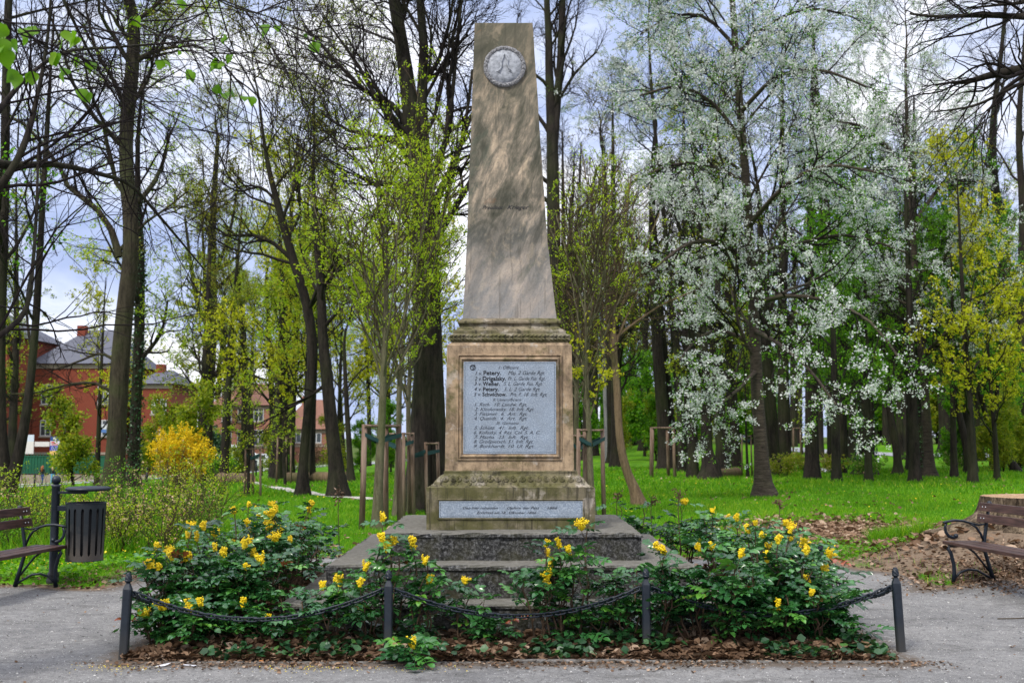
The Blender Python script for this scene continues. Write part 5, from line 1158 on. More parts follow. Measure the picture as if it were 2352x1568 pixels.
def inst(T, TF, pos, X, Z, S, rnd):
    """place template T at pos (M,3) with x-axis X and up hint Z, scale S"""
    X = unit(X); Y_ = unit(np.cross(Z, X)); Z = np.cross(X, Y_)
    V = pos[:, None] + S[:, None, None] * (T[None, :, 0:1] * X[:, None] + T[None, :, 1:2] * Y_[:, None] + T[None, :, 2:3] * Z[:, None])
    Fq = (TF[None] + (np.arange(len(pos)) * len(T))[:, None, None]).reshape(-1, TF.shape[1]); return V.reshape(-1, 3), Fq, np.repeat(rnd, len(T))
# flower cluster: a handful of short upright racemes of little round florets
def flower_mesh(seed, nr=7):
    r = np.random.default_rng(seed); oc = np.array([(1, 0, 0), (-1, 0, 0), (0, 1, 0), (0, -1, 0), (0, 0, 1), (0, 0, -1)], float); of = np.array([(0, 2, 4), (2, 1, 4), (1, 3, 4), (3, 0, 4), (2, 0, 5), (1, 2, 5), (3, 1, 5), (0, 3, 5)])
    C = []
    for i in range(nr):
        a = r.uniform(0, 2 * PI); ti = r.uniform(.1, 1.0); d = np.array([math.sin(ti) * math.cos(a), math.sin(ti) * math.sin(a), math.cos(ti)]); L = r.uniform(.028, .055)
        for k in range(20): t = (k + .5) / 20; C.append(d * L * t + unit(r.normal(size=3)) * .0105 * (1.15 - .55 * t))
    C = np.array(C); S = r.uniform(.0038, .0062, len(C)); V = (C[:, None] + oc[None] * S[:, None, None]).reshape(-1, 3); Fq = (of[None] + (np.arange(len(C)) * 6)[:, None, None]).reshape(-1, 3)
    return npmesh('flower_cluster', V, [(Fq, 0)], [M['mflower']], False, np.repeat(np.clip(r.normal(.5, .25, len(C)), 0, 1), 6))
FLW = [flower_mesh(k, 5 + 2 * k) for k in range(5)]
def mahonia(label, x, y, h, rad, seed, nst=9, flowers=4, dens=1.0, big=1.0):
    rng = np.random.default_rng(seed); z0 = .03; g = Geo(); stm = Geo(); K = 7; P_ = np.zeros((nst, K, 3)); a = rng.random(nst) * 2 * PI + np.arange(nst) * 2.4; q = rng.uniform(.15, 1, nst) ** .6
    hh = h * (1 - .38 * q ** 2) * rng.uniform(.84, 1.0, nst); hh[0] = h; q[0] = .15
    for k in range(K):
        t = k / (K - 1); P_[:, k, 0] = np.cos(a) * (rad * q * t ** 1.15 + .04); P_[:, k, 1] = np.sin(a) * (rad * q * t ** 1.15 + .04); P_[:, k, 2] = hh * t ** .9 - .03
    P_[:, 1:-1] += rng.normal(size=(nst, K - 2, 3)) * .022
    R_ = np.linspace(.0085, .004, K)[None].repeat(nst, 0) * (.8 + .4 * h); stm.tubes(P_, R_, 6)
    # side shoots
    S_, SR_ = grow(P_, R_, rng, 3, .3, .9, (.5, 1.1), 1, 5, .12, .15, .7, .6, .3, out=.22 * (h / .8) ** .5, rmin=.003); stm.tubes(S_, SR_, 5)
    pos = []; dirs = []; sz = []
    for Pb, cnt, t0 in ((P_, int(5 * dens + 1), .5), (S_, 2, .6)):
        N_, Kb, _ = Pb.shape
        for i in range(N_):
            n = cnt; ph_ = rng.random() * 6
            for j in range(n):
                t = t0 + (1 - t0) * (j + rng.random() * .6) / n if j < n - 2 else 1.0; f = min(t, .999) * (Kb - 1); ii = int(f); p = Pb[i, ii] * (1 - f + ii) + Pb[i, ii + 1] * (f - ii)
                az = ph_ + j * 2.399; el = rng.uniform(-.15, .65); pos.append(p); dirs.append((math.cos(az) * math.cos(el), math.sin(az) * math.cos(el), math.sin(el) + .12)); sz.append(rng.uniform(.13, .21) * big)
    pos = np.array(pos); dirs = np.array(dirs); sz = np.array(sz); rd = np.clip(rng.normal(.42, .26, len(pos)), 0, .93); rd[rng.random(len(pos)) < .010] = 1.0; w_ = rng.integers(0, 4, len(pos)); up = unit(np.array([0, 0, 1.]) + rng.normal(size=(len(pos), 3)) * .22)
    for k in range(4):
        s = w_ == k; V, Fq, r_ = inst(PINS[k][0], PINS[k][1], pos[s], dirs[s], up[s], sz[s], rd[s]); 
        V[:, 2] = np.maximum(V[:, 2], .012); g.add(V, Fq, 0, np.clip(r_ + rng.normal(size=len(r_)) * .03, 0, 1))
    r = empty('mahonia_bush', (x, y, z0), 0, label, 'shrub', 'flowering mahonia bushes in the fenced bed'); link('stems', stm.mesh('stems', [M['mahonia_stem']]), r); link('foliage', g.mesh('foliage', [M['mahonia']]), r)
    tips = np.concatenate([P_[:, -1], S_[:, -1]]); o_ = np.argsort(-tips[:, 2] + .25 * tips[:, 1] + rng.random(len(tips)) * .12)
    fr = random.Random(seed)
    for k in range(min(flowers if x > -1 else max(1, round(flowers * .75)), len(o_))):
        p = tips[o_[k]]; link('flower_cluster', fr.choice(FLW), r, (p[0], p[1] - .01, p[2] + .015), (fr.uniform(-.4, .4), fr.uniform(-.4, .4), fr.uniform(0, 6)), (fr.uniform(1.15, 1.75),) * 3)
    return r
XM = lambda px, y: (px - CX) / F * y
# (px, distance, height, spread, stems, flower clusters, description)
BUSH = [(367, 8.98, 0.26, 0.19, 5, 1, 'low spreading bush at the foot of the left corner post'), (417, 8.98, 0.34, 0.20, 5, 2, 'low bush just right of the left corner post'), (470, 8.98, 0.38, 0.22, 6, 3, 'low bush under the left chain with yellow blooms below the links'), (560, 8.98, 0.32, 0.20, 4, 1, 'low bush in front under the lowest point of the left chain'),
        (372, 9.30, 0.62, 0.26, 5, 3, 'slim bush rising behind the left corner post'), (415, 9.50, 0.70, 0.34, 8, 5, 'bush with bright yellow heads above the left chain'), (500, 9.50, 0.66, 0.34, 9, 4, 'bush with large blue-green leaves above the left chain'), (470, 10.30, 0.84, 0.36, 9, 5, 'tall bush behind at the left edge of the bed'), (560, 10.30, 0.98, 0.38, 10, 7, 'tallest left bush crowned by yellow heads at the grass line'),
        (610, 9.60, 0.74, 0.36, 9, 2, 'dense bush in the middle of the left mass'), (655, 10.50, 0.93, 0.38, 10, 6, 'tall bush with a column of yellow heads left of centre of the left mass'), (690, 9.55, 0.66, 0.30, 8, 4, 'bush spreading over the lowest step at left'), (740, 11.20, 0.93, 0.36, 10, 5, 'tall bush beside the left edge of the upper steps'), (650, 11.80, 0.95, 0.40, 9, 3, 'back left bush seen against the bright lawn'),
        (560, 12.20, 0.92, 0.40, 9, 2, 'back bush at the far left corner of the bed'), (800, 12.40, 0.86, 0.34, 8, 3, 'back bush next to the staked lindens'), (700, 13.20, 0.80, 0.36, 8, 1, 'rearmost bush on the left side'), (640, 8.98, 0.24, 0.20, 4, 1, 'low bush below the corner of the lowest step at left'),
        (770, 8.98, 0.50, 0.19, 5, 3, 'bush in front of the left end of the steps'), (700, 8.98, 0.46, 0.19, 4, 1, 'bush leaning over the corner of the lowest step'), (838, 8.98, 0.62, 0.16, 4, 2, 'leafy bush left of the front centre-left post'), (893, 9.02, 1.00, 0.17, 5, 7, 'tall bush with the biggest yellow head beside the centre-left post'), (955, 9.00, 0.80, 0.13, 3, 3, 'upright bush with small yellow heads before the left steps'),
        (985, 8.98, 0.50, 0.10, 3, 1, 'thin bush with one small flower right of the centre-left post'), (1068, 8.98, 0.50, 0.14, 3, 1, 'low bush with one yellow head before the middle steps'), (1140, 8.98, 0.24, 0.19, 4, 0, 'low flowerless bush under the middle chain'), (1235, 8.98, 0.80, 0.16, 5, 3, 'bush with a pair of yellow heads in front of the middle steps'), (1295, 8.98, 0.80, 0.16, 5, 5, 'bush with a drooping row of yellow heads before the steps'),
        (1335, 9.02, 0.97, 0.06, 3, 1, 'slender single stem with one yellow head before the tablet'), (1390, 8.98, 0.46, 0.17, 4, 0, 'flowerless bush left of the centre-right post'), (1440, 8.98, 0.62, 0.17, 5, 0, 'flowerless bush behind the centre-right post'), (1340, 8.98, 0.26, 0.19, 5, 0, 'low flowerless bush near the kerb left of the centre-right post'), (1510, 8.98, 0.74, 0.19, 6, 2, 'bush just right of the centre-right post'), (1580, 8.98, 0.62, 0.22, 6, 0, 'glossy bush below the right end of the middle step'),
        (1650, 8.98, 0.78, 0.23, 8, 3, 'bush with a large yellow head over the right chain'), (1720, 9.20, 0.80, 0.34, 10, 3, 'bush with yellow heads at the right corner of the steps'), (1780, 9.60, 0.84, 0.36, 10, 4, 'tall bush right of the steps with an upright yellow head'), (1700, 8.98, 0.40, 0.20, 5, 0, 'low bush under the right chain'), (1790, 8.98, 0.44, 0.22, 6, 1, 'low bush under the right chain nearer the corner'), (1860, 8.98, 0.52, 0.24, 7, 2, 'spreading bush toward the right corner post'),
        (1885, 9.30, 0.50, 0.30, 8, 1, 'bush reaching out toward the right corner chain'), (1850, 9.90, 0.74, 0.34, 9, 4, 'bush at the right edge of the bed beside the gravel'), (1745, 10.60, 0.84, 0.36, 10, 2, 'bush beside the right ends of the steps'), (1800, 11.20, 0.76, 0.34, 9, 2, 'back right bush in front of the brown leaf pile'), (1690, 12.10, 0.78, 0.34, 9, 1, 'back bush right of the top step'), (1640, 12.90, 0.80, 0.36, 9, 2, 'back bush with a yellow head against the lawn right of the monument'),
        (1560, 13.60, 0.84, 0.36, 9, 1, 'rear bush right behind the monument steps'), (1480, 13.80, 0.80, 0.32, 8, 0, 'rear flowerless bush at the right rear corner of the steps'), (1420, 14.00, 0.82, 0.26, 5, 0, 'thin rear bush close to the right side of the base'), (1915, 8.98, 0.20, 0.16, 5, 0, 'small low bush at the foot of the right corner post'), (940, 8.42, 0.12, 0.12, 3, 1, 'tiny bush spilling over the kerb beside the centre-left post')]
for i, (px, y, h, rad, ns_, fl, lb) in enumerate(BUSH):
    x = XM(px, y)
    if 9.05 < y < 13.3 and abs(x - MX) < 2.12 and y > 9.1: x = MX + math.copysign(2.25, x - MX) if abs(x - MX) > 1.2 else x; 
    if y > 9.1 and y < 13.35 and abs(x - MX) <= 2.1: y = 9.0
    mahonia(lb[0].lower() + lb[1:] if 0 else 'holly-leaved ' + lb, x, y, h, rad, 300 + i, ns_, fl, (.9 if (px < 680 or px > 1500) else .6) if h > .3 else .5, 1.15 if 'large' in lb or 'tiny' in lb else 1.0)
# dry flower stalks above the back bushes
for i, (px, y, h) in enumerate([(1556, 13.2, 1.0), (1416, 13.9, .95), (1494, 13.5, .92), (1786, 12.2, .95), (782, 12.6, 1.02)]):
    rng = np.random.default_rng(900 + i); g = Geo(); P_ = np.array([[(0, 0, 0), (.01, 0, h * .4), (-.01, .01, h * .8), (0, 0, h)]]); g.tubes(P_, np.array([[.007, .006, .005, .003]]), 6); C, CR = grow(P_, np.full((1, 4), .003), rng, 9, .8, 1, (.8, 1.3), 1, 4, .1, .15, 1, .5, 0, out=.10, rmin=.002); g.tubes(C, CR, 4)
    V, Fq, rd = leafquads(pick(C, rng, 36, .3), rng, 1, .008, .035, .2); g.add(V, Fq, 1, rd); r = link('dry_stalk', g.mesh('dry_stalk', [M['mahonia_stem'], M['deadleaf']]), None, (XM(px, y), y, .03))
    tag(r, ['dry brown seed stalk tallest above the bushes right of the monument', 'dry brown seed stalk nearest the right side of the tablet', 'middle dry brown seed stalk right of the tablet', 'dry brown stalk above the bushes by the leaf pile', 'thin dark stalk standing above the bushes left of the monument'][i], 'dry stalk', 'dry seed stalks')

# ------------------------------------------------------------------ ground cover and litter
def scatter_leaves(name, n, fn, mat, size, seed, flat=.5, lift=.006, aspect=.7, curl=.35, rnds=None):
    rng = np.random.default_rng(seed); x, y, z = fn(rng, n); n = len(x); C = np.stack([x, y, z + lift + rng.random(n) * lift * 2], 1); th = rng.random(n) * 2 * PI
    nrm = unit(np.stack([rng.normal(size=n) * flat, rng.normal(size=n) * flat, np.ones(n)], 1)); d = np.stack([np.cos(th), np.sin(th), 0 * th], 1); d = unit(d - (d * nrm).sum(1, keepdims=True) * nrm); s = np.cross(nrm, d)
    L = (size * rng.uniform(.55, 1.35, n))[:, None]; W = L * aspect * .5; cu = curl * rng.uniform(-.4, 1.4, (n, 1))
    pts = [C - d * L * .5, C - d * L * .12 + s * W + nrm * W * cu, C + d * L * .22 + s * W * .8 + nrm * W * cu * 1.3, C + d * L * .5 + nrm * L * .12 * cu, C + d * L * .22 - s * W * .8 + nrm * W * cu * 1.1, C - d * L * .12 - s * W + nrm * W * cu, C + nrm * 0]
    V = np.stack(pts, 1).reshape(-1, 3); b = np.arange(n)[:, None] * 7; Ft = np.concatenate([b + np.array([[i, (i + 1) % 6, 6]]) for i in range(6)]); V[:, 2] = np.maximum(V[:, 2], np.repeat(z, 7) + .002)
    r = rng.random(n) if rnds is None else np.clip(rng.normal(*rnds, n), 0, 1)
    o = link(name, npmesh(name, V, [(Ft, 0)], [M[mat]], False, np.repeat(r, 7))); tag(o, kind='stuff'); return o
def in_bed(rng, n, fr=1.0):
    x = rng.uniform(BX0 + .05, BX1 - .05, n * 2); y = BY0 + .05 + (BY1 - BY0 - .1) * rng.random(n * 2) ** fr; k = ~((np.abs(x - MX) < 2.02) & (y > MY - 2.05) & (y < MY + 2.05)); x, y = x[k][:n], y[k][:n]; return x, y, soilz(x, y)
def in_bedf(rng, n): return in_bed(rng, n, 2.6)
o = scatter_leaves('fallen_leaves', 6500, in_bedf, 'deadleaf', .085, 21, .5, .012, rnds=(.45, .28)); tag(o, 'brown fallen leaves covering the soil of the flower bed', 'leaf litter')
def ivy_f(r, n):
    x, y, z = in_bed(r, n * 3, 1.7); pch = np.sin(x * 3.1 + 1.7 * np.sin(y * 4)) + .7 * np.sin(x * 7.3 + y * 5) + r.normal(size=len(x)) * .5; k = pch > .35; x, y, z = x[k], y[k], z[k]; return x, y, z + .01 + .07 * r.random(len(x)) ** 2
o = scatter_leaves('ivy_cover', 2300, ivy_f, 'ivy', .062, 22, .55, .01, .95, .2, (.45, .25)); tag(o, 'dark green ivy creeping over the flower bed', 'ivy')
def spill(rng, n):
    x = rng.uniform(BX0 - .3, BX1 + .3, n); y = BY0 + .02 - np.abs(rng.normal(size=n)) * .15; k = np.sin(x * 2.3) + rng.random(n) * 1.6 > .2; return x[k], y[k], gz(x[k], y[k])
o = scatter_leaves('leaf_crumbs', 1500, spill, 'deadleaf', .030, 23, .4, .004); tag(o, 'crumbled brown leaves along the outside of the kerb', 'leaf litter')
def path_sc(rng, n):
    y = rng.uniform(6.2, 12.2, n); x = rng.uniform(-6.5, 6.5, n); k = bed_d(x, y) < -.05; return x[k], y[k], gz(x, y)[k]
o = scatter_leaves('path_litter', 420, path_sc, 'deadleaf', .026, 24, .4, .003); tag(o, 'small dead leaves and bits strewn over the gravel', 'leaf litter')
def pile(rng, n):
    x = rng.normal(6.1, 1.0, n * 2); y = rng.normal(18.1, 1.7, n * 2); k = (plaza_d(x, y) < -.2); x, y = x[k][:n], y[k][:n]; return x, y, ter(x, y) + .02 * rng.random(len(x))
o = scatter_leaves('leaf_pile', 8500, pile, 'deadleaf', .12, 25, .5, .02, rnds=(.72, .2)); tag(o, 'wide patch of dry brown leaves on the grass right of the monument', 'leaf litter')
def rim(rng, n):
    x = rng.uniform(-7, 7.2, n * 6); y = rng.uniform(12.0, 17.5, n * 6); p = plaza_d(x, y); k = (p < -.02) & (p > -1.1); x, y = x[k][:n], y[k][:n]; return x, y, ter(x, y)
o = scatter_leaves('edge_litter', 2600, rim, 'deadleaf', .055, 26, .5, .008); tag(o, 'loose brown leaves and bark chips on the earth rim of the gravel', 'leaf litter')
def bark_bits(rng, n):
    x = rng.normal(6.1, .75, n); y = rng.normal(12.7, .42, n); return x, y, ter(x, y) + .004
o = scatter_leaves('wood_chips', 4200, bark_bits, 'deadleaf', .05, 27, .5, .01, .4, rnds=(.55, .3)); tag(o, 'brown wood chips and bark under the right bench', 'wood chips')
def pet(rng, n):
    c = rng.choice([XM(680, 8.2), XM(760, 8.15), XM(960, 8.1), XM(300, 8.3)], n); x = c + rng.normal(size=n) * .16; y = 8.22 + rng.normal(size=n) * .09; k = bed_d(x, y) < -.03; return x[k], y[k], gz(x, y)[k]
o = scatter_leaves('fallen_petals', 520, pet, 'mflower', .009, 28, .3, .002); tag(o, 'tiny yellow petals fallen on the gravel before the bed', 'petals')
# pebbles
def pebbles():
    rng = np.random.default_rng(31); n = 34000; y = 7.2 + 5.4 * rng.random(n) ** 1.2; x = rng.uniform(-6.5, 6.5, n); k = bed_d(x, y) < 0; x, y = x[k], y[k]; n = len(x); s = rng.uniform(.0025, .0065, n) * (1 + (rng.random(n) < .04)); oc = np.array([(1, 0, 0), (-1, 0, 0), (0, 1, 0), (0, -1, 0), (0, 0, .7), (0, 0, -.7)], float); of = np.array([(0, 2, 4), (2, 1, 4), (1, 3, 4), (3, 0, 4)])
    C = np.stack([x, y, gz(x, y) + s * .2], 1); V = (C[:, None] + oc[None] * s[:, None, None] * rng.uniform(.7, 1.3, (n, 1, 3))).reshape(-1, 3); Fq = (of[None] + (np.arange(n) * 6)[:, None, None]).reshape(-1, 3)
    m = MT('pebble', .9, .2); m.color(m.ramp(m.attr('rnd'), [(0, (.07, .07, .07)), (.6, (.24, .24, .24)), (1, (.5, .49, .47))])); o = link('pebbles', npmesh('pebbles', V, [(Fq, 0)], [m.m], False, np.repeat(rng.random(n), 6))); tag(o, 'loose fine pebbles on the gravel', 'gravel', kind='stuff')
pebbles()
# grass
def blades(n, yr, pxr, h, wd, seed, mask):
    rng = np.random.default_rng(seed); y = yr[0] + (yr[1] - yr[0]) * rng.random(n) ** .85; px = rng.uniform(*pxr, n); x = (px - CX) / F * y; k = mask(x, y, rng); x, y = x[k], y[k]; n = len(x); z = ter(x, y)
    cl = np.clip(.5 + .3 * np.sin(x * 1.9 + 1.3 * np.sin(y * .9)) * np.cos(y * 1.4 + x * .4) + .3 * np.sin(x * .55 + 2 * np.sin(y * .31)) * np.sin(y * .42 + 1), 0, 1); H = h * (.5 + .9 * rng.random(n)) * (.6 + .7 * cl); a = rng.random(n) * 2 * PI; W = wd * rng.uniform(.7, 1.3, n); le = rng.normal(size=(n, 2)) * .38
    s = np.stack([np.cos(a), np.sin(a), 0 * a], 1) * W[:, None]; C = np.stack([x, y, z - .01], 1); tip = C + np.stack([le[:, 0] * H, le[:, 1] * H, H], 1); mid = C + np.stack([le[:, 0] * H * .28, le[:, 1] * H * .28, H * .55], 1)
    V = np.stack([C - s, C + s, mid + s * .8, mid - s * .8, tip], 1).reshape(-1, 3); b = np.arange(n)[:, None] * 5; rd = np.clip(.28 + .28 * cl + rng.normal(size=n) * .16 + (rng.random(n) < .05) * .4, 0, 1)
    return V, b + np.array([[0, 1, 2, 3]]), b + np.array([[3, 2, 4]]), np.repeat(rd, 5)
def gmask(x, y, rng):
    fd = np.full(len(x), 9.)
    for a, b in zip(FOOT, FOOT[1:]):
        dx, dy_ = b[0] - a[0], b[1] - a[1]; t = np.clip(((x - a[0]) * dx + (y - a[1]) * dy_) / (dx * dx + dy_ * dy_), 0, 1); fd = np.minimum(fd, np.hypot(x - a[0] - t * dx, (y - a[1] - t * dy_)))
    p = plaza_d(x, y); d = dirt(x, y); sx, sy = stump_c(); return (p < -.12) & (fd > .38) & (d + rng.normal(size=len(x)) * .22 < .45) & (((x - sx) ** 2 + (y - sy) ** 2) > 1.1) & ~((((x - 6.2) / 1.9) ** 2 + ((y - 18.3) / 2.6) ** 2 < 1) & (rng.random(len(x)) < .88))
def grass_obj(name, parts_, label):
    V = []; F4 = []; F3 = []; R_ = []; o = 0
    for v, f4, f3, r in parts_: V.append(v); F4.append(f4 + o); F3.append(f3 + o); R_.append(r); o += len(v)
    ob = link(name, npmesh(name, np.concatenate(V), [(np.concatenate(F4), 0), (np.concatenate(F3), 0)], [M['grass']], False, np.concatenate(R_))); tag(ob, label, 'grass', kind='stuff')
grass_obj('lawn_grass', [blades(140000, (12.4, 19), (-60, 2420), .075, .0032, 41, gmask), blades(150000, (18, 32), (-60, 2420), .09, .006, 42, gmask), blades(90000, (31, 58), (-60, 2420), .13, .016, 43, gmask)], 'bright green spring grass of the park lawn')
grass_obj('tall_grass', [blades(26000, (13.5, 26), (-60, 520), .34, .005, 44, lambda x, y, r: (plaza_d(x, y) < -1.0)), blades(1600, (15.4, 16.3), (1990, 2130), .22, .006, 45, lambda x, y, r: plaza_d(x, y) < -.5)], 'taller rough grass among the thin bushes on the left')
def clover(rng, n):
    x = rng.uniform(-8.5, -3.0, n); y = rng.uniform(12.3, 17, n); p = plaza_d(x, y); k = p < -.35; return x[k], y[k], ter(x, y)[k] + .03 + .05 * rng.random(k.sum())
o = scatter_leaves('low_weeds', 16000, clover, 'green', .05, 51, .6, .01, .8, .2, (.55, .22)); tag(o, 'low green weeds at the edge of the gravel by the litter bin', 'weeds')
def clover2(rng, n):
    x = rng.uniform(2.6, 7.0, n); y = rng.uniform(14.5, 17.6, n); p = plaza_d(x, y); k = (p < -.3) & (dirt(x, y) < .75) & (rng.random(n) < .6); return x[k], y[k], ter(x, y)[k] + .02 + .04 * rng.random(k.sum())
o = scatter_leaves('weed_patch', 7000, clover2, 'green', .045, 52, .6, .01, .8, .2, (.5, .22)); tag(o, 'patchy low green weeds between the leaf patch and the right bench', 'weeds')
def yel(rng, n):
    x = rng.uniform(-8, -3.2, n); y = rng.uniform(12.6, 16, n); k = plaza_d(x, y) < -.4; return x[k], y[k], ter(x, y)[k] + .10
o = scatter_leaves('celandine_flowers', 420, yel, 'mflower', .028, 53, .4, .01, 1.0); tag(o, 'tiny yellow flowers dotted among the weeds at left', 'flowers')

def dand(rng, n):
    y = 15 + 30 * rng.random(n) ** 1.4; x = (rng.uniform(600, 2400, n) - CX) / F * y; k = (plaza_d(x, y) < -.5) & (dirt(x, y) < .4); return x[k], y[k], ter(x, y)[k] + .07
o = scatter_leaves('dandelions', 420, dand, 'mflower', .035, 54, .4, .01, 1.0); tag(o, 'scattered tiny yellow dandelions on the lawn', 'flowers')
def wlit(rng, n):
    y = 15 + 40 * rng.random(n) ** 1.2; x = (rng.uniform(550, 2400, n) - CX) / F * y; k = (plaza_d(x, y) < -.5) & (np.sin(x * .8 + 2) + np.sin(y * .5) + rng.random(n) > .7); return x[k], y[k], ter(x, y)[k] + .03
o = scatter_leaves('lawn_litter', 2600, wlit, 'deadleaf', .085, 55, .7, .02, rnds=(.7, .2)); tag(o, 'old brown leaves scattered thinly in the lawn grass', 'leaf litter')

# ------------------------------------------------------------------ thin bushes on the left, forsythia, hedges
def thin_bush(name, label, x, y, h, rad, seed, leaf, nl, ls, nst=26, bud=0, group=None, stem='twig_warm', k_=2, cat='shrub', sp=.025):
    rng = np.random.default_rng(seed); K = 7; a = rng.random(nst) * 2 * PI; q = rng.uniform(.1, 1, nst); P_ = np.zeros((nst, K, 3)); hh = h * (1 - .3 * q ** 2) * rng.uniform(.7, 1.05, nst)
    for k in range(K): t = k / (K - 1); P_[:, k] = np.stack([np.cos(a) * rad * (q * t ** 1.3 + .12), np.sin(a) * rad * (q * t ** 1.3 + .12), hh * t - .03], 1)
    P_[:, 1:] += rng.normal(size=(nst, K - 1, 3)) * .03 * h; R_ = np.linspace(.007, .003, K)[None].repeat(nst, 0) * (.6 + .4 * h); g = Geo(); g.tubes(P_, R_, 4)
    C, CR = grow(P_, R_, rng, 7, .2, 1, (.4, .9), 1, 5, .08, .12, .6, .5, .4, out=.32 * h, rmin=.0022); g.tubes(C, CR, 3); D, DR = grow(C, CR, rng, 3, .2, 1, (.4, .9), 1, 4, .05, .12, .7, .5, .4, out=.14 * h, rmin=.002); g.tubes(D, DR, 3)
    f = Geo(); V, Fq, rd = leafquads(pick(np.concatenate([D]), rng, nl, .2), rng, k_, sp, ls, .0, .6); f.add(V, Fq, 0, rd); mats = [M[leaf]]
    if bud: mats.append(M['pinkbud']); V, Fq, rd = leafquads(pick(D, rng, bud, .8), rng, 2, .012, ls * .8, 0, .8); f.add(V, Fq, 1, rd)
    r = empty(name, (x, y, tz(x, y)), 0, label, cat, group); link('stems', g.mesh('stems', [M[stem]]), r); link('foliage', f.mesh('foliage', mats), r); return r
TB = [(20, 14.6, .85, 'beside the left bench back'), (78, 15.4, .9, 'directly behind the litter bin post'), (35, 19, 1.1, 'at the foot of the forked tree'), (150, 16.6, .85, 'seen just right of the bin lid'), (225, 15.8, .95, 'right beside the litter bin'),
      (288, 15.4, .95, 'with peach buds in front of the stout trunk'), (335, 17.2, 1.2, 'with peach buds before the ivy-clad trunk'), (385, 15.2, 1.0, 'in front of the yellow forsythia'), (430, 17.4, 1.2, 'below the gnarled tree'), (470, 15.8, .9, 'nearest the left end of the flowering bed'), (490, 19, 1.35, 'rising before the round green bush'), (405, 20.5, 1.5, 'tallest of the thin bushes, against the forsythia'), (250, 20.5, 1.2, 'behind, at the foot of the stout trunk'), (120, 21.5, 1.0, 'farthest, before the street bollards')]
for i, (px, y, h, lb) in enumerate(TB):
    thin_bush('wild_bush', 'thin twiggy bush with tiny fresh leaves ' + lb, XM(px, y), y, h, .5, 500 + i, 'lime' if i % 3 else 'green', 420 if i % 2 else 650, .034, nst=20, bud=200 if i in (4, 5, 6, 7, 8) else 60, group='thin twiggy bushes on the left')
p = gnd(412, 1126); thin_bush('forsythia', 'bright yellow forsythia in full bloom on the left lawn edge', p.x, p.y, 1.95, .95, 601, 'forsythia', 6500, .07, 46, group=None, stem='twig', sp=.05)
p = gnd(560, 1072); thin_bush('forsythia', 'far yellow forsythia glimpsed between dark trunks near the street', p.x, p.y + 18, 3.0, .8, 602, 'forsythia', 2500, .12, 20, sp=.08)
p = gnd(508, 1102); thin_bush('round_bush', 'rounded bright green bush left of the street gap', p.x, p.y, 1.35, 1.15, 603, 'green', 5200, .10, 36, sp=.06)
p = gnd(412, 1095); thin_bush('evergreen_bush', 'dark evergreen bush behind the yellow forsythia', p.x, p.y + 6, 4.2, 1.6, 604, 'ivy', 9000, .18, 30, stem='twig', k_=3, sp=.12)
p = gnd(655, 1085); thin_bush('red_bush', 'low reddish-leaved bush beyond the lawn before the street', p.x, p.y + 14, 1.9, 2.0, 605, 'deadleaf', 2600, .12, 26, stem='twig', sp=.08)
for i, (px, py) in enumerate([(1850, 1082), (1800, 1098), (1905, 1090), (2100, 1072), (2190, 1078), (1990, 1096)]):
    p = gnd(px, py); thin_bush('wild_bush', 'one of the low straggly bushes at the wood edge on the right', p.x, p.y, .9, 1.0, 620 + i, 'limed' if i < 3 else 'green', 1500, .06, 22, 200, 'low straggly bushes at the wood edge')

# little things lying about
def small(name, label, cat, px, py, fn, mat, rz=0):
    p = gnd(px, py); bm = bmesh.new(); fn(bm); o = link(name, bmmesh(name, bm, mat), None, (p.x, p.y, float(gz(p.x, p.y)) + .003), (0, 0, rz)); tag(o, label, cat); return o
white = simple('white_litter', (.55, .56, .60), .6, .3, bump=0)
small('paper_straw', 'thin striped grey paper tube lying on the gravel before the bed', 'litter', 436, 1535, lambda b: tube(b, [(-.055, 0, .005), (.055, 0, .005)], .005, 8), white, -.35)
small('paper_scrap', 'folded pale paper scrap on the gravel left of the paper tube', 'litter', 372, 1537, lambda b: ([b.faces.new([b.verts.new(v) for v in ((-.05, -.012, .0), (.02, -.02, .004), (.05, .0, .014), (-.03, .014, .003))]), b.faces.new([b.verts.new(v) for v in ((-.03, .014, .003), (.05, 0, .014), (.06, .016, .02), (.0, .02, .006))])]), white, .2)
small('cigarette_butt', 'orange cigarette butt on the gravel below the left chain', 'litter', 600, 1523, lambda b: tube(b, [(-.016, 0, .005), (.016, 0, .005)], .0045, 8), simple('filter', (.5, .2, .06), .8, bump=0), .4)
small('dry_stick', 'thin dry twig lying on the gravel right of the corner post', 'twig', 2330, 1424, lambda b: tube(b, [(-.16, .02, .006), (0, -.01, .008), (.14, .02, .006)], .005, 6), M['twig_warm'], .2)
small('brick_chip', 'pale stone chip on the gravel before the right bench', 'stone', 2095, 1332, lambda b: [box(b, -.035, .035, -.02, .02, 0, .02)], simple('chip', (.42, .30, .24), .9), .5)
p = gnd(1893, 1084); bm = bmesh.new(); bmesh.ops.create_icosphere(bm, subdivisions=3, radius=.5)
for v in bm.verts: v.co = Vector((v.co.x * 1.5, v.co.y * .9, max(-.05, v.co.z * .30 + .07 * math.sin(v.co.x * 9) * math.cos(v.co.y * 11))))
o = link('plastic_sheet', bmmesh('plastic_sheet', bm, white, True), None, p, (0, 0, -.4)); tag(o, 'crumpled white plastic sheet lying on the far right grass', 'plastic sheet')

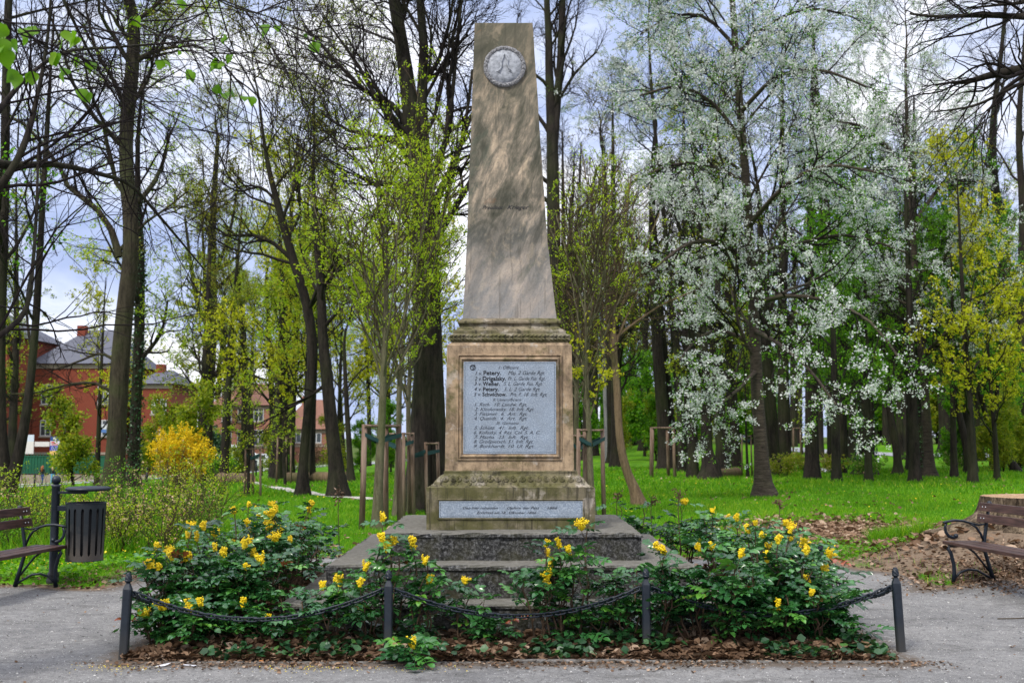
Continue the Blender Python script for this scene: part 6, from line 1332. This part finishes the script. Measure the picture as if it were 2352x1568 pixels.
# ------------------------------------------------------------------ the street side
brick = MT('red_brick', .9, .15); bt = brick.n('ShaderNodeTexBrick'); bt.inputs['Scale'].default_value = 3.2; bt.inputs['Color1'].default_value = (.20, .045, .026, 1); bt.inputs['Color2'].default_value = (.15, .032, .020, 1); bt.inputs['Mortar'].default_value = (.22, .11, .08, 1); bt.inputs['Mortar Size'].default_value = .012
mpn = brick.n('ShaderNodeMapping'); mpn.inputs['Rotation'].default_value = (PI / 2, 0, 0); brick.l(brick.tc.outputs['Object'], mpn.inputs[0]); brick.l(mpn.outputs[0], bt.inputs['Vector']); brick.color(brick.mix(brick.noise(.5, 5), bt.outputs[0], (.22, .055, .034), 'MIX'))
brick2 = simple('pale_brick', (.36, .17, .12), .9, .1, sc=1.5); slate = simple('slate_roof', (.09, .095, .12), .7, .3, sc=2); tile = simple('orange_tiles', (.20, .10, .07), .8, .2, sc=3)
glass = simple('dark_glass', (.05, .06, .07), .12, .6, bump=0); wframe = simple('white_frame', (.55, .55, .57), .5, .3, bump=0); stone_t = simple('stone_trim', (.30, .24, .20), .9)
def building(name, label, x0, x1, y0, dep, z0, z1, wall, roof, rh, wins, rz=0):
    cx_ = (x0 + x1) / 2; r = empty(name, (cx_, y0, z0), rz, label, 'building'); W = (x1 - x0) / 2; H = z1 - z0
    bm = bmesh.new(); box(bm, -W, W, 0, dep, -1, H); link('wall', bmmesh('wall', bm, wall), r)
    bm = bmesh.new(); box(bm, -W - .15, W + .15, -.12, -.003, H - .5, H - .1); box(bm, -W - .02, W + .02, -.08, -.003, 2.6, 2.85); link('cornice', bmmesh('cornice', bm, stone_t), r)
    bm = bmesh.new(); e_ = .5; vs = [bm.verts.new(v) for v in ((-W - e_, -e_, H), (W + e_, -e_, H), (W + e_, dep + e_, H), (-W - e_, dep + e_, H), (-W * .35, dep / 2, H + rh), (W * .35, dep / 2, H + rh))]
    for f in ((0, 1, 5, 4), (1, 2, 5), (2, 3, 4, 5), (3, 0, 4), (3, 2, 1, 0)): bm.faces.new([vs[i] for i in f])
    rf = link('roof', bmmesh('roof', bm, roof), r); bm = bmesh.new(); box(bm, -W * .5, -W * .5 + .9, dep * .4, dep * .4 + .9, H, H + rh * .9 + .8); link('chimney', bmmesh('chimney', bm, wall), rf)
    for (wx, wz, ww, wh) in wins:
        bm = bmesh.new(); box(bm, wx - ww / 2, wx + ww / 2, -.05, -.004, wz, wz + wh); wo = link('window', bmmesh('window', bm, glass), r)
        bm = bmesh.new(); t = .09
        box(bm, wx - ww / 2 - t, wx - ww / 2, -.10, -.003, wz - t, wz + wh + t); box(bm, wx + ww / 2, wx + ww / 2 + t, -.10, -.003, wz - t, wz + wh + t); box(bm, wx - ww / 2, wx + ww / 2, -.10, -.003, wz + wh, wz + wh + t); box(bm, wx - ww / 2, wx + ww / 2, -.10, -.003, wz - t, wz)
        box(bm, wx - .05, wx + .05, -.09, -.051, wz, wz + wh); box(bm, wx - ww / 2, wx - .051, -.09, -.051, wz + wh * .62, wz + wh * .62 + t); box(bm, wx + .051, wx + ww / 2, -.09, -.051, wz + wh * .62, wz + wh * .62 + t); link('frame', bmmesh('frame', bm, wframe), wo)
        bm = bmesh.new(); box(bm, wx - ww / 2 - .2, wx + ww / 2 + .2, -.16, -.002, wz - .25, wz - .095); link('sill', bmmesh('sill', bm, stone_t), wo)
    return r
YB = 116.0; zg = -2.75
bx = lambda px, y=YB: (px - CX) / F * y; bz = lambda py, y=YB: at(CX, py, y).z
wn = [(x, z, 1.3, 2.3) for x in np.arange(-5.6, 6, 2.8) for z in (1.0, 5.2, 9.2)]
building('brick_building', 'tall dark red brick school wing at the far left edge', bx(-230), bx(74), YB - 6, 14, zg, bz(770, YB - 6), brick.m, slate, 3.5, [(x, z, 1.0, 1.9) for x in (-4.4, -1.2, 2.2) for z in (4.6, 7.9)])
W2 = (bx(268) - bx(76)) / 2
building('brick_building', 'red brick school building with grey pyramid roof behind the green fence', bx(76), bx(268), YB, 14, zg, bz(835), brick.m, slate, 4.2, [(-2.9, 4.6, .95, 1.5), (-2.9, 7.9, .95, 1.9), (3.0, 4.6, .95, 1.5), (3.0, 7.9, .95, 1.9)])
building('brick_building', 'low red brick wing with small grey roof right of the school', bx(300), bx(386), YB + 1, 10, zg, bz(880), brick.m, slate, 1.7, [(x, z, .5, 1.4) for x in (.3, 1.2) for z in (3.7, 6.9)])
building('annex', 'narrow orange-roofed annex left of the grey pyramid roof', bx(86), bx(142), YB + 16, 8, zg, bz(812, YB + 16), brick.m, tile, 2.4, [(0, 6, 1.2, 2)])
YP = 140.; building('brick_building', 'pale pinkish brick house seen between the trunks left of centre', bx(490, YP), bx(628, YP), YP, 12, -2.3, bz(930, YP), brick2, tile, 3, [(x, z, 1.1, 1.8) for x in (-2, 0, 2) for z in (3, 6)])
building('gabled_house', 'salmon brick house with a lit gable behind the log on the left', bx(636, YP), bx(745, YP), YP + 4, 12, -2.2, bz(985, YP + 4), simple('salmon_brick', (.30, .14, .10), .9, .1, sc=1.2), tile, 4, [(x, z, 1.1, 1.8) for x in (-1.2, 1.4) for z in (3.2,)])
building('pale_building', 'pale blue-grey building far behind the dark trunks', bx(600, 175), bx(655, 175), 176, 10, -2.2, bz(985, 176), simple('pale_wall', (.36, .40, .47), .8, .1, sc=1), slate, 1, [])
# green railing fence on its low wall
yf = lambda px: 104.5
fw = empty('green_fence', (bx(-60, 104.5), 104.5, 0), 0, 'long dark green sheeted railing along the school wall', 'fence'); gm = simple('green_sheet', (.008, .085, .045), .6, .3, sc=1); gr = simple('green_rail', (.012, .10, .06), .5, .4, bump=0)
zb0 = bz(1090, 104.5); L_ = bx(246, 104.5) - bx(-60, 104.5)
bm = bmesh.new(); box(bm, 0, L_, .03, .05, zb0 + .1, bz(1046, 104.5)); link('sheet', bmmesh('sheet', bm, gm), fw)
bm = bmesh.new(); 
for i in range(int(L_ / .28)): box(bm, i * .28, i * .28 + .05, -.02, .02, zb0, bz(1041, 104.5))
for zz in (zb0 + .15, bz(1048, 104.5)): box(bm, 0, L_, -.05, -.022, zz, zz + .06)
link('bars', bmmesh('bars', bm, gr), fw)
lw = bmesh.new(); box(lw, bx(-80, 104.4), bx(420, 104.4), 104.3, 104.9, zg - .4, zb0); o = link('low_wall', bmmesh('low_wall', lw, stone_t)); tag(o, 'low stone base wall under the railing along the street', 'wall')
bf = empty('brick_fence', (bx(284, 104.6), 104.6, 0), 0, 'brick pier fence with brown rails right of the green railing', 'fence')
for px in (287, 352, 398):
    x = bx(px, 104.6) - bx(284, 104.6); bm = bmesh.new(); box(bm, x - .32, x + .32, -.3, .3, zb0, bz(1034, 104.6)); q = link('pier', bmmesh('pier', bm, brick.m), bf); bm = bmesh.new(); box(bm, x - .4, x + .4, -.38, .38, bz(1034, 104.6), bz(1030, 104.6)); link('cap', bmmesh('cap', bm, stone_t), q)
bm = bmesh.new()
for i in range(22): x = .6 + i * .2; box(bm, x, x + .09, -.04, .04, bz(1078, 104.6), bz(1042, 104.6))
link('rails', bmmesh('rails', bm, simple('brown_rail', (.12, .07, .05), .8, bump=0)), bf)
# signs on the building
def board(name, label, px0, px1, py0, py1, y, bands, cat='sign', posts_=False):
    x0, x1 = bx(px0, y), bx(px1, y); z1_, z0_ = bz(py0, y), bz(py1, y); r = empty(name, ((x0 + x1) / 2, y, z0_), 0, label, cat); W = (x1 - x0) / 2; H = z1_ - z0_; a = 0
    for f, c, nm in bands:
        bm = bmesh.new(); box(bm, -W, W, 0, .06, H * (1 - a - f), H * (1 - a)); link(nm, bmmesh(nm, bm, simple('sign_' + nm + str(px0), c, .6, .3, bump=0)), r); a += f
    if posts_:
        bm = bmesh.new(); box(bm, -W, -W + .08, .07, .15, -(z0_ - zg), H); box(bm, W - .08, W, .07, .15, -(z0_ - zg), H); link('post', bmmesh('post', bm, wframe), r)
    return r, W, H
r, W, H = board('info_board', 'tall information board in blue, white, blue and yellow bands behind the green fence', 119.5, 140.5, 1002, 1046, 106.5, [(.24, (.02, .06, .20), 'blue_panel'), (.24, (.68, .66, .70), 'white_panel'), (.26, (.03, .06, .45), 'deep_blue_panel'), (.26, (.80, .50, .16), 'yellow_panel')], 'sign', True)
bm = bmesh.new(); bmesh.ops.create_cone(bm, cap_ends=True, segments=20, radius1=.17, radius2=.17, depth=.02, matrix=Matrix.Translation((0, -.012, H * .88)) @ Matrix.Rotation(PI / 2, 4, 'X')); link('emblem', bmmesh('emblem', bm, wframe), r)
bm = bmesh.new(); box(bm, -W * .8, 0, -.012, -.002, H * .66, H * .73); [box(bm, -W * .7, W * .7, -.012, -.002, H * z, H * (z + .02)) for z in (.54, .58, .62)]; link('print', bmmesh('print', bm, simple('print_red', (.5, .04, .03), .6, bump=0)), r)
bm = bmesh.new(); [box(bm, -W * .75, W * (.75 - .2 * (i % 2)), -.012, -.002, H * (.30 + i * .05), H * (.315 + i * .05)) for i in range(4)]; link('print', bmmesh('print', bm, wframe), r)
r, W, H = board('notice_sign', 'small white square notice with a dark red dot on the brick wall', 177, 188, 1023, 1037, 115.7, [(1, (.62, .60, .60), 'panel')]); bm = bmesh.new(); bmesh.ops.create_cone(bm, cap_ends=True, segments=20, radius1=.13, radius2=.13, depth=.02, matrix=Matrix.Translation((0, -.012, H * .55)) @ Matrix.Rotation(PI / 2, 4, 'X')); link('dot', bmmesh('dot', bm, simple('dot_red', (.30, .01, .04), .6, bump=0)), r)
r, W, H = board('wall_sign', 'red and blue number sign beside the dark trunk on the brick wall', 317, 326, 980, 997, 116.5, [(.35, (.55, .02, .05), 'red_panel'), (.65, (.03, .08, .45), 'blue_panel')]); bm = bmesh.new(); box(bm, -.05, .04, -.012, -.002, H * .12, H * .5); box(bm, -.12, -.05, -.012, -.002, H * .4, H * .5); link('numeral', bmmesh('numeral', bm, wframe), r)
board('wall_sign', 'white and blue sign on the wall left of the stout brown trunk', 236, 247, 974, 993, 115.6, [(.6, (.60, .62, .66), 'white_panel'), (.4, (.08, .18, .45), 'blue_panel')])
board('banner', 'white banner with faint print at the far left behind the fence', 42, 82, 998, 1042, 106.4, [(.35, (.55, .60, .68), 'upper_panel'), (.65, (.66, .62, .58), 'lower_panel')]); board('banner', 'long low white banner between the big banner and the information board', 84, 118, 1014, 1025, 106.4, [(1, (.62, .58, .56), 'panel')])
bm = bmesh.new(); rg = random.Random(6); y = 115.85
for i in range(7):
    x = bx(156 + i * 3.2, y); z = bz(1034, y); tube(bm, [(x + rg.uniform(-.1, .1), y, z + rg.uniform(0, .2)), (x + rg.uniform(-.15, .2), y, z + rg.uniform(.5, .9)), (x + rg.uniform(0, .3), y, z + rg.uniform(.1, .8))], .05, 5)
o = link('graffiti', bmmesh('graffiti', bm, simple('spray', (.40, .28, .32), .8, bump=0))); tag(o, 'pale scribbled graffiti on the brick wall', 'graffiti')
bm = bmesh.new(); tube(bm, [(0, 0, 0), (0, 0, bz(915, 110) - zg)], .09, 8); o = link('street_pole', bmmesh('street_pole', bm, simple('pole_grey', (.10, .16, .19), .6, bump=0)), None, (bx(152, 110), 110, zg)); tag(o, 'slim grey-blue street pole before the brick school', 'pole')
# street bollards
bm = bmesh.new(); tube(bm, [(0, 0, -.1), (0, 0, 1.0)], .06, 8); bmesh.ops.create_uvsphere(bm, u_segments=10, v_segments=6, radius=.085, matrix=Matrix.Translation((0, 0, 1.04))); bme = bmmesh('street_bollard', bm, M['iron'], True)
for px, py in ((87, 1132), (173, 1126), (242, 1120), (343, 1118), (381, 1117), (592, 1092), (606, 1092), (545, 1098)):
    v = gnd(px, py); y = v.y; y = max(70, min(y, 96)); x = bx(px, y); o = link('street_bollard', bme, None, (x, y, tz(x, y))); tag(o, 'one of the like slim dark bollards along the street behind the left trees', 'bollard', 'slim bollards along the street')
# vehicles far off
def vehicle(name, label, cat, px, y, col, L_, Wd, Hh, van):
    x = bx(px, y); r = empty(name, (x, y, tz(x, y) + .05), -.05, label, cat); h = L_ / 2; prof = ([(-h, .35), (-h, Hh * .97), (h * .45, Hh), (h * .72, Hh * .62), (h * .98, Hh * .50), (h, .35)] if van else [(-h, .35), (-h * .97, Hh * .62), (-h * .72, Hh * .66), (-h * .5, Hh), (h * .15, Hh), (h * .45, Hh * .66), (h * .95, Hh * .55), (h, .35)])
    bm = bmesh.new(); a = [bm.verts.new((p[0], -Wd / 2, p[1])) for p in prof]; b = [bm.verts.new((p[0], Wd / 2, p[1])) for p in prof]; n = len(prof)
    for i in range(n): bm.faces.new((a[i], a[(i + 1) % n], b[(i + 1) % n], b[i]))
    bm.faces.new(a[::-1]); bm.faces.new(b); link('body', bmmesh('body', bm, simple('paint' + str(px), col, .35, .5, bump=0), bevel=.05), r)
    for wx0, wx1 in (((h * .1, h * .55),) if van else ((-h * .48, -h * .05), (-.02 * h, h * .28))):
        bm = bmesh.new(); box(bm, wx0, wx1, -Wd / 2 - .02, -Wd / 2 + .02, Hh * .66, Hh * .92); link('window', bmmesh('window', bm, glass), r)
    for wx in (-h * .6, h * .62):
        bm = bmesh.new(); bmesh.ops.create_cone(bm, cap_ends=True, segments=20, radius1=.34, radius2=.34, depth=.2, matrix=Matrix.Translation((wx, -Wd / 2 + .05, .33)) @ Matrix.Rotation(PI / 2, 4, 'X')); q = link('wheel', bmmesh('wheel', bm, simple('tyre' + str(px) + str(wx), (.02, .02, .02), .8, bump=0)), r)
vehicle('parked_van', 'white van parked across the street between the dark trunks', 'van', 548, 118, (.70, .74, .80), 4.6, 1.9, 2.6, True); vehicle('parked_car', 'small pale car seen between two dark trunks on the street', 'car', 604, 112, (.62, .64, .66), 4.0, 1.7, 1.45, False)
board('shop_sign', 'white board low on the far street behind the dark trunks', 766, 800, 1033, 1038, 150, [(1, (.7, .7, .7), 'panel')])

# ------------------------------------------------------------------ people
def person(label, x, y, h, top, legs, hair, hairlen, face_away=True, phase=1, rz=0, bare=False):
    z = tz(x, y); r = empty('person', (x, y, z), rz, label, 'person'); s = h / 1.70; skin = simple('skin', (.50, .32, .24), .6, .3, bump=0)
    me = bpy.data.meshes.new('body'); J = {'pel': (0, 0, .95), 'sp': (0, .01, 1.12), 'ch': (0, .01, 1.32), 'nk': (0, 0, 1.46), 'hd': (0, -.01, 1.56), 'ht': (0, 0, 1.66)}
    P_ = [J['pel'], J['sp'], J['ch'], J['nk'], J['hd'], J['ht']]; E = [(0, 1), (1, 2), (2, 3), (3, 4), (4, 5)]; R_ = [.125, .11, .135, .05, .085, .07]
    for sg in (-1, 1):
        b = len(P_); f = .16 * sg * phase; P_ += [(.09 * sg, 0, .88), (.095 * sg, -f * .55, .50), (.10 * sg, -f * 1.2 + .02, .09), (.10 * sg, -f * 1.2 - .12, .03)]; E += [(0, b), (b, b + 1), (b + 1, b + 2), (b + 2, b + 3)]; R_ += [.095, .062, .042, .035]
        b = len(P_); P_ += [(.17 * sg, .01, 1.38), (.22 * sg, .03 + f * .2, 1.10), (.21 * sg, -.05 + f * .6, .86), (.205 * sg, -.06 + f * .8, .77)]; E += [(2, b), (b, b + 1), (b + 1, b + 2), (b + 2, b + 3)]; R_ += [.055, .042, .032, .028]
    me.from_pydata([tuple(c * s for c in p) for p in P_], E, []); o = bpy.data.objects.new('body', me); COL.objects.link(o)
    bpy.context.view_layer.objects.active = o; md_ = o.modifiers.new('skin', 'SKIN'); sv = me.skin_vertices[0].data if me.skin_vertices else None
    if sv is None:
        pass
    for i, v in enumerate(me.skin_vertices[0].data): v.radius = (R_[i] * s, R_[i] * s * (.8 if i < 3 else 1)); v.use_root = (i == 0)
    o.modifiers.new('sub', 'SUBSURF').levels = 2; o.modifiers['sub'].render_levels = 2; dg = bpy.context.evaluated_depsgraph_get(); ev = bpy.data.meshes.new_from_object(o.evaluated_get(dg)); bpy.data.objects.remove(o)
    ev.materials.clear(); mt_, ml_ = simple('top' + label[:6], top, .8, bump=0), simple('trousers' + label[:6], legs, .8, bump=0); [ev.materials.append(m) for m in (skin, mt_, ml_, simple('shoe' + label[:6], (.3, .3, .3), .7, bump=0))]
    for p in ev.polygons:
        c = p.center; zz = c.z / s; p.use_smooth = True; p.material_index = 3 if zz < .07 else (2 if (zz < .93 and abs(c.x) / s < .17 and not (bare and zz < .62)) else (0 if (zz > 1.44 or (abs(c.x) / s > .16 and zz < .84) or (bare and (zz < .62 or (abs(c.x) / s > .19 and zz < 1.2)))) else 1))
    b_ = link('body', ev, r)
    bm = bmesh.new(); bmesh.ops.create_uvsphere(bm, u_segments=16, v_segments=12, radius=.105 * s, matrix=Matrix.Translation((0, .02 * s, 1.60 * s)) @ Matrix.Diagonal((.95, 1.05, 1.15, 1)))
    if hairlen: tube(bm, [(0, .07 * s, 1.60 * s), (0, .12 * s, 1.45 * s), (0, .13 * s, (1.45 - hairlen) * s)], [.09 * s, .10 * s, .05 * s], 12, sx=1.3)
    for v in bm.verts:
        if v.co.y < -.055 * s and v.co.z < 1.64 * s: v.co.y = -.055 * s + .03 * s
    link('hair', bmmesh('hair', bm, simple('hair' + label[:6], hair, .7, bump=0), True), r)
    # face
    bm = bmesh.new(); bmesh.ops.create_uvsphere(bm, u_segments=12, v_segments=8, radius=.02 * s, matrix=Matrix.Translation((0, -.10 * s, 1.565 * s))); link('nose', bmmesh('nose', bm, skin, True), r)
    return r
pw = gnd(105, 1104); yy = min(pw.y, 101.); person('woman with long auburn hair, black top and dark blue jeans walking by the green fence', bx(105, 98.5), 98.5, 1.68, (.015, .015, .02), (.02, .045, .16), (.28, .09, .03), .30, rz=PI * .92)
person('woman with long blonde hair, black jacket and light blue jeans walking by the green fence', bx(128.5, 98), 98, 1.70, (.012, .012, .014), (.10, .32, .50), (.50, .36, .20), .26, rz=PI * 1.05, phase=-1)
person('jogger in white and blue top half hidden behind a dark trunk on the asphalt path', bx(2118, 87), 87, 1.75, (.55, .62, .78), (.02, .025, .05), (.10, .06, .04), 0, rz=.4, bare=True)
